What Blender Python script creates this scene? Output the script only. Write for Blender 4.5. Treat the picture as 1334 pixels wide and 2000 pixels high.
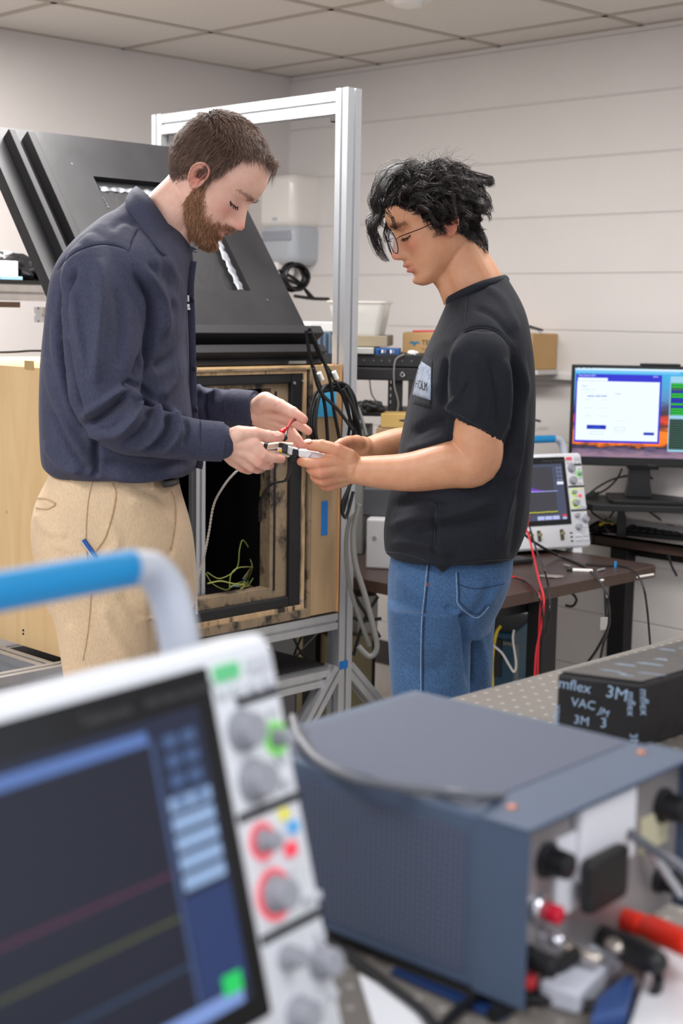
import bpy, math, random
import numpy as np
from mathutils import Vector, Matrix
random.seed(7); RNG = np.random.default_rng(7)
for o in list(bpy.data.objects): bpy.data.objects.remove(o)
SC = bpy.context.scene; COL = SC.collection

# ---------------------------------------------------------------- camera
CAM_H = 1.45; F_PX = 2815.0; PITCH = .138; ROLL = .0165
_fw = np.array([0, math.cos(PITCH), -math.sin(PITCH)])
_u0 = np.array([0, math.sin(PITCH), math.cos(PITCH)]); _r0 = np.array([1., 0, 0])
_rt = math.cos(ROLL)*_r0 + math.sin(ROLL)*_u0
_up = -math.sin(ROLL)*_r0 + math.cos(ROLL)*_u0
CO = np.array([0, 0, CAM_H])
cd = bpy.data.cameras.new('camera'); cam = bpy.data.objects.new('camera', cd); COL.objects.link(cam)
cd.sensor_fit = 'VERTICAL'; cd.sensor_height = 36; cd.sensor_width = 24.012; cd.lens = F_PX/2000*36
cd.clip_start = .05; cd.clip_end = 60
cam.matrix_world = Matrix(((_rt[0], _up[0], -_fw[0], 0), (_rt[1], _up[1], -_fw[1], 0), (_rt[2], _up[2], -_fw[2], CAM_H), (0, 0, 0, 1)))
cd.dof.use_dof = True; cd.dof.focus_distance = 2.96; cd.dof.aperture_fstop = 4.6
SC.camera = cam
# ---------------------------------------------------------------- world, lights, exposure
SC.view_settings.view_transform = 'Standard'; SC.view_settings.look = 'None'
SC.view_settings.exposure = 0.16; SC.view_settings.gamma = 1; SC.view_settings.use_curve_mapping = False
w = bpy.data.worlds.new('world'); SC.world = w; w.use_nodes = True
w.node_tree.nodes['Background'].inputs[0].default_value = (.86, .9, 1, 1)
w.node_tree.nodes['Background'].inputs[1].default_value = 1.15
def lamp(name, loc, sx, sy, e, col=(1, .975, .955), rot=(0, 0, math.radians(-45))):
    l = bpy.data.lights.new(name, 'AREA'); l.shape = 'RECTANGLE'; l.size = sx; l.size_y = sy; l.energy = e; l.color = col
    o = bpy.data.objects.new(name, l); COL.objects.link(o); o.location = loc; o.rotation_euler = rot; return o
lamp('ceiling_light_panel', (.1, 3.3, 2.40), 1.2, .6, 28)
lamp('ceiling_light_panel', (-1.0, 4.0, 2.40), 1.2, .6, 56)
lamp('ceiling_light_panel', (1.3, 3.0, 2.40), 1.2, .6, 14)
lamp('ceiling_light_panel', (-1.6, 1.6, 2.40), 1.2, .6, 36, (.95, .97, 1))
lamp('ceiling_light_panel', (.9, .2, 2.40), 1.2, .6, 20, (.95, .97, 1))
lamp('ceiling_light_panel', (-.8, -.6, 2.40), 1.2, .6, 26, (.95, .97, 1))

# ---------------------------------------------------------------- picture <-> place helpers
def ray(px, py):
    d = _fw*F_PX + _rt*(px-667) - _up*(py-1000); return d/d[1]
def WY(px, py, Y): return CO + ray(px, py)*Y
def WZ(px, py, z):
    d = ray(px, py); return CO + d*((z-CAM_H)/d[2])
def WP(px, py, P, n):
    d = ray(px, py); n = np.asarray(n, float); return CO + d*(np.dot(np.asarray(P)-CO, n)/np.dot(d, n))
def proj(V):
    P = np.asarray(V) - CO; d = P@_fw
    return np.stack([667+F_PX*(P@_rt)/d, 1000-F_PX*(P@_up)/d], -1)
def nz(v): v = np.asarray(v, float); return v/(np.linalg.norm(v)+1e-12)

# ---------------------------------------------------------------- materials
_M = {}
def lin(c):
    c = [x/255 for x in c]; return tuple(x/12.92 if x <= .04045 else ((x+.055)/1.055)**2.4 for x in c)
def mat(name, rgb, rough=.5, metal=0, var=0., vscale=20, bump=0., bscale=200, emit=None, es=1, alpha=1, trans=0, spec=.5, sheen=0, ior=1.45, coat=0, stretch=None):
    if name in _M: return _M[name]
    m = bpy.data.materials.new(name); m.use_nodes = True; nt = m.node_tree; b = nt.nodes['Principled BSDF']
    c = lin(rgb); b.inputs['Base Color'].default_value = (*c, 1)
    b.inputs['Roughness'].default_value = rough; b.inputs['Metallic'].default_value = metal
    b.inputs['Specular IOR Level'].default_value = spec; b.inputs['IOR'].default_value = ior
    b.inputs['Sheen Weight'].default_value = sheen; b.inputs['Coat Weight'].default_value = coat
    b.inputs['Alpha'].default_value = alpha; b.inputs['Transmission Weight'].default_value = trans
    tc = nt.nodes.new('ShaderNodeTexCoord'); mp = nt.nodes.new('ShaderNodeMapping'); nt.links.new(tc.outputs['Object'], mp.inputs[0])
    if stretch: mp.inputs['Scale'].default_value = stretch
    if var > 0:
        n = nt.nodes.new('ShaderNodeTexNoise'); n.inputs['Scale'].default_value = vscale; n.inputs['Detail'].default_value = 5
        nt.links.new(mp.outputs[0], n.inputs['Vector'])
        r = nt.nodes.new('ShaderNodeValToRGB'); r.color_ramp.elements[0].position = .3; r.color_ramp.elements[1].position = .7
        r.color_ramp.elements[0].color = (*[x*(1-var) for x in c], 1); r.color_ramp.elements[1].color = (*[min(1, x*(1+var)) for x in c], 1)
        nt.links.new(n.outputs['Fac'], r.inputs[0]); nt.links.new(r.outputs[0], b.inputs['Base Color'])
    if bump > 0:
        n = nt.nodes.new('ShaderNodeTexNoise'); n.inputs['Scale'].default_value = bscale; n.inputs['Detail'].default_value = 3
        nt.links.new(mp.outputs[0], n.inputs['Vector'])
        bp = nt.nodes.new('ShaderNodeBump'); bp.inputs['Strength'].default_value = bump; bp.inputs['Distance'].default_value = .002
        nt.links.new(n.outputs['Fac'], bp.inputs['Height']); nt.links.new(bp.outputs[0], b.inputs['Normal'])
    if emit:
        b.inputs['Emission Color'].default_value = (*lin(emit), 1); b.inputs['Emission Strength'].default_value = es
    _M[name] = m; return m

# ---------------------------------------------------------------- mesh builder
WL = {}
class Fr:
    """local frame: origin + three axes"""
    def __init__(s, O, ex, ey, ez): s.O = np.asarray(O, float); s.ex = nz(ex); s.ey = nz(ey); s.ez = nz(ez)
    def p(s, a, b=0., c=0.): return s.O + s.ex*a + s.ey*b + s.ez*c
    def at(s, a, b=0., c=0.): return Fr(s.p(a, b, c), s.ex, s.ey, s.ez)
    def M(s): return np.array([s.ex, s.ey, s.ez]).T
ID = Fr((0, 0, 0), (1, 0, 0), (0, 1, 0), (0, 0, 1))
def rotz(O, deg):
    a = math.radians(deg); return Fr(O, (math.cos(a), math.sin(a), 0), (-math.sin(a), math.cos(a), 0), (0, 0, 1))
def cr(pts, n=8, closed=False):
    P = np.asarray(pts, float)
    if len(P) < 3 and not closed: return np.array([P[0]+(P[-1]-P[0])*t for t in np.linspace(0, 1, n+1)])
    out = []; N = len(P); rng = range(N if closed else N-1)
    for i in rng:
        if closed: a, b, c, d = P[i-1], P[i], P[(i+1) % N], P[(i+2) % N]
        else: a, b, c, d = P[max(i-1, 0)], P[i], P[i+1], P[min(i+2, N-1)]
        for k in range(n):
            t = k/n; out.append(.5*((2*b)+(-a+c)*t+(2*a-5*b+4*c-d)*t*t+(-a+3*b-3*c+d)*t**3))
    if not closed: out.append(P[-1])
    return np.array(out)
class MB:
    def __init__(s): s.v = []; s.f = []; s.m = []; s.n = 0
    def add(s, V, F, mi=0):
        V = np.asarray(V, float).reshape(-1, 3); s.v.append(V); s.f += [tuple(int(i)+s.n for i in f) for f in F]; s.m += [mi]*len(F); s.n += len(V); return s
    def box(s, fr, lo, hi, mi=0):
        V = [fr.p(x, y, z) for z in (lo[2], hi[2]) for y in (lo[1], hi[1]) for x in (lo[0], hi[0])]
        return s.add(V, [(0, 2, 3, 1), (4, 5, 7, 6), (0, 1, 5, 4), (2, 6, 7, 3), (0, 4, 6, 2), (1, 3, 7, 5)], mi)
    def cbox(s, fr, c, h, mi=0): return s.box(fr, [c[i]-h[i] for i in range(3)], [c[i]+h[i] for i in range(3)], mi)
    def quad(s, pts, mi=0): return s.add(pts, [tuple(range(len(pts)))], mi)
    def prism(s, pts, d, mi=0):
        """polygon pts extruded by vector d"""
        P = np.asarray(pts, float); n = len(P); V = np.vstack([P, P+np.asarray(d)])
        return s.add(V, [tuple(range(n))[::-1], tuple(range(n, 2*n))]+[(i, (i+1) % n, n+(i+1) % n, n+i) for i in range(n)], mi)
    def loft(s, rings, cap=True, mi=0, closed=False):
        R = [np.asarray(r, float) for r in rings]; n = len(R[0]); K = len(R); F = []
        for i in range(K if closed else K-1):
            a = i*n; b = ((i+1) % K)*n
            F += [(a+j, a+(j+1) % n, b+(j+1) % n, b+j) for j in range(n)]
        if cap and not closed: F += [tuple(range(n))[::-1], tuple(range((K-1)*n, K*n))]
        return s.add(np.vstack(R), F, mi)
    def tube(s, pts, r, n=8, mi=0, closed=False, flat=None, up=None):
        P = np.asarray(pts, float); K = len(P); r = np.broadcast_to(np.asarray(r, float), (K,)) if np.ndim(r) == 0 or len(r) == K else np.interp(np.linspace(0, 1, K), np.linspace(0, 1, len(r)), r)
        T = np.gradient(P, axis=0) if not closed else np.roll(P, -1, 0)-np.roll(P, 1, 0)
        T /= (np.linalg.norm(T, axis=1)[:, None]+1e-12)
        a = np.array([0, 0, 1.]) if up is None else np.asarray(up, float)
        if abs(a@T[0]) > .95 and up is None: a = np.array([1., 0, 0])
        u = nz(a-T[0]*(a@T[0])); rings = []
        th = np.arange(n)*2*np.pi/n
        for i in range(K):
            u = nz(u-T[i]*(u@T[i])); v = np.cross(T[i], u); fl = 1 if flat is None else flat
            rings.append(P[i]+r[i]*(np.cos(th)[:, None]*u*fl+np.sin(th)[:, None]*v))
        return s.loft(rings, True, mi, closed)
    def capsule(s, pts, r, n=12, mi=0, flat=None, up=None):
        """tube with rounded ends"""
        P = np.asarray(pts, float); K = len(P)
        r = np.array([r]*K, float) if np.ndim(r) == 0 else np.interp(np.linspace(0, 1, K), np.linspace(0, 1, len(r)), r)
        t0 = nz(P[0]-P[1]); t1 = nz(P[-1]-P[-2]); an = [80, 60, 40, 20]
        A = [P[0]+t0*r[0]*math.sin(math.radians(q)) for q in an]; ra = [r[0]*math.cos(math.radians(q)) for q in an]
        B = [P[-1]+t1*r[-1]*math.sin(math.radians(q)) for q in an[::-1]]; rb = [r[-1]*math.cos(math.radians(q)) for q in an[::-1]]
        return s.tube(np.vstack([A, P, B]), np.concatenate([ra, r, rb]), n, mi, False, flat, up)
    def cyl(s, p0, p1, r0, r1=None, n=24, mi=0):
        return s.tube([p0, p1], [r0, r0 if r1 is None else r1], n, mi)
    def lathe(s, p, ax, prof, n=24, mi=0):
        """prof: (distance along ax, radius)"""
        ax = nz(ax); a = np.array([0, 0, 1.]) if abs(ax[2]) < .9 else np.array([1., 0, 0]); u = nz(np.cross(a, ax)); v = np.cross(ax, u); th = np.arange(n)*2*np.pi/n
        return s.loft([np.asarray(p)+ax*h+max(r, 1e-5)*(np.cos(th)[:, None]*u+np.sin(th)[:, None]*v) for h, r in prof], True, mi)
    def ball(s, c, r, M=None, n=20, k=12, mi=0):
        r = np.broadcast_to(r, (3,)); M = np.eye(3) if M is None else M; rings = []
        for i in range(k+1):
            a = -math.pi/2+math.pi*(.02+.96*i/k); th = np.arange(n)*2*np.pi/n
            L = np.stack([r[0]*math.cos(a)*np.cos(th), r[1]*math.cos(a)*np.sin(th), np.full(n, r[2]*math.sin(a))], -1)
            rings.append(np.asarray(c)+L@M.T)
        return s.loft(rings, True, mi)
    def build(s, name, mats, parent=None, smooth=False, bevel=0, seg=2, autos=True):
        V = np.vstack(s.v)
        if parent is not None: base = WL[parent.name]
        else: base = np.array([(V[:, 0].min()+V[:, 0].max())/2, (V[:, 1].min()+V[:, 1].max())/2, V[:, 2].min()])
        me = bpy.data.meshes.new(name); me.from_pydata((V-base).tolist(), [], s.f)
        o = bpy.data.objects.new(name, me); COL.objects.link(o)
        if not isinstance(mats, (list, tuple)): mats = [mats]
        for m in mats: me.materials.append(m)
        if len(mats) > 1: me.polygons.foreach_set('material_index', s.m)
        if parent is not None: o.parent = parent
        else: o.location = base
        WL[o.name] = base
        if smooth:
            me.polygons.foreach_set('use_smooth', [True]*len(me.polygons))
            if autos: me.set_sharp_from_angle(angle=math.radians(42))
        if bevel > 0:
            b = o.modifiers.new('bevel', 'BEVEL'); b.width = bevel; b.segments = seg; b.limit_method = 'ANGLE'; b.angle_limit = math.radians(40)
        me.update(); return o
def tag(o, label=None, cat=None, group=None, kind=None):
    if label: o['label'] = label
    if cat: o['category'] = cat
    if group: o['group'] = group
    if kind: o['kind'] = kind
    return o
def thing(name, loc, label, cat, group=None):
    o = bpy.data.objects.new(name, None); o.empty_display_size = .05; COL.objects.link(o); o.location = tuple(loc); WL[o.name] = np.asarray(loc, float)
    return tag(o, label, cat, group)
def text(name, body, m, parent, fr, size, w=None, ext=.0003, align='LEFT'):
    """flat lettering lying in the ex/ez plane of fr, read from the -ey side"""
    c = bpy.data.curves.new(name, 'FONT'); c.body = body; c.size = size; c.extrude = ext; c.align_x = align; c.resolution_u = 2
    t = bpy.data.objects.new(name+'_tmp', c); COL.objects.link(t)
    dg = bpy.context.evaluated_depsgraph_get(); me = bpy.data.meshes.new_from_object(t.evaluated_get(dg)); bpy.data.objects.remove(t)
    n = len(me.vertices); co = np.zeros(n*3); me.vertices.foreach_get('co', co); co = co.reshape(-1, 3)
    sx = 1.
    if w and n: sx = w/max(1e-6, co[:, 0].max()-min(0, co[:, 0].min()))
    W_ = fr.O+co[:, 0:1]*sx*fr.ex+co[:, 1:2]*fr.ez+co[:, 2:3]*-fr.ey
    base = WL[parent.name]; me.vertices.foreach_set('co', (W_-base).ravel()); me.name = name
    me.materials.clear(); me.materials.append(m)
    o = bpy.data.objects.new(name, me); COL.objects.link(o); o.parent = parent; WL[o.name] = base; me.update(); return o

# shared materials
ALU = mat('brushed_aluminium', (186, 188, 192), .38, .75, .06, 30, .15, 300, stretch=(1, 1, .05))
ALU_D = mat('dark_aluminium', (95, 97, 100), .5, .6)  # plain darker aluminium, for screws and pin slots
BLK = mat('black_plastic', (24, 24, 26), .45)
CAB = mat('black_cable_rubber', (18, 18, 20), .4)
GCAB = mat('grey_cable_jacket', (118, 118, 114), .5)
PAINT_K = mat('black_painted_wood', (32, 31, 33), .5, 0, .22, 9, .5, 60)
def slot_bar(mb, fr, L, w=.045, d=.045, two=False):
    """T-slot aluminium extrusion along fr.ez, centred on fr.O; grooves on every face"""
    g = .004; q = .0065
    out = []
    def side(n, wd):
        # profile points along one side, from -wd/2 to wd/2 with grooves
        cs = [0] if n == 1 else [-wd/4, wd/4]; pts = [(-wd/2, 0)]
        for c in cs: pts += [(c-g, 0), (c-g, -q), (c+g, -q), (c+g, 0)]
        return pts
    nw = 2 if w > .06 else 1; nd = 2 if d > .06 else 1
    P = []
    for (x, y) in side(nw, w): P.append((x, -d/2-y))
    for (x, y) in side(nd, d): P.append((w/2+y, x))
    for (x, y) in side(nw, w): P.append((-x, d/2+y))
    for (x, y) in side(nd, d): P.append((-w/2-y, -x))
    mb.loft([[fr.p(x, y, z) for x, y in P] for z in (0, L)], True)
# ================================================================ ROOM
CX, CY = -.247, 6.29; HC = CAM_H+.976
U = np.array([.711, -.703, 0]); V_ = np.array([-.711, -.703, 0])     # along the right wall, along the left wall (both towards the viewer)
COR = np.array([CX, CY, 0.])
ROOM = Fr(COR, U, V_, (0, 0, 1))
def painted_block(name, rough=.55):
    m = bpy.data.materials.new(name); m.use_nodes = True; nt = m.node_tree; b = nt.nodes['Principled BSDF']; N = nt.nodes.new; L = nt.links.new
    uv = N('ShaderNodeUVMap'); br = N('ShaderNodeTexBrick')
    br.inputs['Scale'].default_value = 1; br.inputs['Brick Width'].default_value = .4064; br.inputs['Row Height'].default_value = .2032
    br.inputs['Mortar Size'].default_value = .003; br.inputs['Mortar Smooth'].default_value = .6; br.offset = .5
    L(uv.outputs[0], br.inputs['Vector'])
    n = N('ShaderNodeTexNoise'); n.inputs['Scale'].default_value = 260; n.inputs['Detail'].default_value = 6; L(uv.outputs[0], n.inputs['Vector'])
    n2 = N('ShaderNodeTexNoise'); n2.inputs['Scale'].default_value = 3; n2.inputs['Detail'].default_value = 4; L(uv.outputs[0], n2.inputs['Vector'])
    r = N('ShaderNodeValToRGB'); r.color_ramp.elements[0].color = (*lin((205, 200, 197)), 1); r.color_ramp.elements[1].color = (*lin((214, 209, 206)), 1); L(n2.outputs['Fac'], r.inputs[0])
    sx = N('ShaderNodeSeparateXYZ'); L(uv.outputs[0], sx.inputs[0]); pg = N('ShaderNodeMath'); pg.operation = 'PINGPONG'; L(sx.outputs['Y'], pg.inputs[0]); pg.inputs[1].default_value = .1016
    hm = N('ShaderNodeMapRange'); hm.interpolation_type = 'SMOOTHSTEP'; L(pg.outputs[0], hm.inputs['Value']); hm.inputs['From Min'].default_value = .001; hm.inputs['From Max'].default_value = .0055; hm.inputs['To Min'].default_value = 1; hm.inputs['To Max'].default_value = 0
    mx = N('ShaderNodeMix'); mx.data_type = 'RGBA'; L(hm.outputs[0], mx.inputs['Factor']); L(r.outputs[0], mx.inputs['A']); mx.inputs['B'].default_value = (*lin((198, 193, 190)), 1)
    L(mx.outputs['Result'], b.inputs['Base Color']); b.inputs['Roughness'].default_value = rough
    b1 = N('ShaderNodeBump'); b1.inputs['Strength'].default_value = .13; b1.inputs['Distance'].default_value = .003; b1.invert = True; L(br.outputs['Fac'], b1.inputs['Height']); b0 = N('ShaderNodeBump'); b0.inputs['Strength'].default_value = .6; b0.inputs['Distance'].default_value = .003; b0.invert = True; L(hm.outputs[0], b0.inputs['Height']); L(b0.outputs[0], b1.inputs['Normal'])
    b2 = N('ShaderNodeBump'); b2.inputs['Strength'].default_value = .12; b2.inputs['Distance'].default_value = .002; L(n.outputs['Fac'], b2.inputs['Height']); L(b1.outputs[0], b2.inputs['Normal'])
    L(b2.outputs[0], b.inputs['Normal']); return m
BLOCK = painted_block('painted_block_wall')
PLAIN = mat('painted_plaster', (208, 202, 199), .6, 0, .02, 2, .15, 150)
def uvquad(name, fr, lo, hi, m, off=(0, 0), thick=.1, kind='structure'):
    """slab with its front face at fr.ey=0 (viewer side is +ey); uv in metres"""
    me = bpy.data.meshes.new(name); V = [fr.p(x, y, z) for y in (0, -thick) for x, z in ((lo[0], lo[1]), (hi[0], lo[1]), (hi[0], hi[1]), (lo[0], hi[1]))]
    base = fr.p((lo[0]+hi[0])/2, 0, lo[1]); me.from_pydata([tuple(v-base) for v in V], [], [(0, 1, 2, 3), (7, 6, 5, 4), (0, 4, 5, 1), (1, 5, 6, 2), (2, 6, 7, 3), (3, 7, 4, 0)])
    uvl = me.uv_layers.new(name='UVMap'); P = [(lo[0], lo[1]), (hi[0], lo[1]), (hi[0], hi[1]), (lo[0], hi[1])]*2
    for p in me.polygons:
        for li, vi in zip(p.loop_indices, p.vertices): uvl.data[li].uv = (P[vi][0]+off[0], P[vi][1]+off[1])
    o = bpy.data.objects.new(name, me); COL.objects.link(o); me.materials.append(m); o.location = tuple(base); WL[o.name] = base
    if kind: o['kind'] = kind
    return o
zoff = -(HC-.2174) % .2032
uvquad('wall_right', Fr(COR, U, V_, (0, 0, 1)), (-.1, 0), (7.5, HC), BLOCK, off=(.16, zoff))
uvquad('wall_left', Fr(COR, V_, U, (0, 0, 1)), (-.1, 0), (7.5, HC), PLAIN)
# ceiling: grid of lay-in tiles
def ceil_mat():
    m = bpy.data.materials.new('ceiling_tile'); m.use_nodes = True; nt = m.node_tree; b = nt.nodes['Principled BSDF']; N = nt.nodes.new; L = nt.links.new
    tc = N('ShaderNodeTexCoord'); n = N('ShaderNodeTexNoise'); n.inputs['Scale'].default_value = 90; n.inputs['Detail'].default_value = 6; L(tc.outputs['Object'], n.inputs['Vector'])
    r = N('ShaderNodeValToRGB'); r.color_ramp.elements[0].color = (*lin((206, 202, 197)), 1); r.color_ramp.elements[1].color = (*lin((218, 214, 209)), 1); L(n.outputs['Fac'], r.inputs[0]); L(r.outputs[0], b.inputs['Base Color'])
    bp = N('ShaderNodeBump'); bp.inputs['Strength'].default_value = .1; L(n.outputs['Fac'], bp.inputs['Height']); L(bp.outputs[0], b.inputs['Normal']); b.inputs['Roughness'].default_value = .9; return m
CT = ceil_mat(); CG = mat('ceiling_grid_metal', (172, 164, 154), .6)
s_u, s_v, U0, V0 = .61, .655, .52, .213
mb = MB()
us = [-.0]+[U0+s_u*i for i in range(0, 12)]; vs = [0.]+[V0+s_v*i for i in range(0, 11)]
for i in range(len(us)-1):
    for j in range(len(vs)-1):
        mb.box(ROOM, (us[i]+.012, vs[j]+.012, HC+.004), (us[i+1]-.012, vs[j+1]-.012, HC+.022), 0)
for x in us[1:-1]: mb.box(ROOM, (x-.012, 0, HC), (x+.012, vs[-1], HC+.006), 1)
for y in vs[1:-1]: mb.box(ROOM, (0, y-.012, HC), (us[-1], y+.012, HC+.0061), 1)
mb.box(ROOM, (0, 0, HC), (.018, vs[-1], HC+.006), 1); mb.box(ROOM, (0, 0, HC), (us[-1], .018, HC+.006), 1)
mb.box(ROOM, (-.1, -.1, HC+.022), (us[-1], vs[-1], HC+.06), 0)
o = mb.build('ceiling', [CT, CG]); o['kind'] = 'structure'
FL = mat('speckled_floor_tile', (196, 190, 182), .45, 0, .10, 60)
mb = MB(); mb.box(ROOM, (-.1, -.1, -.1), (8, 8, 0)); o = mb.build('floor', FL); o['kind'] = 'structure'
# projecting lower ledge on the right wall
LED = mat('ledge_white_paint', (205, 201, 198), .5, 0, .03, 8, .3, 30)
zl = WP(1075, 742, ROOM.p(0, .05, 0), V_)[2]
mb = MB()
mb.prism([ROOM.p(.9, y, z) for y, z in ((0, zl+.035), (.03, zl+.035), (.035, zl+.02), (.035, zl), (0, zl-.004))], U*5)
o = mb.build('trim_1', LED, bevel=.004); o['kind'] = 'structure'
zl2 = WP(1240, 986, ROOM.p(0, .1, 0), V_)[2]
mb = MB(); mb.box(ROOM, (1.05, 0, zl2-.06), (5.5, .09, zl2))
o = mb.build('trim_2', LED, bevel=.02, seg=3); o['kind'] = 'structure'
BB = mat('baseboard_rubber', (60, 56, 54), .6)
mb = MB(); mb.box(ROOM, (0, 0, 0), (7.5, .006, .1)); o = mb.build('baseboard_right', BB); o['kind'] = 'structure'
mb = MB(); mb.box(ROOM, (0, .007, 0), (.006, 7.5, .1)); o = mb.build('baseboard_left', BB); o['kind'] = 'structure'
# round ceiling fitting
WHP = mat('white_plastic', (226, 224, 220), .4)
c = WZ(798, -4, HC)
t = thing('smoke_detector', c-[0, 0, .02], 'round white fitting on the ceiling tiles above the men', 'ceiling fitting')
MB().lathe(c, (0, 0, -1), [(0, .075), (.008, .075), (.012, .068)], 40).build('base_ring', WHP, t, True)
MB().lathe(c-[0, 0, .012], (0, 0, -1), [(0, .05), (.012, .045), (.018, .02), (.018, .0)], 32).build('cover', WHP, t, True)

# ================================================================ PAPER TOWEL DISPENSER on the right wall
dispW = mat('dispenser_white', (228, 224, 218), .2, coat=.3); dispG = mat('dispenser_grey', (178, 183, 190), .25, coat=.3)
dispC = mat('dispenser_window', (150, 155, 164), .15, coat=.4)
Pn = ROOM.p(0, .0, 0)
dR = WP(616, 440, ROOM.p(0, .02, 0), V_); dT = WP(600, 338, ROOM.p(0, .1, 0), V_); dB = WP(600, 517, ROOM.p(0, .1, 0), V_)
dL = WP(482, 440, ROOM.p(0, .1, 0), V_)
uR = (dR-COR)@U; uL = (dL-COR)@U - .02; zt = dT[2]; zb = dB[2]; zm = WP(600, 440, ROOM.p(0, .2, 0), V_)[2]
t = thing('paper_towel_dispenser', ROOM.p((uL+uR)/2, 0, zb), 'white and grey paper towel dispenser mounted on the block wall', 'towel dispenser')
def dome(u0, u1, z0, z1, y0, k):
    rings = []
    for i in range(9):
        a = i/8*math.pi/2; ins = k*(1-math.cos(a)); y = y0+ .045*math.sin(a)
        R = .035-ins*.4; pts = []
        for cx_, cz_, a0 in ((u1-ins-R, z1-ins-R, 0), (u0+ins+R, z1-ins-R, 90), (u0+ins+R, z0+ins+R, 180), (u1-ins-R, z0+ins+R, 270)):
            for q in range(7):
                g = math.radians(a0+q*15); pts.append(ROOM.p(cx_+R*math.cos(g), y, cz_+R*math.sin(g)))
        rings.append(pts)
    return rings
r = dome(uL, uR, zm, zt, .11, .03); mb = MB(); mb.loft([[p-V_*.11 for p in r[0]]]+r); mb.build('upper_cover', dispW, t, True)
r = dome(uL+.005, uR-.005, zb+.0, zm+.02, .10, .04); mb = MB(); mb.loft([[p-V_*.10 for p in r[0]]]+r); mb.build('lower_tray', dispG, t, True)
mb = MB(); mb.box(ROOM, (uL+.07, .135, zm-.055), (uR-.02, .15, zm-.012)); mb.build('view_window', dispC, t, bevel=.008, seg=3)
mb = MB(); mb.box(ROOM, (uL+.045, .13, zm-.05), (uL+.055, .147, zm-.02)); mb.build('green_mark', mat('green_indicator', (40, 130, 95), .4), t)
mb = MB(); mb.box(ROOM, (uR-.12, .1502, zm+.03), (uR-.09, .1565, zm+.042)); mb.build('logo_plate', dispG, t)
paper = mat('paper_towel', (235, 231, 226), .8)
pz = [(.03, zb+.04), (.13, zb+.04), (.135, zb-.02), (.128, zb-.05), (.11, zb-.062), (.05, zb-.062), (.03, zb-.03)]
mb = MB(); mb.prism([ROOM.p(uL+.05, y, z) for y, z in pz], U*(uR-uL-.16)); tag(mb.build('paper_roll', paper, t, bevel=.01, seg=3), 'white paper towel hanging out below')
# ================================================================ DARK BOX ON ITS ALUMINIUM FRAME
A_ = np.array([.703, .711, 0.]); D_ = np.array([-.711, .703, 0.])   # along the box front (left to right), into the box
BO = WY(652, 1193, 3.9); zB = BO[2]; zT = WY(652, 712, 3.9)[2]; BO = np.array([BO[0], BO[1], 0])
BX = Fr(BO, A_, D_, (0, 0, 1)); BW = .865; BD = .78
def sz(px, py, t=0):
    P = WP(px, py, BX.p(0, t), D_)-BO; return P@A_, P[2]
def wood(name, c1, c2, black=0., scale=6, rough=.6, seed=0, axis=(1, 1, .12)):
    m = bpy.data.materials.new(name); m.use_nodes = True; nt = m.node_tree; b = nt.nodes['Principled BSDF']; N = nt.nodes.new; L = nt.links.new
    tc = N('ShaderNodeTexCoord'); mp = N('ShaderNodeMapping'); mp.inputs['Scale'].default_value = axis; mp.inputs['Location'].default_value = (seed, seed, seed); L(tc.outputs['Object'], mp.inputs[0])
    n = N('ShaderNodeTexNoise'); n.inputs['Scale'].default_value = scale*5; n.inputs['Detail'].default_value = 8; n.inputs['Distortion'].default_value = 1.2; L(mp.outputs[0], n.inputs['Vector'])
    r = N('ShaderNodeValToRGB'); r.color_ramp.elements[0].position = .3; r.color_ramp.elements[1].position = .75; r.color_ramp.elements[0].color = (*lin(c1), 1); r.color_ramp.elements[1].color = (*lin(c2), 1); L(n.outputs['Fac'], r.inputs[0])
    out = r.outputs[0]
    n2 = N('ShaderNodeTexNoise'); n2.inputs['Scale'].default_value = 14; n2.inputs['Detail'].default_value = 5; n2.inputs['Roughness'].default_value = .7; L(mp.outputs[0], n2.inputs['Vector'])
    if black > 0:
        r2 = N('ShaderNodeValToRGB'); r2.color_ramp.elements[0].position = .62-black*.3; r2.color_ramp.elements[1].position = .74-black*.3; L(n2.outputs['Fac'], r2.inputs[0])
        mx = N('ShaderNodeMix'); mx.data_type = 'RGBA'; L(r2.outputs[0], mx.inputs['Factor']); L(out, mx.inputs['A']); mx.inputs['B'].default_value = (*lin((34, 31, 30)), 1); out = mx.outputs['Result']
    vo = N('ShaderNodeTexVoronoi'); vo.inputs['Scale'].default_value = 9; L(tc.outputs['Object'], vo.inputs['Vector'])
    r3 = N('ShaderNodeValToRGB'); r3.color_ramp.elements[0].position = .02; r3.color_ramp.elements[1].position = .05; r3.color_ramp.elements[0].color = (.35, .2, .1, 1); r3.color_ramp.elements[1].color = (1, 1, 1, 1); L(vo.outputs['Distance'], r3.inputs[0])
    m2 = N('ShaderNodeMix'); m2.data_type = 'RGBA'; m2.blend_type = 'MULTIPLY'; m2.inputs['Factor'].default_value = .6; L(out, m2.inputs['A']); L(r3.outputs[0], m2.inputs['B']); out = m2.outputs['Result']
    L(out, b.inputs['Base Color']); b.inputs['Roughness'].default_value = rough
    bp = N('ShaderNodeBump'); bp.inputs['Strength'].default_value = .15; bp.inputs['Distance'].default_value = .001; L(n.outputs['Fac'], bp.inputs['Height']); L(bp.outputs[0], b.inputs['Normal'])
    return m
PLY = wood('birch_plywood', (214, 178, 126), (228, 196, 148), 0, 3)
PLYF = wood('dusty_plywood', (146, 120, 88), (166, 140, 106), .0, 4, seed=3)
WEAR = wood('smudged_wood', (112, 96, 76), (146, 126, 100), .42, 2.2, seed=5, axis=(1, 1, .7))
EDGE = wood('plywood_edge', (176, 122, 70), (200, 148, 92), 0, 12)
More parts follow.
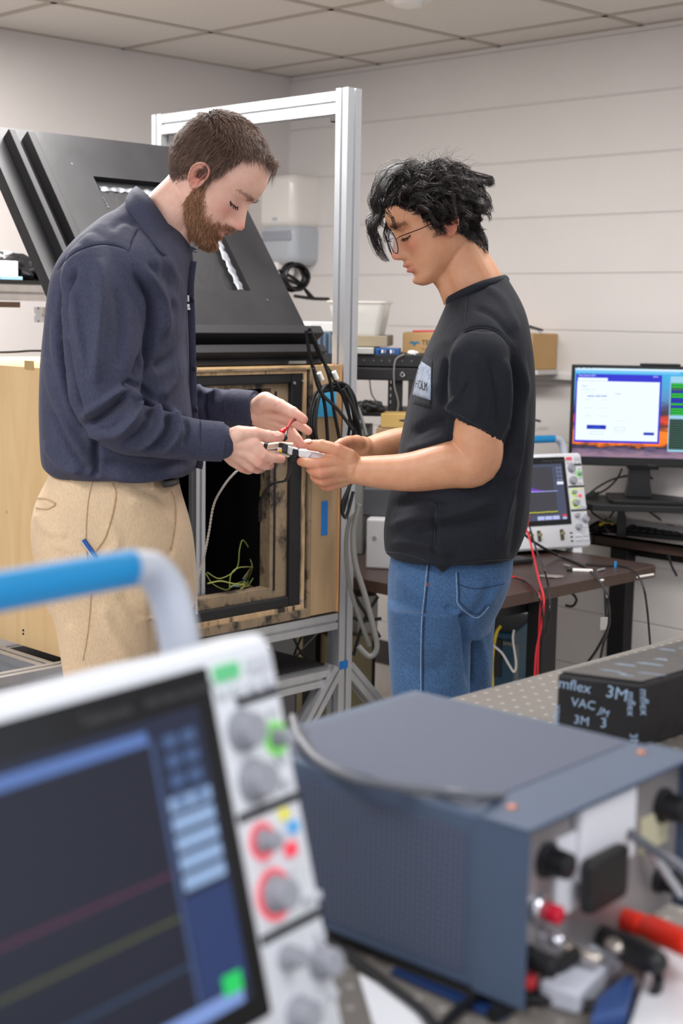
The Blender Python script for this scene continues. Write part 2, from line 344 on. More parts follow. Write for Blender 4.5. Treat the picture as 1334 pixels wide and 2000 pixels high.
KIN = mat('flat_black_interior', (13, 13, 14), .9, spec=.1)
FOAM = mat('black_gasket', (22, 22, 24), .55, 0, .3, 12)

box = thing('dark_box', BX.p(-BW/2, BD/2, zB), 'plywood instrument box with its black front opening, behind the left man', 'box')
th = .018
sL, sR = -BW, 0.
oR, _ = sz(534, 950); _, oT = sz(520, 752); _, oB = sz(520, 1152); oL = -BW+(-oR)*.75
mb = MB(); mb.box(BX, (sL, 0, zB), (sL+th, BD, zT)); mb.build('side_panel', PLY, box)
mb = MB(); mb.box(BX, (sR-th, 0, zB), (sR, BD, zT), 0); mb.build('side_panel', EDGE, box)
mb = MB(); mb.box(BX, (sL+th, .001, zT-th), (sR-th, BD, zT)); mb.build('top_panel', PLY, box)
mb = MB(); mb.box(BX, (sL+th, .001, zB), (sR-th, BD, zB+th)); mb.build('bottom_panel', PLYF, box)
mb = MB(); mb.box(BX, (sL+th, BD-th, zB+th), (sR-th, BD, zT-th)); mb.build('back_panel', PLY, box)
# little plate and screw marks on the left side
pl = WP(58, 713, BX.p(sL, 0), A_); pf = Fr(pl, D_, A_, (0, 0, 1))
mb = MB(); mb.box(pf, (-.018, -.003, -.01), (.018, .0, .01)); tag(mb.build('catch_plate', mat('brass_plate', (190, 160, 110), .4, .4), box), 'small metal plate near the top of the side')
for py in (1231, 1238):
    q = WP(46, py, BX.p(sL, 0), A_); MB().cyl(q, q-A_*.002, .0028, n=10).build('screw', BLK, box)
def frame4(mb, l, r, b_, t, wl, wr, wb, wt, y0, y1, mi=0):
    mb.box(BX, (l, y0, b_), (l+wl, y1, t), mi); mb.box(BX, (r-wr, y0, b_), (r, y1, t), mi)
    mb.box(BX, (l+wl, y0, b_), (r-wr, y1, b_+wb), mi); mb.box(BX, (l+wl, y0, t-wt), (r-wr, y1, t), mi)
xo, _ = sz(603, 950); xg, _ = sz(594, 950); xb, _ = sz(567, 950)
_, zt1 = sz(560, 722); _, zt2 = sz(560, 735); _, zb1 = sz(500, 1205); _, zb2 = sz(500, 1187); _, zb3 = sz(500, 1170)
mb = MB(); mb.box(BX, (xo, -.012, zB+.002), (sR-.004, 0, zT-.002)); mb.build('front_board', PLYF, box)
mb = MB(); mb.box(BX, (sR-.0038, -.013, zB), (sR+.004, .0, zT)); mb.build('edge_strip', EDGE, box)
mb = MB(); mb.box(BX, (sL, -.012, zB), (sL+.06, 0, zT)); mb.build('front_board', PLYF, box)
mb = MB(); frame4(mb, sL+.06, xo-.001, zB, zT-.006, .012, .010, (zb1-zB), (zT-.006-zt1), -.012, .004); mb.build('outer_frame', WEAR, box)
mb = MB(); frame4(mb, sL+.072, xg-.001, zb1, zt1, .02, .012, .012, .010, -.006, .004); mb.build('tan_lip', wood('tan_strip', (170, 140, 104), (190, 162, 126), .35, 5, seed=9), box)
mb = MB(); frame4(mb, sL+.09, xg-.006, zb1+.010, zt1-.008, .05, (xg-.006-xb), .030, .028, -.002, .02); mb.build('black_gasket', FOAM, box, bevel=.004)
gl, gr, gb, gt = sL+.14, xb, zb1+.040, zt1-.036
mb = MB(); frame4(mb, gl, gr, gb, gt, oL-gl, gr-oR, max(.012, oB-gb), max(.012, gt-oT), .012, .05); mb.build('inner_frame', WEAR, box)
mb = MB(); mb.box(BX, (oR+.012, .0085, gb+.02), (oR+.017, .012, gt-.02)); mb.build('frame_groove', FOAM, box)
# interior lining
mb = MB(); il, ir, ib, it = oL-.04, oR+.02, oB-.02, oT+.03
mb.box(BX, (il-.01, .05, ib), (il, BD-.03, it)); mb.box(BX, (ir, .05, ib), (ir+.01, BD-.03, it)); mb.box(BX, (il, .05, ib-.01), (ir, BD-.03, ib)); mb.box(BX, (il, .05, it), (ir, BD-.03, it+.01)); mb.box(BX, (il, BD-.04, ib), (ir, BD-.03, it))
mb.build('black_lining', KIN, box)
# rail inside
sr, _ = sz(392, 1050, .06); mb = MB(); slot_bar(mb, BX.at(sr, .075, ib), it-ib, .03, .03); mb.build('inner_rail', ALU, box)
for px, py in ((457, 960), (480, 945), (440, 1010)):
    q = WP(px, py, BX.p(0, BD-.045), D_); MB().ball(q, .004, n=8, k=6).build('white_speck', mat('white_dot', (190, 188, 180), .6), box)
# screws and latch
for px, py in ((591, 744), (574, 748), (588, 1172)):
    q = WP(px, py, BX.p(0, -.004), D_); MB().cyl(q, q-D_*.004, .004, n=12).build('screw', ALU, box, True)
q = WP(580, 708, BX.p(0, -.014), D_); mb = MB(); mb.box(Fr(q, A_, D_, (0, 0, 1)), (-.03, -.004, -.004), (.03, .002, .004)); mb.build('hinge', mat('dull_steel', (150, 148, 144), .35, .8), box, bevel=.001)
# blue tape
TAPE = mat('blue_masking_tape', (22, 104, 176), .6); TAPE2 = mat('light_blue_tape', (60, 160, 205), .6)
for x0, y0, x1, y1, m_ in ((621, 977, 634, 1045, TAPE), (614, 759, 650, 814, TAPE2)):
    a0, b0 = sz(x0, y1); a1, b1 = sz(x1, y0); mb = MB(); mb.box(BX, (a0, -.0135, b0), (a1, -.012, b1)); tag(mb.build('tape_strip', m_, box), 'strip of blue masking tape')

# ---- lid, flipped up
LH = BX.p(0, 0, zT+.006); lv = nz(D_*.42+np.array([0, 0, .56]))
ln = nz(np.cross(A_, lv))
if ln@(LH-CO) < 0: ln = -ln                                            # ln points away from the viewer
LF = Fr(LH, A_, ln, lv)
def lp(px, py, off=0.):
    P = WP(px, py, LH+ln*off, ln)-LH; return P@A_, P@lv
lidm = mat('black_painted_board', (38, 37, 39), .40, 0, .30, 6, .35, 25, spec=.35)
lid_s0, lid_s1 = -BW+.05, lp(600, 645)[0]
lid_w = lp(250, 277)[1]
cT = lp(182, 344); cB = lp(490, 568)
w0, w1 = lp(182, 344)[0], lp(490, 568)[0]; h0, h1 = cB[1], cT[1]
mb = MB()
mb.box(LF, (lid_s0, 0, .0), (w0, .018, lid_w)); mb.box(LF, (w1, 0, 0), (lid_s1, .018, lid_w)); mb.box(LF, (w0, 0, 0), (w1, .018, h0)); mb.box(LF, (w0, 0, h1), (w1, .018, lid_w))
mb.build('lid_board', lidm, box)
mb = MB(); mb.box(LF, (lid_s0-.0, .018, .0), (lid_s1+.0, .034, lid_w-.002)); mb.build('lid_backing', PAINT_K, box)
MM = mat('matt_black_board', (28, 27, 29), .6)
mb = MB()
for k, (a, b, hgt) in enumerate(((.045, .062, .034), (.098, .118, .034))):
    mb = MB(); mb.box(LF, (lid_s0+a, -hgt, .02), (lid_s0+b, 0, lid_w-.035)); mb.build('lid_rib', MM, box, bevel=.002)
mb = MB(); mb.box(LF, (lid_s0+.118, -.006, .02), (lid_s0+.15, 0, lid_w-.045)); mb.build('lid_rib', MM, box)
for a, b, hgt in ((.06, .085, .05), (.015, .04, .03)):
    mb = MB(); mb.box(LF, (lid_s0+.15, -hgt, a), (lid_s1-.0, 0, b)); mb.build('lid_step', MM, box, bevel=.002)
# recessed window lining and foil tape
mb = MB(); e = .03
mb.box(LF, (w0, .001, h1), (w1, .017, h1+.002)); mb.build('window_liner', MM, box)
FOIL = mat('crumpled_foil_tape', (140, 142, 148), .45, .6, .35, 60, .9, 70, stretch=(1, 1, .3))
def strip(pa, pb, wd, y, name='foil_tape'):
    mb = MB(); pa = np.array(pa); pb = np.array(pb); d = (pb-pa)/np.linalg.norm(pb-pa); nrm = np.array([-d[1], d[0]]); rings = []
    for t in np.linspace(0, 1, 22):
        c = pa+(pb-pa)*t; j = wd*(1+.25*math.sin(t*23)+.15*math.sin(t*51+1)); yy = y+.0015*math.sin(t*40)
        rings.append([LF.p(*(c[0]+nrm[0]*k*j, yy+z_, c[1]+nrm[1]*k*j)) for k, z_ in ((-1, 0), (-.3, -.002), (.4, -.0015), (1, 0), (1, .001), (-1, .001))])
    mb.loft(rings); return mb.build(name, FOIL, box, True)
strip(lp(195, 368, .016), lp(300, 376, .016), .007, .016)
strip(lp(425, 470, 0), lp(470, 566, 0), .010, -.001)
strip(lp(408, 440, 0), lp(425, 470, 0), .009, -.001)
strip(lp(200, 385, 0), lp(212, 408, 0), .0015, -.001)
for px, py in ((140, 320), (522, 586), (598, 340)):
    if px > 560: continue
    a, b = lp(px, py); q = LF.p(a, 0, b); MB().cyl(q, q-ln*.001, .003, n=10).build('screw', ALU_D, box)

# ---- aluminium extrusion frame
fr = thing('aluminium_frame', BX.p(.03, .02, 0), 'tall slotted aluminium frame standing around the plywood box', 'frame')
ptop = WY(685, 172, 3.92)[2]
PX = .036
mb = MB(); slot_bar(mb, BX.at(PX, .01, 0), ptop, .052, .045); mb.build('post', ALU, fr)
t2 = .80
mb = MB(); slot_bar(mb, BX.at(PX, t2, 0), ptop-.004, .052, .045); mb.build('post', ALU, fr)
zt_ = ptop-.035
mb = MB(); slot_bar(mb, Fr(BX.p(PX, .033, zt_), A_, (0, 0, 1), D_), t2-.055, .045, .045*1.3); mb.build('top_beam', ALU, fr)
mb = MB(); mb.box(BX, (PX-.02, .034, zt_-.05), (PX+.02, .06, zt_-.03)); mb.build('corner_bracket', BLK, fr, bevel=.003)
mb = MB(); slot_bar(mb, BX.at(PX-.95, .012, 0), zB-.05, .045, .045); mb.build('post', ALU, fr)
mb = MB(); slot_bar(mb, BX.at(PX-.95, t2, 0), zB-.05, .045, .045); mb.build('post', ALU, fr)
for t in (.012, t2):
    mb = MB(); slot_bar(mb, Fr(BX.p(-1.25 if t < .1 else -.92, t, zB-.028), D_, (0, 0, 1), A_), (1.25 if t < .1 else .92)+PX-.03, .045, .045); mb.build('beam', ALU, fr)
for s_ in (-.91, PX):
    mb = MB(); slot_bar(mb, Fr(BX.p(s_, .04, zB-.03), A_, (0, 0, 1), D_), t2-.07, .045, .045); mb.build('beam', ALU, fr)
_, zs = sz(600, 1331, 0)
for t in (.012, t2):
    mb = MB(); slot_bar(mb, Fr(BX.p(-.92, t, zs), D_, (0, 0, 1), A_), .92+PX-.03, .045, .045); mb.build('beam', ALU, fr)
mb = MB(); mb.box(BX, (-.92, .035, zs+.012), (PX-.03, t2-.03, zs+.026)); mb.build('lower_shelf', mat('dark_shelf_board', (42, 41, 43), .7), fr)
_, zl_ = sz(600, 1420, 0)
for t in (.012, t2):
    mb = MB(); slot_bar(mb, Fr(BX.p(-.92, t, .08), D_, (0, 0, 1), A_), .92+PX-.03, .045, .045); mb.build('beam', ALU, fr)
# diagonal feet braces
def brace(p0, p1, name='brace'):
    ez = nz(p1-p0); ex = nz(np.cross(ez, D_)); mb = MB(); slot_bar(mb, Fr(p0, ex, np.cross(ez, ex), ez), np.linalg.norm(p1-p0), .04, .04); return mb.build(name, ALU, fr)
p0 = BX.p(PX-.03, -.0, sz(648, 1305)[1]); brace(p0, p0+np.array([0, 0, -.30])-A_*.24)
p0 = BX.p(PX+.03, .02, sz(690, 1302)[1]); brace(p0, p0+np.array([0, 0, -.26])+A_*.26)
a, b = sz(671, 1299, -.015); mb = MB(); mb.box(BX, (a-.014, -.0145, b-.011), (a+.018, -.0125, b+.011)); tag(mb.build('tape_label', TAPE, fr), 'small blue tape label')
# ---- rear shelf behind the lid
_, zsh = sz(320, 560, .87)
sh = thing('rear_shelf', BX.p(-.4, 1.0, zsh-.1), 'aluminium edged shelf behind the raised black lid', 'shelf')
for dz, t in ((0, .87), (-.062, .9)):
    mb = MB(); slot_bar(mb, Fr(BX.p(-1.6 if dz == 0 else -.35, t, zsh-.03+dz), D_, (0, 0, 1), A_), 1.72 if dz == 0 else .46, .045, .045); mb.build('beam', ALU, sh)
mb = MB(); mb.box(BX, (-1.6, .85, zsh-.004), (.10, 1.2, zsh+.006)); mb.build('shelf_board', mat('shelf_board_black', (26, 27, 28), .5), sh)
mb = MB(); mb.box(BX, (-1.6, .84, zsh-.072), (-.45, .86, zsh-.056)); mb.build('shelf_lip', mat('dark_brown_strip', (58, 44, 38), .6), sh)
for s_ in (-1.55, .05):
    mb = MB(); slot_bar(mb, BX.at(s_, 1.15, 0), zsh-.06, .045, .045); mb.build('post', ALU, sh)
# things lying on it
BAG = mat('black_bin_bag', (20, 20, 22), .22, 0, 0, 20, .6, 40)
def blob(name, fr_, dims, m, label, cat, seed=1, amp=.25, n=36, k=18, parent=None):
    rg = np.random.default_rng(seed); ph = rg.uniform(0, 6, 12); rings = []
    for i in range(k+1):
        a = -math.pi/2+math.pi*(.01+.98*i/k); rr = []
        for j in range(n):
            t = 2*math.pi*j/n; w_ = 1+amp*(.5*math.sin(3*t+ph[0]+3*a)+.35*math.sin(7*t+ph[1]-4*a)+.25*math.sin(11*t+ph[2]+6*a)+.15*math.sin(17*t+9*a+ph[3]))
            z = math.sin(a); rr.append(fr_.p(dims[0]*math.cos(a)*math.cos(t)*w_, dims[1]*math.cos(a)*math.sin(t)*w_, max(-.75, z*w_)*dims[2]+.75*dims[2]))
        rings.append(rr)
    o = MB().loft(rings).build(name, m, parent, True); return tag(o, label, cat) if label else o
a0 = sz(20, 540, .98); a1 = sz(90, 545, .98)
blob('bin_bag', BX.at(a0[0]-.03, 1.0, zsh+.006), (.13, .09, .045), BAG, 'crumpled black plastic bag on the shelf at far left', 'bag', 3)
blob('bin_bag', BX.at(a1[0]+.0, 1.05, zsh+.006), (.10, .07, .024), BAG, 'flattened tail of black plastic sheet on the shelf beside the man', 'bag', 5)
a, _ = sz(8, 540, .89); mb = MB(); mb.box(BX, (a-.07, .87, zsh+.006), (a+.035, .905, zsh+.06)); tag(mb.build('paper_box', mat('pale_paper', (214, 222, 236), .6), bevel=.003), 'small white box on the shelf in front of the black bag', 'box')
a, _ = sz(30, 545, .86); mb = MB(); mb.box(BX, (a-.05, .853, zsh+.006), (a+.02, .868, zsh+.016)); tag(mb.build('sticky_pad', mat('pale_blue_pad', (150, 196, 224), .6), bevel=.001), 'pale blue strip on the shelf edge at far left', 'pad')
# coil of black cable on shelf at right
def coil(name, c, ex, ez, rx, rz, turns, r, m, label, cat, parent=None, tails=(), seed=0, spread=.012, group=None):
    rg = np.random.default_rng(seed); c = np.asarray(c); ex = nz(ex); ez = nz(ez); ey = nz(np.cross(ez, ex)); mb = MB(); pts = []
    for i in range(int(turns*20)+1):
        t = i/20*2*math.pi; k = int(i/20); q = np.random.default_rng(seed*100+k).uniform(-1, 1, 4)
        pts.append(c+ex*math.cos(t)*(rx+q[0]*spread)+ez*math.sin(t)*(rz+q[1]*spread)+ey*((k-turns/2)*r*1.1+q[2]*spread*.3)+ex*q[3]*spread*.6)
    P = np.array(pts)
    for _ in range(3): P[1:-1] = (P[:-2]+P[1:-1]*2+P[2:])/4
    mb.tube(P, r, 6)
    for t_ in tails: mb.tube(cr(t_, 8), r, 6)
    o = mb.build(name, m, parent, True); return tag(o, label, cat, group)
q = BX.p(sz(575, 560, 1.0)[0], 1.0, zsh+.05)
coil('cable_coil', q, A_, (0, 0, 1), .055, .045, 5, .006, CAB, 'coil of black cable lying on the shelf behind the lid', 'cable', tails=[[WP(560, 545, q, D_), WP(590, 560, q, D_), WP(612, 582, q, D_)], [WP(545, 528, q, D_), WP(583, 550, q, D_), WP(607, 583, q, D_)], [WP(575, 578, q, D_), WP(610, 583, q, D_), WP(642, 584, q, D_)]], seed=2)
# black round reel on the box top left
q = WP(-5, 700, BX.p(sL+.1, .3), A_)
mb = MB(); mb.lathe(BX.p(sL+.10, .55, zT+.055)-A_*.0, D_*.25+A_*.97, [(-.02, .03), (-.02, .052), (-.016, .056), (.016, .056), (.02, .052), (.02, .03)], 40)
o = mb.build('cable_reel', mat('reel_black_rubber', (20, 20, 21), .5, 0, .2, 40), None, True); tag(o, 'black round reel on top of the plywood box at far left', 'reel')
P = [WP(x, y, BX.p(sL+.05, .2), A_) for x, y in ((0, 693), (30, 692), (60, 690), (86, 690))]
o = MB().tube(cr([p+np.array([0, 0, .006]) for p in P], 5), .003, 6).build('extension_cord', CAB, None, True); tag(o, 'black cord lying along the top of the plywood box', 'cable')
# wires inside the box
def wire(name, pix, t, r, m, label=None, cat='wire', group=None, parent=None, n=8, jit=0):
    ts = t if hasattr(t, '__len__') else [t]*len(pix)
    P = [WP(x, y, BX.p(0, tt), D_) for (x, y), tt in zip(pix, ts)]
    o = MB().tube(cr(P, n), r, 6).build(name, m, parent, True); return tag(o, label, cat, group) if label else o
FIB = mat('yellow_green_fibre', (168, 172, 92), .5); FIBD = mat('brown_fibre', (120, 84, 60), .5); BLF = mat('blue_fibre', (70, 120, 160), .5)
zi = lambda px: 0
wire('optical_fibre', [(505, 1138), (478, 1130), (455, 1145), (440, 1152), (415, 1140), (402, 1120)], [.15, .2, .15, .12, .1, .1], .0014, FIB, 'yellow fibre loop curling along the opening floor at left', 'fibre', 'fibres in the dark box')
wire('optical_fibre', [(405, 1118), (430, 1130), (462, 1110), (468, 1072), (475, 1055), (490, 1080), (492, 1110), (478, 1132)], .12, .0014, FIB, 'yellow fibre rising in a tall narrow loop inside the box', 'fibre', 'fibres in the dark box')
wire('optical_fibre', [(530, 1040), (527, 1075), (512, 1110), (498, 1140)], .1, .0014, FIB, 'yellow fibre against the right jamb of the box opening', 'fibre', 'fibres in the dark box')
wire('optical_fibre', [(513, 930), (508, 980), (515, 1020), (528, 1060), (528, 1110), (512, 1140)], [.05, .08, .1, .1, .1, .1], .0013, FIB, 'long pale fibre dropping from the held circuit into the box', 'fibre', 'fibres in the dark box')
wire('optical_fibre', [(405, 1140), (430, 1135), (455, 1140), (478, 1143), (470, 1150)], .08, .0018, FIB, 'thick yellow fibre lying flat on the box floor', 'fibre', 'fibres in the dark box')
wire('optical_fibre', [(448, 1148), (452, 1120), (470, 1108), (500, 1112), (488, 1140)], .1, .0014, FIB, 'small yellow fibre hoop in the middle of the box floor', 'fibre', 'fibres in the dark box')
rg = np.random.default_rng(11)
for k in range(14):
    x = rg.uniform(485, 530); y = rg.uniform(1085, 1125); m_ = [FIB, FIBD, FIB, BLF][k % 4]
    wire('optical_fibre', [(x+rg.uniform(-8, 8), y), (x+rg.uniform(-14, 10), y+22), (x+rg.uniform(-18, 8), 1136), (x+rg.uniform(-45, 0), 1146)], [.12, .1, .12, .1], .0011, m_, 'thin tangled fibre in the heap at the right corner of the box floor', 'fibre', 'tangled fibres in the box corner')
# white twisted cord from the left man's hand
WC = mat('white_twisted_cord', (196, 192, 188), .6)
P = cr([WY(462, 920, 2.66), WY(440, 945, 2.75), WY(418, 985, 2.95), WY(408, 1040, 3.1), WY(398, 1090, 3.15), WY(385, 1140, 3.2), WY(384, 1200, 3.2)], 20)
ts = np.arange(len(P)); mb = MB()
for ph in (0, math.pi): mb.tube(P+.0016*np.stack([np.cos(ts*1.3+ph), np.sin(ts*1.3+ph), 0*ts], -1), .0015, 6)
o = mb.build('twisted_cord', WC, None, True); tag(o, 'white twisted cord hanging from the left man\'s hand past the box', 'cord')

# ---- black cable bundle hanging at the frame post
q = BX.p(sz(645, 810, -.05)[0], -.05, 0)
def wl(pix, t=-.06): return [WP(x, y, BX.p(0, t), D_) for x, y in pix]
B1 = cr(wl([(650, 765), (622, 772), (608, 800), (606, 840), (620, 865), (650, 872), (680, 862), (690, 830), (684, 790), (668, 768)]), 6, True)
for k in range(6):
    rr = np.random.default_rng(k+3); cen = B1.mean(0); s1 = 1+rr.uniform(-.16, .08); s2 = 1+rr.uniform(-.05, .35); sh_ = rr.uniform(-.012, .012)
    Q = cen+((B1-cen)@np.outer(A_, A_))*s1+((B1-cen)@np.outer([0, 0, 1], [0, 0, 1]))*s2+A_*sh_-D_*(.006*k-.01)
    tag(MB().tube(Q, .0042, 7, closed=True).build('cable_loop', CAB, None, True), 'black cable loop in the coil hung on the box beside the frame post', 'cable', 'black cable loops on the box')
drops = [[(598, 645), (606, 700), (620, 740), (634, 790), (640, 860)], [(604, 640), (622, 690), (650, 735), (672, 780), (690, 840), (700, 868)], [(607, 648), (630, 700), (645, 745), (652, 800), (668, 880)], [(676, 755), (690, 790), (700, 830), (696, 900), (680, 960), (670, 1000)], [(670, 760), (690, 800), (704, 850), (690, 930), (668, 985), (676, 1010), (690, 960)], [(612, 720), (626, 765), (660, 800), (688, 838)]]
labs = ['black cable with a white tag dropping from the lid hinge to the coil', 'longest black cable running down from the shelf across the post', 'middle black cable dropping from the lid corner into the coil', 'thick black cable bulging beside the post', 'black cable looping below the coil beside the post', 'short black cable across the light blue tape']
for k, (d_, lb) in enumerate(zip(drops, labs)):
    tag(MB().tube(cr(wl(d_, -.075-.006*k), 8), .0048, 7).build('black_cable', CAB, None, True), lb, 'cable')
for (x, y), an in (((626, 735), 60), ((655, 733), 55)):
    P = wl([(x-3, y-7), (x+3, y+7)], -.1); o = MB().tube(P, .0062, 10).build('cable_tag', mat('white_tag', (225, 225, 222), .5), None, True); tag(o, 'white label wrapped round a black cable, '+('left' if x < 640 else 'right')+' one of two', 'label')
# grey thick cables beside the post
for k, (d_, r, lb) in enumerate(((([(702, 985), (690, 1040), (694, 1100), (712, 1160), (728, 1220), (736, 1265), (722, 1282), (700, 1262)]), .0078, 'thick grey cable sagging in front of the desk end'), (([(700, 1000), (682, 1020), (676, 1070), (682, 1140), (700, 1200), (722, 1262)]), .006, 'second grey cable running close to the frame post'), (([(672, 755), (700, 800), (715, 850)]), .005, 'short grey cable behind the black bundle'))):
    tag(MB().tube(cr([WY(x, y, 3.82+.03*k) for x, y in d_], 8), r, 10).build('grey_cable', GCAB, None, True), lb, 'cable')
# things on the lower shelf and under the frame
_z = zs+.026
blob('packing_sack', BX.at(-.12, .45, _z), (.13, .10, .06), mat('tan_sack', (150, 134, 100), .8, 0, .15, 12), 'tan sack lying on the dark lower shelf of the frame', 'sack', 8, .12)
mb = MB(); mb.box(BX, (-.42, .3, _z), (-.26, .55, _z+.05)); tag(mb.build('equipment_case', mat('grey_case', (120, 122, 126), .5), bevel=.008, seg=3), 'flat grey case on the lower shelf left of the tan sack', 'case')
mb = MB(); mb.box(BX, (-.40, .32, _z+.05), (-.30, .45, _z+.085)); tag(mb.build('blue_case', mat('dark_blue_plastic', (30, 70, 130), .4), bevel=.004), 'small blue case stacked on the flat grey case', 'case')
for k, (pts, lb) in enumerate((([(560, 1205), (575, 1250), (600, 1290), (640, 1310)], 'black cable hanging below the box towards the shelf, left one'), ([(640, 1215), (600, 1260), (560, 1300)], 'black cable crossing below the box, right one'), ([(612, 1200), (590, 1240), (570, 1290)], 'thin dark cable hanging straight under the box'))):
    tag(MB().tube(cr([WP(x, y, BX.p(0, .25), D_) for x, y in pts], 8), .004, 6).build('black_cable', CAB, None, True), lb, 'cable')
# dark cabinet behind the left end of the frame
mb = MB(); cf = BX.at(-1.9, .95, 0)
ct = thing('storage_cabinet', cf.p(.4, .2, 0), 'low grey cabinet standing behind the plywood box at far left', 'cabinet')
mb.box(cf, (0, 0, 0), (1.0, .4, .66)); mb.build('body', mat('dark_grey_cabinet', (70, 72, 76), .5), ct, bevel=.004)
for s_ in (.03, .52):
    mb = MB(); mb.box(cf, (s_, -.012, .05), (s_+.45, 0, .63)); d_ = mb.build('door', mat('grey_cabinet_door', (88, 92, 96), .45), ct, bevel=.003)
    mb = MB(); mb.box(cf, (s_+.4, -.03, .3), (s_+.415, -.012, .42)); mb.build('handle', ALU, d_, bevel=.002)
# ================================================================ DESKS
WAL = mat('walnut_laminate', (58, 42, 36), .38, 0, .14, 8, stretch=(1, 1, 8)); WED = mat('walnut_edge', (76, 58, 50), .45, 0, .1, 30); LEG = mat('black_desk_leg', (17, 17, 19), .4)
ZD = .69
pL = WZ(656, 1120, ZD); pR = WZ(1288, 1104, ZD)
N_ = pL+U*((pR-pL)@U)
# near corner: pL + U*a = pR + V_*b
Mx = np.array([[U[0], -V_[0]], [U[1], -V_[1]]]); ab = np.linalg.solve(Mx, (pR-pL)[:2]); NC = pL+U*ab[0]
DK = Fr(NC, -V_, -U, (0, 0, 1)); DKL = ab[1]; DKD = ab[0]
DK.O = np.array([NC[0], NC[1], 0.])
def rrect(fr_, x0, y0, x1, y1, z, r, n=6):
    pts = []
    for cx, cy, a0 in ((x1-r, y0+r, -90), (x1-r, y1-r, 0), (x0+r, y1-r, 90), (x0+r, y0+r, 180)):
        for i in range(n+1):
            a = math.radians(a0+90*i/n); pts.append(fr_.p(cx+r*math.cos(a), cy+r*math.sin(a), z))
    return pts
def desk(fr_, x0, y0, x1, y1, label, legs, name='desk', beams=()):
    t = thing(name, fr_.p((x0+x1)/2, (y0+y1)/2, 0), label, 'desk')
    mb = MB(); mb.loft([rrect(fr_, x0, y0, x1, y1, ZD-.034, .03), rrect(fr_, x0, y0, x1, y1, ZD-.002, .03), rrect(fr_, x0+.002, y0+.002, x1-.002, y1-.002, ZD, .03)], True)
    o = mb.build('desktop', [WED, WAL], t)
    for p in o.data.polygons:
        if abs(p.normal.z) > .9: p.material_index = 1
    for lx, ly in legs:
        mb = MB(); mb.box(fr_, (lx-.035, ly-.028, .01), (lx+.035, ly+.028, ZD-.035)); g = mb.build('leg', LEG, t, bevel=.003)
        mb = MB(); mb.cyl(fr_.p(lx, ly, 0), fr_.p(lx, ly, .01), .02); mb.build('levelling_foot', BLK, g)
    for a, b in beams:
        mb = MB(); mb.box(fr_, a, b); mb.build('rail', LEG, t, bevel=.002)
    return t
l1 = WZ(1090, 1160, ZD-.03); l1 = ((l1-DK.O)@DK.ex, (l1-DK.O)@DK.ey)
desk(DK, 0, 0, DKL, DKD+.35, 'dark walnut desk carrying the oscilloscope and the black rack', [(l1[0]-.01, .06), (.12, .25), (l1[0], DKD+.25), (.12, DKD+.2)], beams=[((l1[0]-.5, .09, ZD-.09), (l1[0], .12, ZD-.04)), ((.1, .2, ZD-.08), (l1[0], .23, ZD-.04)), ((.1, DKD+.2, .3), (l1[0], DKD+.23, .34))])
b1 = WZ(1153, 1044, ZD); b2 = WZ(1334, 1068, ZD)
bu = (b1-COR)@U; bv = (b1-COR)@V_
DB = Fr(COR+V_*bv, U, -V_, (0, 0, 1)); 
lg = WP(1206, 1180, DB.p(0, .08), V_); lgx = (lg-DB.O)@U
desk(DB, bu-.02, 0, bu+1.6, bv-.1, 'dark walnut desk along the block wall under the monitor', [(lgx, .08), (bu+1.45, .08)], beams=[((lgx+.25, .3, ZD-.20), (bu+1.5, .33, ZD-.14)), ((lgx, .1, ZD-.075), (bu+1.4, .13, ZD-.04))])

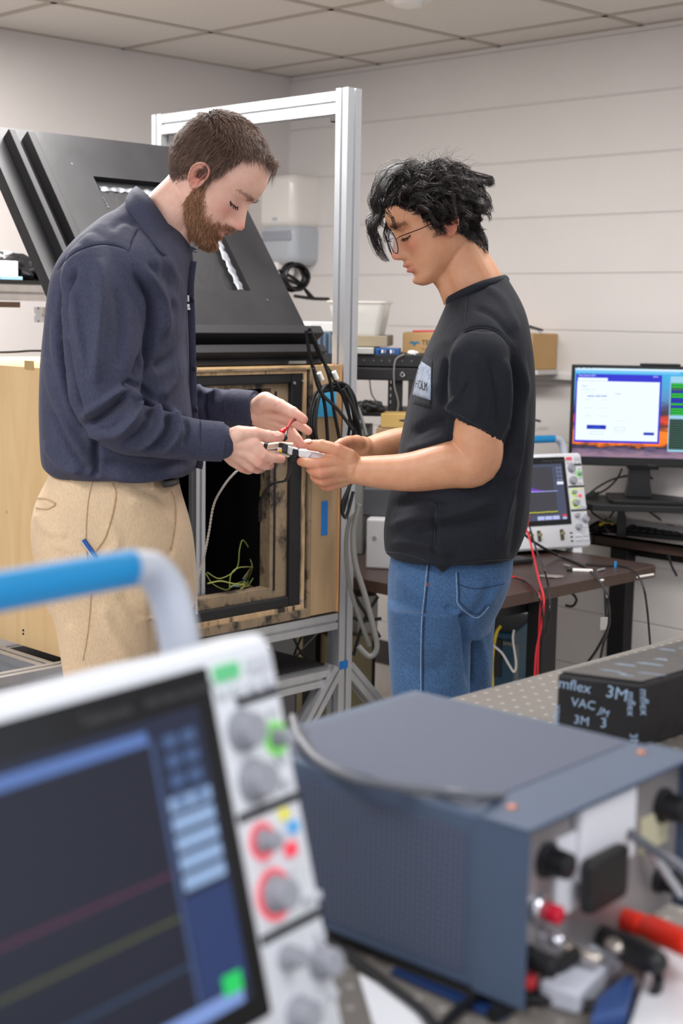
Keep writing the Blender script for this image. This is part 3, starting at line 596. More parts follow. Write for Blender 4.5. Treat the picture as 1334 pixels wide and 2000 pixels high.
# ---------------------------------------------------------------- oscilloscope
SCW = mat('instrument_white_plastic', (224, 226, 231), .45); SCG = mat('instrument_grey_plastic', (176, 180, 190), .5)
BEZ = mat('gloss_black_bezel', (12, 12, 14), .18); KNB = mat('grey_knob', (138, 140, 146), .5); BTN = mat('button_grey', (198, 201, 208), .5); DK_ = mat('legend_dark', (40, 42, 48), .5)
BLUEH = mat('blue_rubber_grip', (14, 128, 184), .5); BRASS = mat('bnc_metal', (190, 180, 150), .3, .9)
def em(name, rgb, s=1.): return mat(name, (10, 10, 12), .3, emit=rgb, es=s)
def scope(fr_, label, front, W=.42, Hh=.309, dp=.13):
    t = thing('oscilloscope', fr_.p(-W/2, dp/2, -Hh), label, 'oscilloscope')
    def rr(x0, z0, x1, z1, y, r, n=5):
        pts = []
        for cx, cz, a0 in ((x1-r, z1-r, 0), (x0+r, z1-r, 90), (x0+r, z0+r, 180), (x1-r, z0+r, 270)):
            for i in range(n+1):
                a = math.radians(a0+90*i/n); pts.append(fr_.p(cx+r*math.cos(a), y, cz+r*math.sin(a)))
        return pts
    mb = MB(); mb.loft([rr(-W+.006, -Hh+.006, -.006, -.006, -.004, .010), rr(-W, -Hh, 0, 0, .002, .014), rr(-W, -Hh, 0, 0, .028, .014)]); mb.build('front_shell', SCW, t, True)
    mb = MB(); mb.loft([rr(-W+.004, -Hh+.004, -.004, -.004, .028, .014), rr(-W+.006, -Hh+.01, -.006, -.006, dp, .014), rr(-W+.02, -Hh+.03, -.02, -.02, dp+.02, .014)]); mb.build('rear_shell', SCG, t, True)
    fx0, fx1, fz0, fz1 = -W+.012, -.070, -.233, -.012
    mb = MB(); mb.loft([rr(fx0, fz0, fx1, fz1, -.004, .003), rr(fx0, fz0, fx1, fz1, -.006, .003)]); bz = mb.build('bezel', BEZ, t, True)
    sx0, sx1, sz0, sz1 = fx0+.014, fx1-.014, fz0+.016, fz1-.022
    def el(x0, z0, x1, z1, m, lvl, nm, par, lab=None):
        mb = MB(); mb.box(fr_, (x0, -.006-.0004*lvl, z0), (x1, -.0058, z1)); o = mb.build(nm, m, par)
        if lab: o['label'] = lab
        return o
    if front:
        scr = el(sx0, sz0, sx1, sz1, em('screen_navy', (28, 36, 62), .8), 1, 'screen', t)
        el(sx0, sz0+.012, sx1-.046, sz1-.016, em('graticule_dark', (22, 26, 46), .7), 2, 'graticule', scr)
        el(sx0, sz1-.014, sx1-.048, sz1-.006, em('header_bar_blue', (88, 118, 180), .9), 2, 'header_bar', scr)
        el(sx1-.047, sz0+.012, sx1-.044, sz1-.012, em('divider_blue', (70, 88, 130), .8), 3, 'divider', scr)
        el(sx1-.042, sz0+.012, sx1-.002, sz0+.074, em('side_panel_blue', (38, 58, 108), .8), 2, 'side_field', scr)
        el(sx0+.02, sz0+.0, sx1-.008, sz0+.010, em('status_bar_light', (120, 146, 205), 1), 2, 'status_bar', scr)
        for k in range(5): el(sx1-.040, sz0+.078+k*.0118, sx1-.004, sz0+.078+k*.0118+.0086, em('soft_button_light', (146, 174, 214), .9), 3, 'soft_button', scr)
        for k in range(4):
            for j in range(2): el(sx1-.036+j*.016, sz1-.02-k*.012, sx1-.024+j*.016, sz1-.012-k*.012, em('soft_icon_blue', (72, 96, 140), .8), 3, 'soft_icon', scr)
        el(sx1-.024, sz0+.008, sx1-.008, sz0+.020, em('run_green', (30, 190, 90), 1.1), 4, 'status_lamp', scr, 'green lit field')
        def trace(zf, m, nm):
            mb = MB(); n = 90
            for i in range(n):
                xa, xb = sx0+(sx1-.048-sx0)*i/n, sx0+(sx1-.048-sx0)*(i+1)/n; za, zb_ = zf+.0006*math.sin(i*2.3), zf+.0006*math.sin((i+1)*2.3)
                mb.quad([fr_.p(xa, -.0072, za), fr_.p(xb, -.0072, zb_), fr_.p(xb, -.0072, zb_+.0022), fr_.p(xa, -.0072, za+.0022)])
            mb.build(nm, m, scr)
        trace(sz0+.090, em('trace_pink', (86, 40, 70), .9), 'signal_trace'); trace(sz0+.064, em('trace_olive', (78, 84, 50), .9), 'signal_trace'); trace(sz0+.035, em('trace_blue', (50, 70, 100), .8), 'signal_trace')
    else:
        scr = el(sx0, sz0, sx1, sz1, em('screen_slate', (70, 76, 100), .9), 1, 'screen', t)
        el(sx0, sz0+.095, sx1-.040, sz1-.010, em('graticule_grey', (66, 66, 74), .8), 2, 'graticule', scr)
        el(sx0, sz0+.020, sx1-.034, sz0+.093, em('graticule_grey', (66, 66, 74), .8), 2, 'graticule', scr)
        el(sx0, sz0+.093, sx1-.028, sz0+.0955, em('axis_line_lilac', (150, 160, 220), 1), 3, 'axis_line', scr)
        mb = MB(); rg = np.random.default_rng(4)
        for i in range(46):
            x = sx1-.18+i*.0022; h = (.004+.02*math.exp(-((i-20)/12)**2))*rg.uniform(.3, 1); mb.quad([fr_.p(x, -.0074, sz0+.0955), fr_.p(x+.0018, -.0074, sz0+.0955), fr_.p(x+.0009, -.0074, sz0+.0955+h)])
        mb.build('spectrum_trace', em('trace_violet', (140, 60, 235), 1.2), scr)
        mb = MB()
        for i in range(60):
            x = sx0+(sx1-.036-sx0)*i/60; z = sz0+.026+.001*rg.uniform(-1, 1); mb.quad([fr_.p(x, -.0074, z), fr_.p(x+.0055, -.0074, z), fr_.p(x+.0055, -.0074, z+.0028), fr_.p(x, -.0074, z+.0028)])
        mb.build('signal_trace', em('trace_yellow', (190, 190, 40), 1), scr)
        for k in range(4):
            for j in range(2): el(sx1-.024+j*.012, sz1-.018-k*.013, sx1-.016+j*.012, sz1-.010-k*.013, em('soft_icon_grey', (110, 118, 150), .9), 3, 'soft_icon', scr)
        el(sx1-.026, sz1-.068, sx1-.002, sz1-.059, em('soft_white', (225, 228, 245), 1), 3, 'soft_button', scr)
        for k in range(3): el(sx1-.115+k*.029, sz0+.002, sx1-.089+k*.029, sz0+.014, em('soft_lilac', (176, 182, 226), 1), 3, 'soft_button', scr)
        el(sx1-.018, sz0+.011, sx1-.003, sz0+.017, em('soft_red', (215, 50, 70), 1), 3, 'soft_button', scr); el(sx1-.018, sz0+.002, sx1-.003, sz0+.009, em('soft_lilac', (176, 182, 226), 1), 3, 'soft_button', scr)
    WT = em('bezel_print', (130, 130, 132), .25)
    text('maker_name', 'Tektronix', WT, bz, fr_.at(-.180 if front else -.160, -.0062, fz1-.0155), .010); text('model_name', 'MIXED SIGNAL OSCILLOSCOPE', WT, bz, fr_.at(-.128 if front else -.115, -.0062, fz1-.0145), .0062, w=.048 if not front else .06)
    # control strip
    for x0, x1, z in ((-.048, -.007, -.040), (-.066, -.004, -.111), (-.066, -.004, -.189)):
        mb = MB(); mb.box(fr_, (x0, -.0055, z-.0028), (x1, -.004, z+.0028)); mb.build('legend_bar', DK_, t)
    lit = em('ring_red' if front else 'ring_green', (236, 84, 100) if front else (190, 225, 90), 1.)
    WK = mat('knob_soft_grey', (150, 152, 160), .5)
    for x, z, r, ring in ((-.048, -.058 if front else -.051, .0125, 0), (-.017, -.070, .006, 2), (-.046, -.091, .013, 0), (-.048, -.130, .007, 1), (-.046, -.165, .0115, 1), (-.046, -.206, .0075, 0), (-.015, -.220, .0105, 0), (-.045, -.243, .0105, 0)):
        if ring:
            c = fr_.p(x, -.0045, z); mb = MB(); th_ = np.linspace(0, 2*math.pi, 25)[:-1]
            mb.tube([fr_.p(x+(r+.0035)*math.cos(a), -.0048, z+(r+.0035)*math.sin(a)) for a in th_], .0018, 6, closed=True)
            mb.build('lit_ring', lit if ring == 1 else em('ring_green2', (120, 220, 90), .9), t, True)
        c = fr_.p(x, -.004, z); mb = MB(); mb.lathe(c, -fr_.ey, [(0, r*1.1), (.003, r*1.1), (.0035, r*.95), (.013, r*.88), (.0145, r*.8), (.0146, 0.)], 28); mb.build('knob', WK, t, True)
    def btn(x, z, wx, wz, m=BTN, nm='button'):
        mb = MB(); mb.box(fr_, (x-wx/2, -.0075, z-wz/2), (x+wx/2, -.004, z+wz/2)); return mb.build(nm, m, t, bevel=.0008)
    tag(btn(-.053, -.019, .022, .010, em('run_button_green', (110, 215, 150), .8) if front else em('stop_button_red', (235, 90, 110), .8), 'run_button'), 'lit run stop button')
    btn(-.022, -.019, .022, .010)
    for x in (-.060, -.046, -.030, -.015): btn(x, -.032, .009, .006)
    for x, z in ((-.017, -.052), (-.017, -.084), (-.017, -.100), (-.030, -.156), (-.017, -.178), (-.008, -.178), (-.012, -.203), (-.022, -.243), (-.010, -.243)): btn(x, z, .008, .005)
    btn(-.024, -.119, .008, .007, em('lamp_yellow', (235, 225, 90), .9), 'lit_button'); btn(-.024, -.142, .010, .009, em('lamp_red', (240, 70, 90), 1), 'lit_button')
    if front: btn(-.018, -.129, .009, .008, em('lamp_cyan', (90, 170, 230), .9), 'lit_button')
    for z in (-.272, -.285):
        for x in (-.048, -.018): btn(x, z, .022, .007)
    for z in (-.262, -.275, -.288): mb = MB(); mb.box(fr_, (-.080, -.0045, z-.0025), (-.070, -.0035, z+.0025)); mb.build('usb_port', BEZ, t)
    for x in ((-.112, -.20, -.232, -.30, -.35) if not front else (-.112, -.17, -.23, -.29, -.35)):
        c = fr_.p(x, -.004, -.265); mb = MB(); mb.box(fr_, (x-.006, -.008, -.283), (x+.006, -.004, -.248)); j = mb.build('probe_port', mat('port_gold_black', (92, 82, 58), .35, .6), t, bevel=.001)
        MB().lathe(fr_.p(x, -.008, -.262), -fr_.ey, [(0, .0055), (.010, .0055), (.010, .003), (.002, .003)], 20).build('bnc_socket', BRASS, j, True)
    # feet and handle
    for x in (-W+.05, -.05):
        mb = MB(); mb.box(fr_, (x-.018, .004, -Hh-.020), (x+.018, .05, -Hh+.002)); mb.build('foot', SCW, t, bevel=.004)
    hy, hz = .062, .058
    for sx in (-.022, -W+.022):
        s_ = 1 if sx > -.1 else -1
        P = cr([fr_.p(sx, hy, -.012), fr_.p(sx, hy, .022), fr_.p(sx-.004*s_, hy, hz-.016), fr_.p(sx-.016*s_, hy, hz-.003), fr_.p(sx-.034*s_, hy, hz)], 6)
        MB().tube(P, .012, 12, flat=1.35, up=fr_.ey).build('handle_bracket', SCG, t, True)
    P = [fr_.p(x, hy, hz) for x in np.linspace(-W+.05, -.052, 12)]; MB().capsule(P, .0125, 18).build('handle_grip', BLUEH, t, True)
    return t
def tilt_frame(P, yaw, til):
    w_ = np.array([math.cos(yaw), math.sin(yaw), 0]); nb = np.array([-math.sin(yaw), math.cos(yaw), 0]); z = np.array([0, 0, 1.])
    return Fr(P, w_, nb*math.cos(til)-z*math.sin(til), nb*math.sin(til)+z*math.cos(til))
SB = tilt_frame((.781, 4.712, CAM_H-.445), .458, .256)
scope(SB, 'white oscilloscope with purple and yellow traces on the walnut desk', False)

# ---------------------------------------------------------------- monitor, riser, keyboard, desk clutter
mTL = WY(1118, 712, 4.85); mw = .543; mh = .325
my = math.radians(-2.0-4)
MO = Fr(mTL, (math.cos(my), math.sin(my), 0), (-math.sin(my), math.cos(my), 0), (0, 0, 1))
mon = thing('monitor', MO.p(mw/2, .05, -mh-.1), 'black computer monitor showing a white window over a sunset wallpaper', 'monitor')
mh = (WP(1118, 712, mTL, MO.ey)-WP(1116, 908, mTL, MO.ey))[2]; kx = mh/.325
mw = .545*kx*1.0
mb = MB(); mb.box(MO, (0, 0, -mh), (mw, .045, 0)); mb.build('housing', BLK, mon, bevel=.004)
sc_x0, sc_x1, sc_z1, sc_z0 = .010, mw-.010, -.010, -mh+.030
def sw(px, py):
    P = WP(px, py, MO.O, MO.ey)-MO.O; return P@MO.ex, P@MO.ez
def el2(x0, z0, x1, z1, m, lvl, nm, par):
    mb = MB(); mb.box(MO, (x0, -.001-.0005*lvl, z0), (x1, -.0005, z1)); return mb.build(nm, m, par)
def px2(a, b, c, d):   # zoom coordinates (5.7x from 1100,690) -> screen rectangle
    x0, z1 = sw(1100+a/5.7, 690+b/5.7); x1, z0 = sw(1100+c/5.7, 690+d/5.7); return x0, z0, x1, z1
# wallpaper: sunset gradient by height (what the screen shows)
wm = bpy.data.materials.new('screen_sunset'); wm.use_nodes = True; nt = wm.node_tree; b = nt.nodes['Principled BSDF']; N = nt.nodes.new; L = nt.links.new
tc = N('ShaderNodeTexCoord'); sp = N('ShaderNodeSeparateXYZ'); L(tc.outputs['Generated'], sp.inputs[0])
nn = N('ShaderNodeTexNoise'); nn.inputs['Scale'].default_value = 9; nn.inputs['Detail'].default_value = 5; mpp = N('ShaderNodeMapping'); mpp.inputs['Scale'].default_value = (1, 1, 3); L(tc.outputs['Generated'], mpp.inputs[0]); L(mpp.outputs[0], nn.inputs['Vector'])
ad = N('ShaderNodeMath'); ad.operation = 'MULTIPLY_ADD'; L(nn.outputs['Fac'], ad.inputs[0]); ad.inputs[1].default_value = .16; L(sp.outputs['Z'], ad.inputs[2])
rp = N('ShaderNodeValToRGB'); rp.color_ramp.interpolation = 'LINEAR'; cs = [(0.0, (60, 70, 120)), (.10, (150, 120, 140)), (.19, (60, 56, 92)), (.205, (30, 22, 26)), (.24, (250, 120, 10)), (.36, (250, 130, 20)), (.44, (90, 40, 36)), (.5, (230, 70, 30)), (.58, (60, 40, 50)), (.66, (70, 80, 120)), (.75, (80, 140, 190)), (1., (60, 170, 220))]
rp.color_ramp.elements.remove(rp.color_ramp.elements[1]); rp.color_ramp.elements[0].position = 0; rp.color_ramp.elements[0].color = (*lin(cs[0][1]), 1)
for p_, c_ in cs[1:]:
    e_ = rp.color_ramp.elements.new(p_); e_.color = (*lin(c_), 1)
L(ad.outputs[0], rp.inputs[0]); L(rp.outputs[0], b.inputs['Emission Color']); b.inputs['Emission Strength'].default_value = 1; b.inputs['Base Color'].default_value = (0, 0, 0, 1)
scr = el2(sc_x0, sc_z0, sc_x1, sc_z1, wm, 1, 'screen', mon)
WHT = em('ui_white', (226, 238, 250), 1.05); NAV = em('ui_navy', (40, 40, 200), 1); NAV2 = em('ui_button_navy', (16, 36, 175), 1); UIL = em('ui_light_blue', (150, 200, 240), 1); UIT = em('ui_text_blue', (110, 120, 190), 1); UIG = em('ui_text_grey', (170, 190, 205), 1)
el2(sc_x0, sw(1120, 722)[1], sc_x1, sc_z1, em('ui_taskbar', (205, 230, 245), 1), 2, 'task_bar', scr)
el2(sc_x0, sw(1120, 727)[1], sc_x1-.2, sw(1120, 722)[1], em('ui_sky', (110, 190, 235), 1), 2, 'sky_band', scr)
for a in (140, 190, 255, 300, 668, 850): el2(*px2(a, 150, a+18, 168), em('ui_icon_dark', (30, 40, 70), 1), 3, 'icon', scr)
x0, z0, x1, z1 = px2(145, 226, 1066, 1010)
win = el2(x0, z0, x1, z1, NAV, 2, 'window_frame', scr)
wx0, wz0, wx1, wz1 = px2(158, 305, 1045, 985); win2 = el2(wx0, wz0, wx1, wz1, WHT, 3, 'window_page', scr)
a = px2(165, 268, 495, 310); el2(a[0], a[1], a[2], a[3], WHT, 3, 'tab', scr)
el2(*px2(262, 795, 475, 846), NAV2, 4, 'start_button', scr); el2(*px2(893, 880, 1010, 914), NAV2, 4, 'close_button', scr)
for q_ in ((570, 822, 685, 862), (300, 868, 442, 905)):
    el2(*px2(*q_), UIG, 4, 'field', scr); el2(*px2(q_[0]+4, q_[1]+4, q_[2]-4, q_[3]-4), WHT, 5, 'field_inside', scr)
for q_ in ((205, 398, 372, 406), (205, 432, 350, 438), (248, 512, 300, 518), (435, 515, 490, 521), (228, 602, 325, 608), (376, 605, 522, 611), (235, 690, 305, 696), (376, 692, 510, 698), (570, 748, 700, 754), (565, 888, 665, 893), (760, 520, 768, 528)): el2(*px2(*q_), UIG, 4, 'text_line', scr)
UW = em('ui_text_white', (225, 230, 255), 1)
def stx(body, a, b_, size, m, w_=None, nm='lettering'):
    x, z = sw(1100+a/5.7, 690+b_/5.7); return text(nm, body, m, scr, MO.at(x, -.0040, z), size, w_)
stx('Test Stand GUI', 165, 252, .0085, UW, (190/5.7)*4.85/F_PX, 'window_title'); stx('AUTO', 1000, 270, .0075, UW, (55/5.7)*4.85/F_PX, 'mode_text')
stx('Test', 203, 372, .009, UIT, (58/5.7)*4.85/F_PX, 'page_heading'); [el2(*px2(a_, 470, b__, 482), UIT, 4, 'text_line', scr) for a_, b__ in ((265, 345), (358, 412), (420, 486))]; stx('Image', 578, 456, .0065, UIT, (60/5.7)*4.85/F_PX, 'image_caption'); stx('Run Test', 320, 828, .0065, em('ui_cyan', (40, 120, 220), 1), (90/5.7)*4.85/F_PX, 'button_text')
TB = em('terminal_black', (18, 30, 28), 1); TG = em('terminal_green', (30, 190, 60), 1); TBL = em('terminal_blue', (20, 50, 190), 1); TGR = em('terminal_grey', (70, 120, 100), .8)
xA, zA = sw(1310, 735); _, zB_ = sw(1310, 882); xE = sc_x1-.02
tw = el2(xA, zB_, xE, zA, em('terminal_edge', (150, 200, 225), 1), 2, 'terminal_window', scr)
for r0, r1, cc in ((748, 811, 0), (818, 878, 1)):
    _, za = sw(1310, r0); _, zb_ = sw(1310, r1); el2(xA+.003, zb_, xE-.003, za, TB, 3, 'terminal_field', scr)
    nrow = 13
    for k in range(nrow):
        zr = za-(za-zb_)*(k+.5)/nrow; m_ = ([TG, TG, TGR, TBL, TG, TG, TBL, TBL, TG, TBL, TG, TG, TG][k] if cc == 0 else TGR)
        wdt = (.16 if m_ is not TGR else np.random.default_rng(k).uniform(.05, .16)); el2(xA+.005, zr-(za-zb_)/nrow*.32*(1 if cc == 0 else .5), min(xE-.004, xA+.005+wdt), zr+(za-zb_)/nrow*.32*(1 if cc == 0 else .5), m_, 4, 'terminal_row', scr)
x, z = sw(1265, 910); text('maker_name', 'BenQ', em('bezel_print2', (120, 120, 124), .3), mon, MO.at(x, -.0008, z-.001), .012)
x, z = sw(1252, 712); mb = MB(); mb.box(MO, (x, .0, 0), (x+.13, .04, .008)); mb.build('top_clip', BLK, mon, bevel=.002)
# stand column + riser
cA = sw(1232, 918)[0]; cB_ = sw(1272, 918)[0]; zR = WP(1250, 972, MO.p(0, .03), MO.ey)[2]
mb = MB(); mb.loft([[MO.p(x_, y_, z_-MO.O[2]+0) for x_, y_ in ((cA-.006, .03), (cB_+.006, .03), (cB_+.006, .09), (cA-.006, .09))] if False else [MO.p(x_, y_, z_) for x_, y_ in ((cA-k_, .03), (cB_+k_, .03), (cB_+k_, .09), (cA-k_, .09))] for z_, k_ in ((zR-MO.O[2], .012), (zR-MO.O[2]+.05, .002), (-mh+.06, 0))]); mb.build('stand_column', BLK, mon, bevel=.004)
mb = MB(); mb.box(MO, (cA-.01, .02, -mh-.012), (cB_+.028, .08, -mh+.02)); mb.build('hinge_block', BLK, mon, bevel=.004)
zr0 = zR-.012
mb = MB(); mb.loft([rrect(MO, cA-.07, -.05, cB_+.16, .16, zr0-MO.O[2], .02), rrect(MO, cA-.07, -.05, cB_+.16, .16, zR-MO.O[2], .02)]); mb.build('stand_base', BLK, mon, bevel=.002)
mb = MB(); RZ = zr0-.022
rs = thing('monitor_riser', MO.p(.25, .05, ZD-MO.O[2]), 'low black riser shelf carrying the monitor above the wall desk', 'riser')
xl, _ = sw(1152, 985)
mb.loft([rrect(MO, xl-.02, -.09, xl+.62, .18, RZ-MO.O[2], .03), rrect(MO, xl-.02, -.09, xl+.62, .18, RZ-MO.O[2]+.022, .03)]); mb.build('shelf_plate', BLK, rs, bevel=.003)
for x_ in (xl+.12, xl+.52):
    mb = MB(); mb.box(MO, (x_-.015, .12, ZD-MO.O[2]), (x_+.015, .15, RZ-MO.O[2])); mb.build('support', BLK, rs)
# keyboard
kb = thing('keyboard', WZ(1300, 1045, ZD), 'black keyboard on the wall desk below the monitor', 'keyboard')
k0 = WZ(1222, 1038, ZD+.01); KF = Fr(np.array([k0[0], k0[1], ZD]), U, -V_, (0, 0, 1)); KF = rotz(KF.O, -28)
mb = MB(); mb.prism([KF.p(0, y_, z_) for y_, z_ in ((-.07, .004), (.07, .004), (.07, .03), (-.07, .018))], KF.ex*.44); mb.build('case', BLK, kb, bevel=.004)
keyM = mat('key_cap', (32, 32, 35), .5)
mb = MB()
for r_ in range(5):
    for c_ in range(15):
        mb.box(KF, (.012+c_*.028, -.06+r_*.025, .02+.0022*r_), (.036+c_*.028, -.039+r_*.025, .028+.0022*r_))
tag(mb.build('keys', keyM, kb, bevel=.001, seg=1), kind='stuff')
def cab(name, pts, r, m, label, cat='cable', n=8, group=None):
    return tag(MB().tube(cr(pts, n), r, 7).build(name, m, None, True), label, cat, group)
RED = mat('red_lead_silicone', (196, 30, 44), .4); YEL = mat('yellow_cable', (214, 180, 40), .45); REDP = mat('red_plastic', (205, 26, 36), .35); WHC = mat('white_cable', (215, 214, 210), .5)
# clutter left of the keyboard
c = WZ(1195, 1036, ZD)
cab('tangled_cable', [WZ(1150, 1030, ZD+.02), WZ(1172, 1020, ZD+.03), WZ(1190, 1038, ZD+.02), WZ(1210, 1022, ZD+.03), WZ(1190, 1012, ZD+.04), WZ(1165, 1035, ZD+.02)], .006, CAB, 'tangle of black cable in the heap left of the keyboard')
cab('yellow_lead', [WZ(1172, 1025, ZD+.04), WZ(1185, 1018, ZD+.05), WZ(1198, 1024, ZD+.04)], .005, YEL, 'short yellow lead in the heap left of the keyboard')
mb = MB(); f_ = rotz(WZ(1216, 1040, ZD), -20); mb.box(f_, (-.05, -.03, 0), (.05, .02, .018)); tag(mb.build('red_clamp', REDP, bevel=.006, seg=3), 'red plastic tool lying at the left end of the keyboard', 'tool')
mb = MB(); f_ = rotz(WZ(1247, 1030, ZD), 10); mb.box(f_, (-.02, -.02, 0), (.02, .02, .028)); tag(mb.build('red_cap', REDP, bevel=.008, seg=3), 'small red plastic cap behind the keyboard', 'cap')  # a small red cap, built as a rounded block
t = thing('plastic_cup', WZ(1232, 1034, ZD), 'clear plastic container behind the left end of the keyboard', 'container')
MB().lathe(WZ(1232, 1030, ZD), (0, 0, 1), [(0, .028), (.03, .033), (.055, .036), (.055, .034), (.003, .026)], 24).build('body', mat('clear_plastic', (220, 215, 218), .2, alpha=.35), t, True)
mb = MB(); f_ = rotz(WZ(1166, 1026, ZD), 60); mb.box(f_, (-.02, -.012, .0), (.02, .012, .06)); tag(mb.build('power_adapter', WHP, bevel=.006, seg=3), 'white plug block standing by the oscilloscope corner', 'adapter')
blob('tangled_cables', rotz(WZ(1178, 1040, ZD), 0), (.06, .05, .016), mat('dark_cable_heap', (26, 26, 28), .5), 'low heap of black probes and connectors left of the red tool', 'cables', 9, .35)
# monitor cables
Ym = 4.98
for pts, lb in (([(1215, 915), (1205, 935), (1185, 955), (1160, 968), (1150, 975)], 'black cable curving from the monitor back to the riser corner'), ([(1150, 965), (1170, 950), (1200, 935), (1235, 929), (1270, 932), (1300, 965), (1334, 1000)], 'thin black cable arching across the monitor column'), ([(1334, 916), (1310, 932), (1275, 945)], 'black cable right of the monitor column'), ([(1150, 975), (1156, 1000), (1180, 1016), (1195, 1020)], 'black cable dropping from the riser corner to the heap'), ([(1205, 990), (1190, 1012)], 'thick black cable below the riser'), ([(1255, 990), (1290, 1015), (1312, 1025), (1334, 1018)], 'thin cable sagging below the riser on the right'), ([(1282, 990), (1300, 1012), (1312, 1024)], 'short thin cable below the riser')):
    cab('monitor_cable', [WY(x, y, Ym if y < 990 else 4.85) for x, y in pts], .0035, CAB, lb)
for k in range(5):
    rg = np.random.default_rng(k+40); cab('cable_knot', [WY(1150+rg.uniform(-6, 20), 965+rg.uniform(-6, 12), 4.9) for _ in range(5)], .0035, CAB, 'black cable knotted at the left corner of the monitor riser', group='knotted cables at the riser')
# items on the front desk
zt = ZD
mb = MB(); f_ = rotz(WZ(1138, 1116, zt), -8); mb.box(f_, (-.03, -.012, 0), (.03, .012, .007)); u_ = thing('usb_stick', f_.O, 'white USB stick lying on the walnut desk', 'usb stick')
mb.build('body', WHP, u_, bevel=.002); mb = MB(); mb.box(f_, (-.048, -.008, .001), (-.03, .008, .006)); mb.build('plug', BLK, u_)
cab('probe_lead', [WZ(1020, 1040, .80), WZ(1045, 1060, .76), WZ(1090, 1085, zt+.01), WZ(1140, 1106, zt+.004), WZ(1170, 1135, zt+.003), WY(1184, 1158, 3.72), WY(1190, 1200, 3.75), WY(1186, 1230, 3.8), WY(1165, 1270, 3.9), WY(1145, 1298, 3.95)], .0042, CAB, 'black probe lead crossing the desk and dropping over its edge')
cab('probe_lead', [WZ(1144, 1102, zt+.004), WZ(1180, 1105, zt+.004), WZ(1215, 1106, zt+.004), WZ(1240, 1118, zt+.004), WY(1256, 1145, 3.78), WY(1264, 1190, 3.8), WY(1270, 1260, 3.8)], .003, CAB, 'thin black lead trailing off the right end of the desk')
cab('hanging_cable', [WY(1182, 1150, 4.1), WY(1183, 1190, 4.1), WY(1186, 1230, 4.1), WY(1178, 1260, 4.1), WY(1172, 1290, 4.1)], .004, CAB, 'black cable hanging behind the desk leg with a white tag')
cab('hanging_cable', [WY(1304, 1080, 4.6), WY(1312, 1105, 4.6), WY(1322, 1125, 4.6)], .004, CAB, 'black cable hanging below the wall desk on the right')
mb = MB(); f_ = rotz(WY(1180, 1218, 4.06), 20); mb.box(f_, (-.012, -.003, -.018), (.012, .003, .018)); tag(mb.build('cable_tag', mat('grey_tag', (170, 168, 165), .6), bevel=.001), 'pale tag on the cable hanging by the desk leg', 'label')
for (x0, y0, x1, y1), m_, lb in (((1102, 1103, 1114, 1106), ALU, 'bare metal probe tip beside the white USB stick'), ((1167, 1114, 1180, 1111), ALU, 'metal probe tip right of the white USB stick'), ((1172, 1134, 1178, 1133), WHP, 'white sleeve on the cable at the desk edge'), ((1245, 1127, 1276, 1122), WHP, 'white scrap along the right edge of the desk')):
    tag(MB().tube([WZ(x0, y0, zt+.005), WZ(x1, y1, zt+.005)], .0035, 8).build('probe_tip', m_, None, True), lb, 'connector')
tag(MB().cyl(WZ(1202, 1108, zt), WZ(1202, 1108, zt)+[0, 0, .018], .004, n=12).build('blue_cap', mat('cyan_plastic', (30, 140, 200), .4), None, True), 'tiny blue cap standing on the desk near its right end', 'pin')  # a tiny blue cap, built as a thin cylinder
blob('paper_scrap', rotz(WZ(1078, 1127, zt), 0), (.035, .02, .003), mat('grey_scrap', (128, 122, 118), .7), 'small grey scrap on the desk below the oscilloscope', 'scrap', 4, .2)
tag(MB().box(rotz(WZ(1012, 1098, zt), 30), (-.05, -.04, 0), (.03, .03, .015)).build('wall_adapter', BLK, bevel=.004), 'flat black adapter on the desk behind the right man', 'adapter')
# red and black test leads
cab('red_test_lead', [WY(1022, 1020, 4.3), WY(1032, 1045, 4.28), WY(1042, 1085, 4.2), WY(1052, 1130, 3.95), WY(1062, 1170, 3.75), WY(1058, 1220, 3.75), WY(1048, 1270, 3.75), WY(1044, 1325, 3.75)], .0030, RED, 'long red test lead hanging from the oscilloscope to the floor side')
cab('red_test_lead', [WZ(998, 1126, zt+.006), WZ(1020, 1133, zt+.006), WZ(1040, 1148, zt+.006), WY(1055, 1168, 3.74), WY(1054, 1210, 3.76), WY(1052, 1260, 3.78), WY(1050, 1320, 3.8)], .0030, RED, 'shorter red test lead running off the desk edge')
cab('black_test_lead', [WY(1035, 1030, 4.32), WY(1048, 1075, 4.2), WY(1062, 1110, 3.9), WZ(1071, 1145, zt+.004), WY(1074, 1180, 3.73), WY(1068, 1240, 3.75)], .0026, CAB, 'black test lead beside the long red one')
cab('black_test_lead', [WZ(1005, 1128, zt+.012), WZ(1030, 1138, zt+.01), WY(1050, 1160, 3.72), WY(1060, 1200, 3.72), WY(1063, 1250, 3.75)], .0026, CAB, 'black test lead following the shorter red one')
t = thing('alligator_clip', WY(1024, 1020, 4.32), 'red clip hooked at the oscilloscope beside the right man', 'clip')
MB().capsule([WY(1020, 1040, 4.3), WY(1028, 1018, 4.33)], [.012, .009], 10).build('boot', REDP, t, True)
MB().capsule([WY(1031, 1010, 4.32), WY(1027, 985, 4.34)], [.006, .003], 8).build('jaw', REDP, t, True)
cab('cable_loop', [WY(1104, 1152, 4.2), WY(1118, 1160, 4.2), WY(1126, 1172, 4.2), WY(1118, 1184, 4.2), WY(1104, 1182, 4.2)], .004, CAB, 'black cable loop under the desk beside its middle leg')
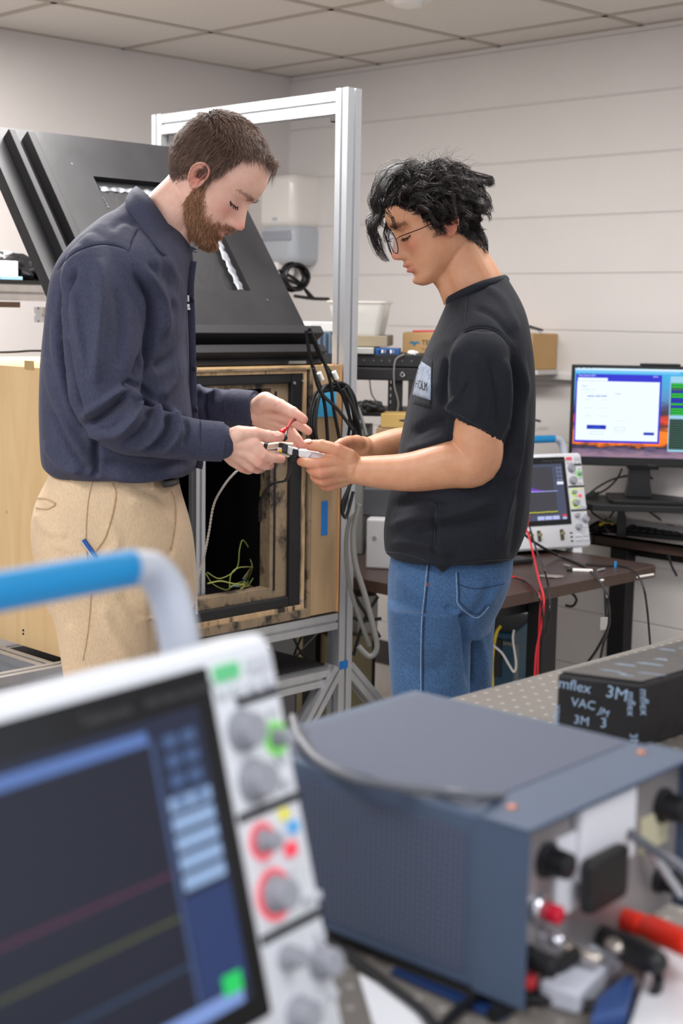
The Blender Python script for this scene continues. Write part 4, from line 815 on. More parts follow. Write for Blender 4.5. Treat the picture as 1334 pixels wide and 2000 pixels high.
# blue instrument under the desk
f_ = rotz(WY(955, 1290, 4.25), -20); z0_ = WY(955, 1335, 4.25)[2]; 
cart = thing('blue_instrument', f_.p(.03, 0, z0_-f_.O[2]), 'dark blue box with grey corner handles under the desk', 'instrument')
zc = WY(955, 1232, 4.25)[2]
FB = Fr((f_.O[0], f_.O[1], 0), f_.ex, f_.ey, f_.ez)
mb = MB(); mb.box(FB, (-.16, 0, .02), (.075, .3, zc)); mb.build('body', mat('petrol_blue_paint', (24, 74, 98), .45), cart, bevel=.01, seg=3)
MB().tube(cr([FB.p(.045, -.01, zc-.03), FB.p(.075, -.01, zc-.035), FB.p(.086, -.01, zc-.07), FB.p(.086, -.01, .05)], 5), .007, 10).build('grip', GCAB, cart, True)
mb = MB(); mb.box(FB, (-.12, -.006, zc-.14), (.04, 0, zc-.02)); mb.build('front_panel', BLK, cart, bevel=.003)
cab('yellow_cable', [WY(978, 1222, 4.1), WY(970, 1235, 4.1), WY(964, 1265, 4.1), WY(961, 1300, 4.1), WY(962, 1340, 4.1)], .005, YEL, 'yellow cable hanging under the desk beside the jeans')
cab('white_cable', [WY(960, 1258, 4.08), WY(980, 1275, 4.08), WY(995, 1300, 4.08), WY(1004, 1312, 4.08), WY(1008, 1295, 4.08), WY(1002, 1250, 4.08), WY(1004, 1230, 4.08)], .0035, WHC, 'white cable looping in front of the blue box')
f_ = DK.at(DKL*.42, .25, 0)
mb = MB(); mb.box(f_, (-.12, 0, ZD-.12), (.28, .2, ZD-.05)); tag(mb.build('cable_tray', mat('tray_black', (26, 26, 28), .6, 0, .4, 30), bevel=.003), 'black tray hung under the walnut desk top', 'tray')

# ---------------------------------------------------------------- rack and instruments on the left of the desk
RY = 4.55
def onz(px, py, Y): return WY(px, py, Y)
RK = Fr((WY(697, 700, RY)[0], RY, 0), -V_*0+np.array([.83, .0, 0])+np.array([0, -.0, 0]), (0, 1, 0), (0, 0, 1))
RK = rotz((WY(699, 700, RY)[0], RY, 0), -6)
zr1 = WY(700, 691, RY)[2]; zr2 = WY(700, 742, RY)[2]; zr3 = WY(700, 805, RY)[2]
rk = thing('equipment_rack', RK.p(.25, .2, ZD), 'open black equipment rack on the desk beside the frame post', 'rack')
kM = mat('rack_black_metal', (27, 27, 30), .5, 0, .2, 40)
mb = MB(); mb.box(RK, (-.06, 0, zr1-.038), (.30, .35, zr1)); u1 = mb.build('top_unit', kM, rk, bevel=.002)
mb = MB(); mb.box(RK, (-.06, .004, zr2), (.30, .35, zr1-.042)); u2 = mb.build('drawer', kM, rk, bevel=.002)
mb = MB(); mb.box(RK, (-.05, -.001, zr2+.003), (.115, .004, zr1-.046)); mb.build('drawer_front', BLK, u2, bevel=.001)
for x_ in (.02, .05, .075, .1, .14, .17): MB().cyl(RK.p(x_, -.003, zr1-.02), RK.p(x_, 0, zr1-.02), .003, n=10).build('screw', ALU_D, u1)
MB().tube(cr([RK.p(.135, -.006, zr2+.02), RK.p(.142, -.01, zr2+.027), RK.p(.148, -.006, zr2+.02), RK.p(.142, -.01, zr2+.013)], 4, True), .0012, 6, closed=True).build('lock_ring', ALU, u2, True)
x0_ = (WY(757, 770, RY)-RK.O)@RK.ex; 
for xx, lastp in ((x0_, 1), (.25, 0)):
    mb = MB(); mb.box(RK, (xx, .02, ZD), (xx+.006, .05, zr2)); mb.box(RK, (xx+.010, .02, ZD), (xx+.045, .05, zr2)); 
    n_ = 26
    for k in range(n_): z_ = ZD+(zr2-ZD)*k/n_; mb.box(RK, (xx+.005, .02, z_), (xx+.011, .05, z_+(zr2-ZD)/n_*.45))
    pst = mb.build('post', kM, rk)
mb = MB(); mb.box(RK, (.16, .0, ZD), (.20, .3, zr2)); mb.build('side_plate', kM, rk)
mb = MB(); mb.box(RK, (-.08, .0, zr3-.012), (.30, .35, zr3)); mb.build('shelf', kM, rk, bevel=.002)
cab('rack_cable', [WY(722, 742, RY-.01), WY(726, 770, RY-.01), WY(740, 790, RY-.01), WY(748, 802, RY-.01)], .002, CAB, 'thin black cable hanging under the rack drawer on the left')
cab('rack_cable', [WY(790, 692, RY-.02), WY(772, 705, RY-.02), WY(770, 750, RY-.02), WY(778, 785, RY-.02), WY(776, 803, RY-.02)], .0025, GCAB, 'grey cable looping down the front of the rack')
# plastic bin on the rack
BINM = mat('frosted_plastic_bin', (222, 220, 214), .35, alpha=.62)
bn = thing('plastic_bin', RK.p(.0, .15, zr1+.05), 'frosted plastic bin with papers on top of the rack', 'bin')
zb0 = WY(720, 655, RY+.1)[2]; zb1_ = WY(720, 588, RY+.1)[2]; xb0 = -.10; xb1 = (WY(758, 600, RY+.1)-RK.O)@RK.ex
mb = MB(); mb.loft([rrect(RK, xb0+.02, .05, xb1-.022, .3, zb0, .02), rrect(RK, xb0, .03, xb1-.004, .32, zb1_-.008, .02), rrect(RK, xb0-.006, .024, xb1+.004, .326, zb1_-.006, .02), rrect(RK, xb0-.006, .024, xb1+.004, .326, zb1_, .02), rrect(RK, xb0+.002, .032, xb1-.006, .318, zb1_, .02), rrect(RK, xb0+.022, .052, xb1-.024, .298, zb0+.004, .02)]); mb.build('tub', BINM, bn, True)
for k in range(3):
    mb = MB(); mb.box(RK, (xb0+.03, .06, zb0+.01+k*.03), (xb1-.04+.006*k, .28, zb0+.03+k*.03)); mb.build('papers', mat('paper_stack', (232, 231, 228), .8), bn)
mb = MB(); mb.prism([RK.p(x_, .07, z_) for x_, z_ in ((xb0+.02, zb1_-.05), (xb1-.07, zb1_-.05), (xb1-.10, zb1_-.012), (xb0+.02, zb1_+.0))], RK.ey*.05); mb.build('folder', mat('slate_folder', (100, 104, 114), .5), bn)
fz = zb0
mb = MB(); mb.box(RK, (-.09, .04, zr1+.022), (xb1+.005, .3, zb0)); tag(mb.build('flat_case', mat('khaki_metal', (142, 130, 108), .5), bevel=.002), 'flat tan case lying under the plastic bin', 'case')
mb = MB(); mb.box(RK, (-.09, -.01, zr1), (.05, .26, zr1+.02)); tag(mb.build('silver_case', mat('light_grey_metal', (176, 176, 172), .4, .3), bevel=.002), 'light grey flat unit on the rack top below the tan case', 'unit')
PCBB = mat('blue_circuit_board', (20, 80, 150), .4, 0, .5, 90)
x1_ = (WY(740, 685, RY)-RK.O)@RK.ex; x2_ = (WY(779, 685, RY)-RK.O)@RK.ex
pb = thing('circuit_board', RK.p((x1_+x2_)/2, .03, zr1), 'blue circuit board unit on the rack beside the cardboard box', 'circuit board')
mb = MB(); mb.box(RK, (x1_-.01, .0, zr1), (x2_, .12, zr1+.018)); mb.build('board', PCBB, pb, bevel=.001)
for k in range(6): mb = MB(); mb.box(RK, (x1_+k*.009, -.004, zr1+.004), (x1_+.005+k*.009, 0, zr1+.014)); mb.build('connector', [BLK, WHP, BRASS][k % 3], pb)
# cardboard boxes
CARD = mat('brown_cardboard', (186, 150, 102), .75, 0, .05, 8); LOGO = mat('logo_blue', (24, 120, 160), .6)
CBY = 4.72
x3 = (WY(787, 670, CBY)-RK.O)@RK.ex; cz0 = WY(787, 692, CBY)[2]; cz1 = WY(787, 649, CBY)[2]
cbx = thing('cardboard_box', RK.p(x3+.1, .24, zr1), 'cardboard box with a blue logo standing on the rack', 'box')
yb = .17
mb = MB(); mb.box(RK, (x3, yb, zr1), (x3+.24, yb+.15, cz1)); mb.build('carton', CARD, cbx, bevel=.003)
lx = (WY(810, 671, CBY)-RK.O)@RK.ex; lz = WY(810, 671, CBY)[2]
def leaf(pts, par=cbx): mb = MB(); mb.prism([RK.p(lx+a*.001, yb-.0012, lz+b*.001) for a, b in pts], RK.ey*.001); mb.build('logo_leaf', LOGO, par)
leaf([(-1, -8), (1, -8), (6, 2), (4, 8), (1, 6), (0, 0)]); leaf([(1, -8), (-1, -8), (-6, 2), (-4, 8), (-1, 6), (0, 0)]); leaf([(-3, -4), (-5, -1), (-11, 2), (-19, 0), (-13, 7), (-7, 8), (-5, 4)]); leaf([(3, -4), (5, -1), (11, 2), (19, 0), (13, 7), (7, 8), (5, 4)])
tx = (WY(824, 674, CBY)-RK.O)@RK.ex; text('maker_lettering', 'TELEDYNE', mat('print_dark', (70, 66, 60), .7), cbx, RK.at(tx, yb-.001, WY(824, 673, CBY)[2]), .022); text('small_lettering', 'Everywhereyoulook', mat('print_brown', (150, 118, 80), .7), cbx, RK.at(tx, yb-.001, WY(824, 683, CBY)[2]), .012)
tag(MB().tube([RK.p(x3+.03, yb+.03, cz1+.004), RK.p(x3+.16, yb+.03, cz1+.008)], .003, 8).build('red_pen', REDP, None, True), 'thin red pen lying on the logo box', 'pen')
blob('tissue', RK.at((WY(806, 688, RY)-RK.O)@RK.ex, .02, zr1), (.016, .012, .007), mat('white_tissue', (225, 222, 222), .9), 'crumpled white tissue in front of the logo box', 'tissue', 12, .3)
# second carton on the wall ledge right of the man
P0 = WP(1080, 698, ROOM.p(0, .01, 0), V_); u1_ = (P0-COR)@U; zc1 = WP(1082, 653, ROOM.p(0, .15, 0), V_)[2]
cb2 = thing('cardboard_box', ROOM.p(u1_-.2, .08, zl+.035), 'plain cardboard box on the wall ledge behind the right man', 'box')
mb = MB(); mb.box(ROOM, (u1_-.36, .002, zl+.036), (u1_, .15, zc1)); mb.build('carton', CARD, cb2, bevel=.003)
sb = tag(MB().box(ROOM, (.95, .0, zl+.02), (u1_+.03, .15, zl+.0355)).build('ledge_board', LED), 'narrow white shelf board under the plain cardboard box', 'shelf')
tag(MB().tube([WP(1020, 634, ROOM.p(0, .08, 0), V_), WP(1060, 645, ROOM.p(0, .08, 0), V_)], [.006, .009, .004], 8).build('marker_pen', BLK, None, True), 'black marker resting on the plain cardboard box', 'pen')
tag(MB().tube(cr([WP(1030, 640, ROOM.p(0, .1, 0), V_), WP(1050, 645, ROOM.p(0, .1, 0), V_), WP(1058, 652, ROOM.p(0, .1, 0), V_)], 5), .0018, 6).build('thin_wire', GCAB, None, True), 'thin grey wire on top of the plain cardboard box', 'wire')
tag(MB().tube([WP(1035, 818, ROOM.p(0, .05, 0), V_), WP(1056, 823, ROOM.p(0, .02, 0), V_)], [.004, .008, .004], 8).build('wall_hook', BLK, None, True), 'small black hook on the block wall right of the man', 'hook')
# boxes and instruments between rack shelf and desk
def bx(name, x0, y0, x1, y1, Y, dep, m, label, cat, bev=.004, rot_=-6, zb_=None):
    f = rotz((WY(x0, y0, Y)[0], Y, 0), rot_); w_ = (WY(x1, y0, Y)[0]-WY(x0, y0, Y)[0])
    z1 = WY(x0, y0, Y)[2]; z0 = WY(x0, y1, Y)[2] if zb_ is None else zb_; t_ = thing(name, f.p(w_/2, dep/2, z0), label, cat); mb = MB(); mb.box(f, (0, 0, z0), (w_, dep, z1)); mb.build('body', m, t_, bevel=bev); return t_, f, w_, z0, z1
t_, f, w_, z0, z1 = bx('instrument', 716, 1013, 800, 1115, 4.25, .35, mat('light_grey_instrument', (178, 178, 180), .45), 'light grey instrument standing on the left end of the desk', 'instrument', .006, -10, ZD)
MB().cyl(f.p(.025, -.003, (z0+z1)/2+.02), f.p(.025, 0, (z0+z1)/2+.02), .006).build('screw', ALU, t_, True)
t_, f, w_, z0, z1b = bx('instrument', 710, 952, 790, 1013, 4.3, .3, mat('charcoal_instrument', (66, 67, 71), .5), 'charcoal instrument stacked on the light grey one', 'instrument', .006, -8, z1)
t_, f, w_, z0, z1c = bx('vented_unit', 745, 880, 860, 952, 4.35, .28, mat('pale_grey_unit', (196, 196, 194), .5), 'pale unit with black vent slots below the rack shelf', 'unit', .004, -6, z1b)
for k in range(9): mb = MB(); mb.box(f, (.006+k*.009, -.001, z1c-.035), (.0105+k*.009, 0, z1c-.006)); mb.build('vent_slot', BLK, t_)
t_, f, w_, z0, z1 = bx('carton', 744, 808, 820, 835, 4.42, .12, mat('tan_carton', (178, 148, 88), .7), 'small tan carton with a black mark on the rack shelf edge', 'carton', .002, -6)
MB().ball(f.p(.085, 0, (z0+z1)/2+.002), (.03, .002, .004), f.M()).build('black_mark', BLK, t_, True)
bx('carton', 735, 836, 830, 878, 4.42, .14, mat('brown_carton', (150, 122, 92), .7), 'brown carton under the small tan carton', 'carton', .002, -6)
mb = MB(); f = rotz((WY(700, 850, 4.5)[0], 4.5, 0), -6); mb.box(f, (-.12, .0, ZD), (.02, .3, WY(700, 840, 4.5)[2])); tag(mb.build('metal_housing', mat('mid_grey_housing', (120, 122, 122), .5), bevel=.004), 'grey housing on the desk behind the cable bundle', 'housing')
blob('cable_heap', rotz(WY(720, 806, 4.48), 0), (.05, .03, .02), mat('dark_cable_heap', (26, 26, 28), .5), 'small heap of dark cable on the rack shelf at left', 'cables', 15, .3)
# finned unit below the rear shelf
t_, f, w_, z0, z1 = bx('finned_module', 606, 648, 651, 693, 4.35, .2, mat('blue_grey_metal', (90, 108, 122), .4, .5), 'blue grey finned module behind the lid corner', 'module', .003, 20)
for k in range(4): mb = MB(); mb.box(f, (.004+k*.017, -.008, z0+.004), (.012+k*.017, 0, z1-.004)); mb.build('fin', mat('blue_grey_metal2', (112, 130, 146), .35, .6), t_, bevel=.001)
tag(MB().box(rotz(WY(612, 648, 4.4), 20), (-.01, 0, 0), (.07, .15, .03)).build('white_carton', WHP, bevel=.003), 'white carton on top of the finned module', 'carton')
t_, f, w_, z0, z1 = bx('steel_cabinet', 585, 636, 662, 700, 4.75, .3, mat('slate_cabinet', (84, 85, 90), .5), 'slate grey metal case behind the finned module', 'case', .004, 20, .0)
# clutter under the desk end
bx('carton', 640, 1245, 735, 1330, 4.3, .3, mat('old_carton', (138, 126, 96), .8, 0, .1, 8), 'worn carton on the floor behind the frame post', 'carton', .004, 20, 0)
bx('carton', 700, 1165, 742, 1250, 4.35, .2, mat('white_carton_m', (180, 176, 170), .8), 'white carton stacked on the worn one under the desk', 'carton', .003, 20)
for k, pts in enumerate(([(690, 1160), (715, 1200), (742, 1245)], [(738, 1165), (712, 1210), (690, 1280)], [(684, 1205), (710, 1212), (745, 1208)])):
    cab('black_strap', [WY(x, y, 4.05) for x, y in pts], .005, CAB, ['black strap slanting down right under the desk end', 'black strap slanting down left under the desk end', 'level black strap under the desk end'][k], 'strap')
# ================================================================ FOREGROUND: optical table, oscilloscope, supply, wrapped box
ZT = .92
e0 = WZ(902, 1359, ZT); e1 = WZ(1334, 1243, ZT); ed = nz(e1-e0); en = np.array([ed[1], -ed[0], 0]);
if en[1] > 0: en = -en
TF = Fr((e0[0], e0[1], 0), ed, en, (0, 0, 1))
def perf(name, base, hole, pitch, rad, rough=.35, metal=.6):
    m = bpy.data.materials.new(name); m.use_nodes = True; nt = m.node_tree; b = nt.nodes['Principled BSDF']; N = nt.nodes.new; L = nt.links.new
    uv = N('ShaderNodeUVMap'); vm = N('ShaderNodeVectorMath'); vm.operation = 'SCALE'; vm.inputs['Scale'].default_value = 1/pitch; L(uv.outputs[0], vm.inputs[0])
    fr_ = N('ShaderNodeVectorMath'); fr_.operation = 'FRACTION'; L(vm.outputs[0], fr_.inputs[0])
    sb_ = N('ShaderNodeVectorMath'); sb_.operation = 'SUBTRACT'; sb_.inputs[1].default_value = (.5, .5, 0); L(fr_.outputs[0], sb_.inputs[0])
    ln_ = N('ShaderNodeVectorMath'); ln_.operation = 'LENGTH'; L(sb_.outputs[0], ln_.inputs[0])
    lt = N('ShaderNodeMath'); lt.operation = 'LESS_THAN'; lt.inputs[1].default_value = rad; L(ln_.outputs['Value'], lt.inputs[0])
    mx = N('ShaderNodeMix'); mx.data_type = 'RGBA'; L(lt.outputs[0], mx.inputs['Factor']); mx.inputs['A'].default_value = (*lin(base), 1); mx.inputs['B'].default_value = (*lin(hole), 1); L(mx.outputs['Result'], b.inputs['Base Color'])
    n = N('ShaderNodeTexNoise'); n.inputs['Scale'].default_value = 12; L(uv.outputs[0], n.inputs['Vector']); bp = N('ShaderNodeBump'); bp.inputs['Strength'].default_value = .5; bp.inputs['Distance'].default_value = .002; bp.invert = True; L(lt.outputs[0], bp.inputs['Height']); L(bp.outputs[0], b.inputs['Normal'])
    b.inputs['Roughness'].default_value = rough; b.inputs['Metallic'].default_value = metal; return m
def uvmesh(mb, name, mats, parent, fr_, ax):
    """build and give planar uv in metres from frame axes ax=(0/1/2, 0/1/2)"""
    o = mb.build(name, mats, parent); me = o.data; uvl = me.uv_layers.new(name='UVMap'); M_ = fr_.M(); base = WL[o.name]
    for p in me.polygons:
        nl = np.array(p.normal)@M_; k = int(np.argmax(np.abs(nl))); a_ = [i for i in range(3) if i != k]
        for li, vi in zip(p.loop_indices, p.vertices):
            q = (np.array(me.vertices[vi].co)+base-fr_.O)@M_; uvl.data[li].uv = (q[a_[0]], q[a_[1]])
    return o
STEEL = perf('perforated_steel', (120, 114, 108), (168, 162, 156), .025, .13, .5, .15)
tb = thing('optical_table', TF.p(.2, .9, 0), 'perforated steel optical table in the foreground', 'table')
mb = MB(); mb.box(TF, (-1.9, 0, ZT-.2), (1.4, 2.2, ZT)); uvmesh(mb, 'table_top', STEEL, tb, TF, None)
mb = MB(); mb.box(TF, (-1.91, -.006, ZT-.19), (1.41, 0, ZT-.002)); mb.build('edge_trim', mat('table_edge_grey', (150, 150, 150), .5, .3), tb)
for x_, y_ in ((-1.6, .3), (1.1, .3), (-1.6, 1.9), (1.1, 1.9)):
    mb = MB(); mb.box(TF, (x_-.08, y_-.08, 0), (x_+.08, y_+.08, ZT-.2)); mb.build('leg', LEG, tb, bevel=.004)
# foreground oscilloscope
SF = tilt_frame((-.048, .946, CAM_H-.212), .924, .257)
scope(SF, 'large blurred oscilloscope with a blue handle in the foreground', True)
# feet stand under it
bzs = SF.p(-.2, .03, -.309)[2]
# bench supply
zs0 = ZT+.012
Pb = WZ(986, 1958, zs0)
lo_, hi_ = zs0, 1.3
for _ in range(40):
    mid = (lo_+hi_)/2
    if proj([(Pb[0], Pb[1], mid)])[0][1] > 1612: lo_ = mid
    else: hi_ = mid
zs1 = mid
PSx = np.array([.663, .749, 0]); PSy = np.array([-.749, .663, 0])
PS = Fr((Pb[0], Pb[1], 0), PSx, PSy, (0, 0, 1))
ap = WZ(809, 1346, zs1)-PS.O; pw, pd = ap@PSx, ap@PSy
print('supply', pw, pd, zs1-zs0)
SUP = mat('blue_grey_enamel', (70, 84, 106), .6, 0, .05, 12); SUPP = perf('perforated_enamel', (78, 86, 108), (40, 44, 58), .0052, .28, .65, .0)
sp_ = thing('power_supply', PS.p(pw/2, pd/2, ZT), 'blue grey bench power supply with perforated cover in the foreground', 'power supply')
mb = MB(); mb.box(PS, (0, 0, zs0), (pw, pd, zs1)); mb.build('case', SUP, sp_, bevel=.003)
mb = MB(); mb.box(PS, (.012, .045, zs1), (pw-.012, pd-.02, zs1+.0008)); uvmesh(mb, 'top_grille', SUPP, sp_, PS, None)
mb = MB(); mb.box(PS, (-.0008, .040, zs0+.012), (0, pd-.015, zs1-.014)); uvmesh(mb, 'side_grille', SUPP, sp_, PS, None)
mb = MB(); mb.box(PS, (-.002, -.018, zs1-.0025), (pw+.002, .03, zs1+.0012)); mb.build('front_lip', SUP, sp_, bevel=.001)
mb = MB(); mb.box(PS, (-.002, -.018, zs0), (.001, .03, zs1)); mb.build('front_lip', SUP, sp_, bevel=.001)
mb = MB(); mb.box(PS, (pw-.001, -.018, zs0), (pw+.002, .03, zs1)); mb.build('front_lip', SUP, sp_, bevel=.001)
PAN = mat('brushed_panel', (158, 152, 152), .4, .4); MET = mat('meter_white', (222, 222, 228), .4)
mb = MB(); mb.box(PS, (.002, -.002, zs0+.002), (pw-.002, 0, zs1-.004)); fp = mb.build('front_panel', PAN, sp_)
for x_ in (.03, pw-.03):
    for y_ in (.02,): MB().lathe(PS.p(x_, y_, zs1+.001), (0, 0, 1), [(0, .005), (.002, .004), (.0025, 0)], 16).build('screw', mat('copper_screw', (170, 110, 90), .4, .5), sp_, True)
for x_ in (.03, pw-.03):
    for y_ in (.04, pd-.04): MB().cyl(PS.p(x_, y_, ZT), PS.p(x_, y_, zs0), .01).build('foot', BLK, sp_)
def pp(px, py, o=0.):
    P = WP(px, py, PS.p(0, -o, 0), PSy)-PS.O; return P@PSx, P[2]
def pbox(x0, y0, x1, y1, m, nm, o0=.002, o1=.004, bev=0, par=None):
    xa, za = pp((x0+x1)/2-(x1-x0)/2, (y0+y1)/2, o1); xb_, _ = pp(x1, (y0+y1)/2, o1); xm = (x0+x1)/2
    _, z1_ = pp(xm, y0, o1); _, z0_ = pp(xm, y1, o1); mb = MB(); mb.box(PS, (xa, -o1, z0_), (xb_, -o0, z1_)); return mb.build(nm, m, par or sp_, bevel=bev)
pbox(1088, 1630, 1140, 1782, MET, 'white_strip', .002, .006, .001)
pbox(1138, 1560, 1243, 1700, MET, 'meter', .002, .012, .003)
pbox(1157, 1668, 1232, 1772, mat('meter_black', (30, 28, 28), .5), 'meter_shroud', .012, .026, .006)
pbox(1252, 1590, 1305, 1655, mat('beige_scale', (196, 190, 160), .5), 'scale_plate', .002, .004)
for (x, y), r, l_ in (((1069, 1677), .013, .022), ((1296, 1571), .014, .022), ((1290, 1715), .011, .02)):
    a, z = pp(x-8, y, .0); c = PS.p(a, -.002, z); MB().lathe(c, -PSy, [(0, r*1.1), (.004, r*1.1), (.005, r*.9), (l_, r*.8), (l_+.001, r*.7), (l_+.001, 0)], 24).build('black_knob', mat('knob_black', (22, 22, 26), .4), sp_, True)
def post(x, y, m, nm, r=.007, l_=.022, off=-10):
    a, z = pp(x+off, y, 0); c = PS.p(a, -.002, z); o = MB().lathe(c, -PSy, [(0, r*1.2), (.004, r*1.2), (.004, r*.7), (.008, r*.7), (.009, r), (l_, r), (l_+.002, r*.7), (l_+.002, 0)], 20).build(nm, m, sp_, True); return c-PSy*l_
MB().lathe(PS.p(pp(1042, 1772)[0], -.002, pp(1042, 1772)[1]), -PSy, [(0, .012), (.006, .011), (.008, .009), (.008, 0)], 20).build('lamp_collar', mat('polished_steel', (215, 215, 222), .2, .9), sp_, True)
post(1058, 1774, mat('red_lamp_lens', (196, 20, 50), .25), 'red_lamp', .0075, .018, -8)
post(1064, 1824, mat('polished_steel', (215, 215, 222), .2, .9), 'terminal', .006, .018); post(1112, 1850, mat('nickel_post', (200, 190, 180), .3, .8), 'terminal', .005, .03)
post(1030, 1868, BLK, 'black_terminal', .009, .026, -8); post(1016, 1908, REDP, 'red_terminal', .007, .010, -2)
tag(MB().tube([PS.p(pp(1243, 1650)[0], -.012, pp(1243, 1650)[1]), PS.p(pp(1270, 1730)[0], -.03, pp(1270, 1730)[1])], .004, 8).build('toggle_lever', ALU, sp_, True), 'silver toggle lever')
# red banana plugs and black leads
def zpt(px, py, h): return WZ(px, py, ZT+h)
r1 = [WY(1168, 1780, 1.20), WY(1184, 1784, 1.19), WY(1250, 1806, 1.14)]; ORR = mat('orange_red_plug', (236, 48, 26), .35)
t = thing('banana_plug', r1[1]-[0, 0, .02], 'orange red banana plug nearest the supply meter', 'plug', None)
MB().capsule(r1[1:], [.0105, .0095], 14).build('sleeve', ORR, t, True); MB().tube(r1[:2], .005, 10).build('pin', mat('dark_red', (120, 40, 40), .4), t, True)
r2 = [WY(1254, 1806, 1.135), WY(1270, 1812, 1.13), WY(1345, 1845, 1.07)]
t = thing('banana_plug', r2[1]-[0, 0, .02], 'orange red banana plug at the right edge', 'plug', None)
MB().capsule(r2[1:], [.0105, .0105], 14).build('sleeve', ORR, t, True); MB().tube(r2[:2], .0055, 10).build('pin', mat('pinkish_joint', (190, 150, 150), .4), t, True)
tag(MB().capsule([WY(1120, 1800, 1.19), WY(1160, 1826, 1.15), WY(1215, 1845, 1.10)], [.010, .012, .009], 12).build('black_plug', BLK, None, True), 'black banana plug below the first orange red one', 'plug')
tag(MB().capsule([WY(1222, 1850, 1.09), WY(1280, 1878, 1.05)], [.012, .010], 12).build('black_plug', BLK, None, True), 'black cable plug pointing to the lower right', 'plug')
tag(MB().capsule([WY(1196, 1845, 1.085), WY(1206, 1852, 1.08)], .006, 10).build('cable_ferrule', mat('nickel_post', (200, 190, 180), .3, .8), None, True), 'small silver ferrule between two black plugs', 'connector')
for pts, r, lb in (([(1280, 1880, .03), (1286, 1920, .02), (1262, 1960, .006), (1215, 1975, .006), (1160, 1965, .006), (1080, 1952, .006), (1010, 1950, .006)], .0045, 'black lead curving across the table in front of the supply'),
                   ([(1130, 1860, .03), (1085, 1895, .02), (1040, 1930, .01), (1000, 1962, .006), (960, 1985, .006)], .006, 'thick black lead running past the supply corner'),
                   ([(640, 1838, .006), (700, 1880, .006), (760, 1925, .006), (820, 1972, .006), (850, 2010, .006)], .0045, 'dark cable lying on the table left of the supply'),
                   ([(860, 2010, .006), (905, 1965, .006), (950, 1945, .006), (1010, 1955, .006)], .0045, 'dark cable meeting the supply corner at the bottom')):
    cab('black_lead', [zpt(x, y, h) for x, y, h in pts], r, CAB, lb)
GL = mat('dusty_grey_cable', (92, 94, 102), .45)
top = [WZ(x, y, zs1+.006) for x, y in ((572, 1402), (584, 1440), (622, 1486), (690, 1520), (770, 1536), (860, 1546), (960, 1556))]
top += [WY(1060, 1560, 1.24), WY(1135, 1572, 1.22), WY(1195, 1600, 1.17), WY(1260, 1650, 1.12), WY(1345, 1705, 1.06), WY(1430, 1800, 1.02), WZ(1500, 1900, ZT+.006), WZ(1580, 1930, ZT+.006)]
tag(MB().tube(cr(top, 8), .0042, 8).build('signal_cable', GL, None, True), 'grey cable draped over the top of the power supply', 'cable')
# pale boxes on the table bottom right
def tbox(name, corners, h, m, label, cat, bev=.003):
    P = [WZ(x, y, ZT+.001) for x, y in corners]; mb = MB(); mb.prism(P, (0, 0, h)); return tag(mb.build(name, m, bevel=bev), label, cat)
tbox('plastic_block', ((1050, 1960), (1150, 1880), (1215, 1895), (1130, 1985)), .018, mat('pale_lilac_plastic', (200, 202, 214), .5), 'pale flat plastic block in front of the supply terminals', 'block')
tbox('paper_sheet', ((700, 1905), (800, 1955), (850, 2040), (740, 2040)), .002, mat('paper_white', (222, 222, 226), .7), 'white sheet on the table left of the supply corner', 'paper')
tbox('blue_connector', ((1165, 1990), (1225, 1945), (1240, 1950), (1222, 2020), (1150, 2040)), .02, mat('navy_metal', (48, 74, 126), .4), 'navy blue block at the bottom edge by the black lead', 'block')
tbox('breadboard', ((1272, 1885), (1400, 1800), (1480, 2100), (1205, 2100)), .012, perf('bright_perforated_board', (226, 226, 230), (196, 196, 204), .025, .2, .4, .1), 'bright perforated plate at the lower right corner', 'plate')
tbox('dark_blue_board', ((770, 1895), (1000, 1985), (975, 2000), (760, 1905)), .004, mat('navy_board', (18, 42, 84), .4), 'thin dark blue strip under the front corner of the supply', 'strip')
# wrapped box
hb = .085; zw = ZT+hb
Q0 = WZ(1087, 1313, zw); Q1 = WZ(1256, 1334, zw); wd1 = nz(Q1-Q0); wn = np.array([-wd1[1], wd1[0], 0]); wd2 = nz(WZ(1334, 1250, zw)-Q0)
WB = Fr((Q0[0], Q0[1], 0), wd1, wd2, (0, 0, 1)); L1 = np.linalg.norm(Q1-Q0)
print('wrapped box', L1, proj([WB.p(0, .4, zw), WB.p(L1, 0, ZT), WB.p(0, 0, ZT)]))
WR = mat('wrinkled_black_wrap', (34, 33, 35), .34, 0, .25, 14, .8, 26); WRT = mat('greyer_black_wrap', (60, 56, 54), .5, 0, .3, 10, .8, 30)  # WRT: greyer, rougher wrap for the top face
wb = thing('wrapped_box', WB.p(L1/2, .25, ZT), 'long box wrapped in black tape with pale printed letters on the steel table', 'box')
n1, n2, n3 = 14, 34, 7; mb = MB(); V = []; rg = np.random.default_rng(5)
mb.box(WB, (0, 0, ZT), (L1, .45, zw)); mb.build('wrapping', WR, wb, bevel=.006, seg=3)
mb = MB(); mb.box(WB, (.004, .004, zw), (L1-.004, .446, zw+.0012)); mb.build('top_fold', WRT, wb, bevel=.001)
LT = mat('pale_print', (150, 172, 196), .6)
def wp(px, py):
    P = WP(px, py, Q0, wn)-WB.O; return P@wd1, P[2]
def wtext(s, px, py, size, rot=0, mirror=False):
    a, z = wp(px, py); r_ = math.radians(rot); f = Fr(WB.p(a, 0, z)-wn*.0006, wd1*math.cos(r_)+np.array([0, 0, 1])*math.sin(r_), wn, -wd1*math.sin(r_)+np.array([0, 0, 1])*math.cos(r_)); text('lettering', s, LT, wb, f, size)
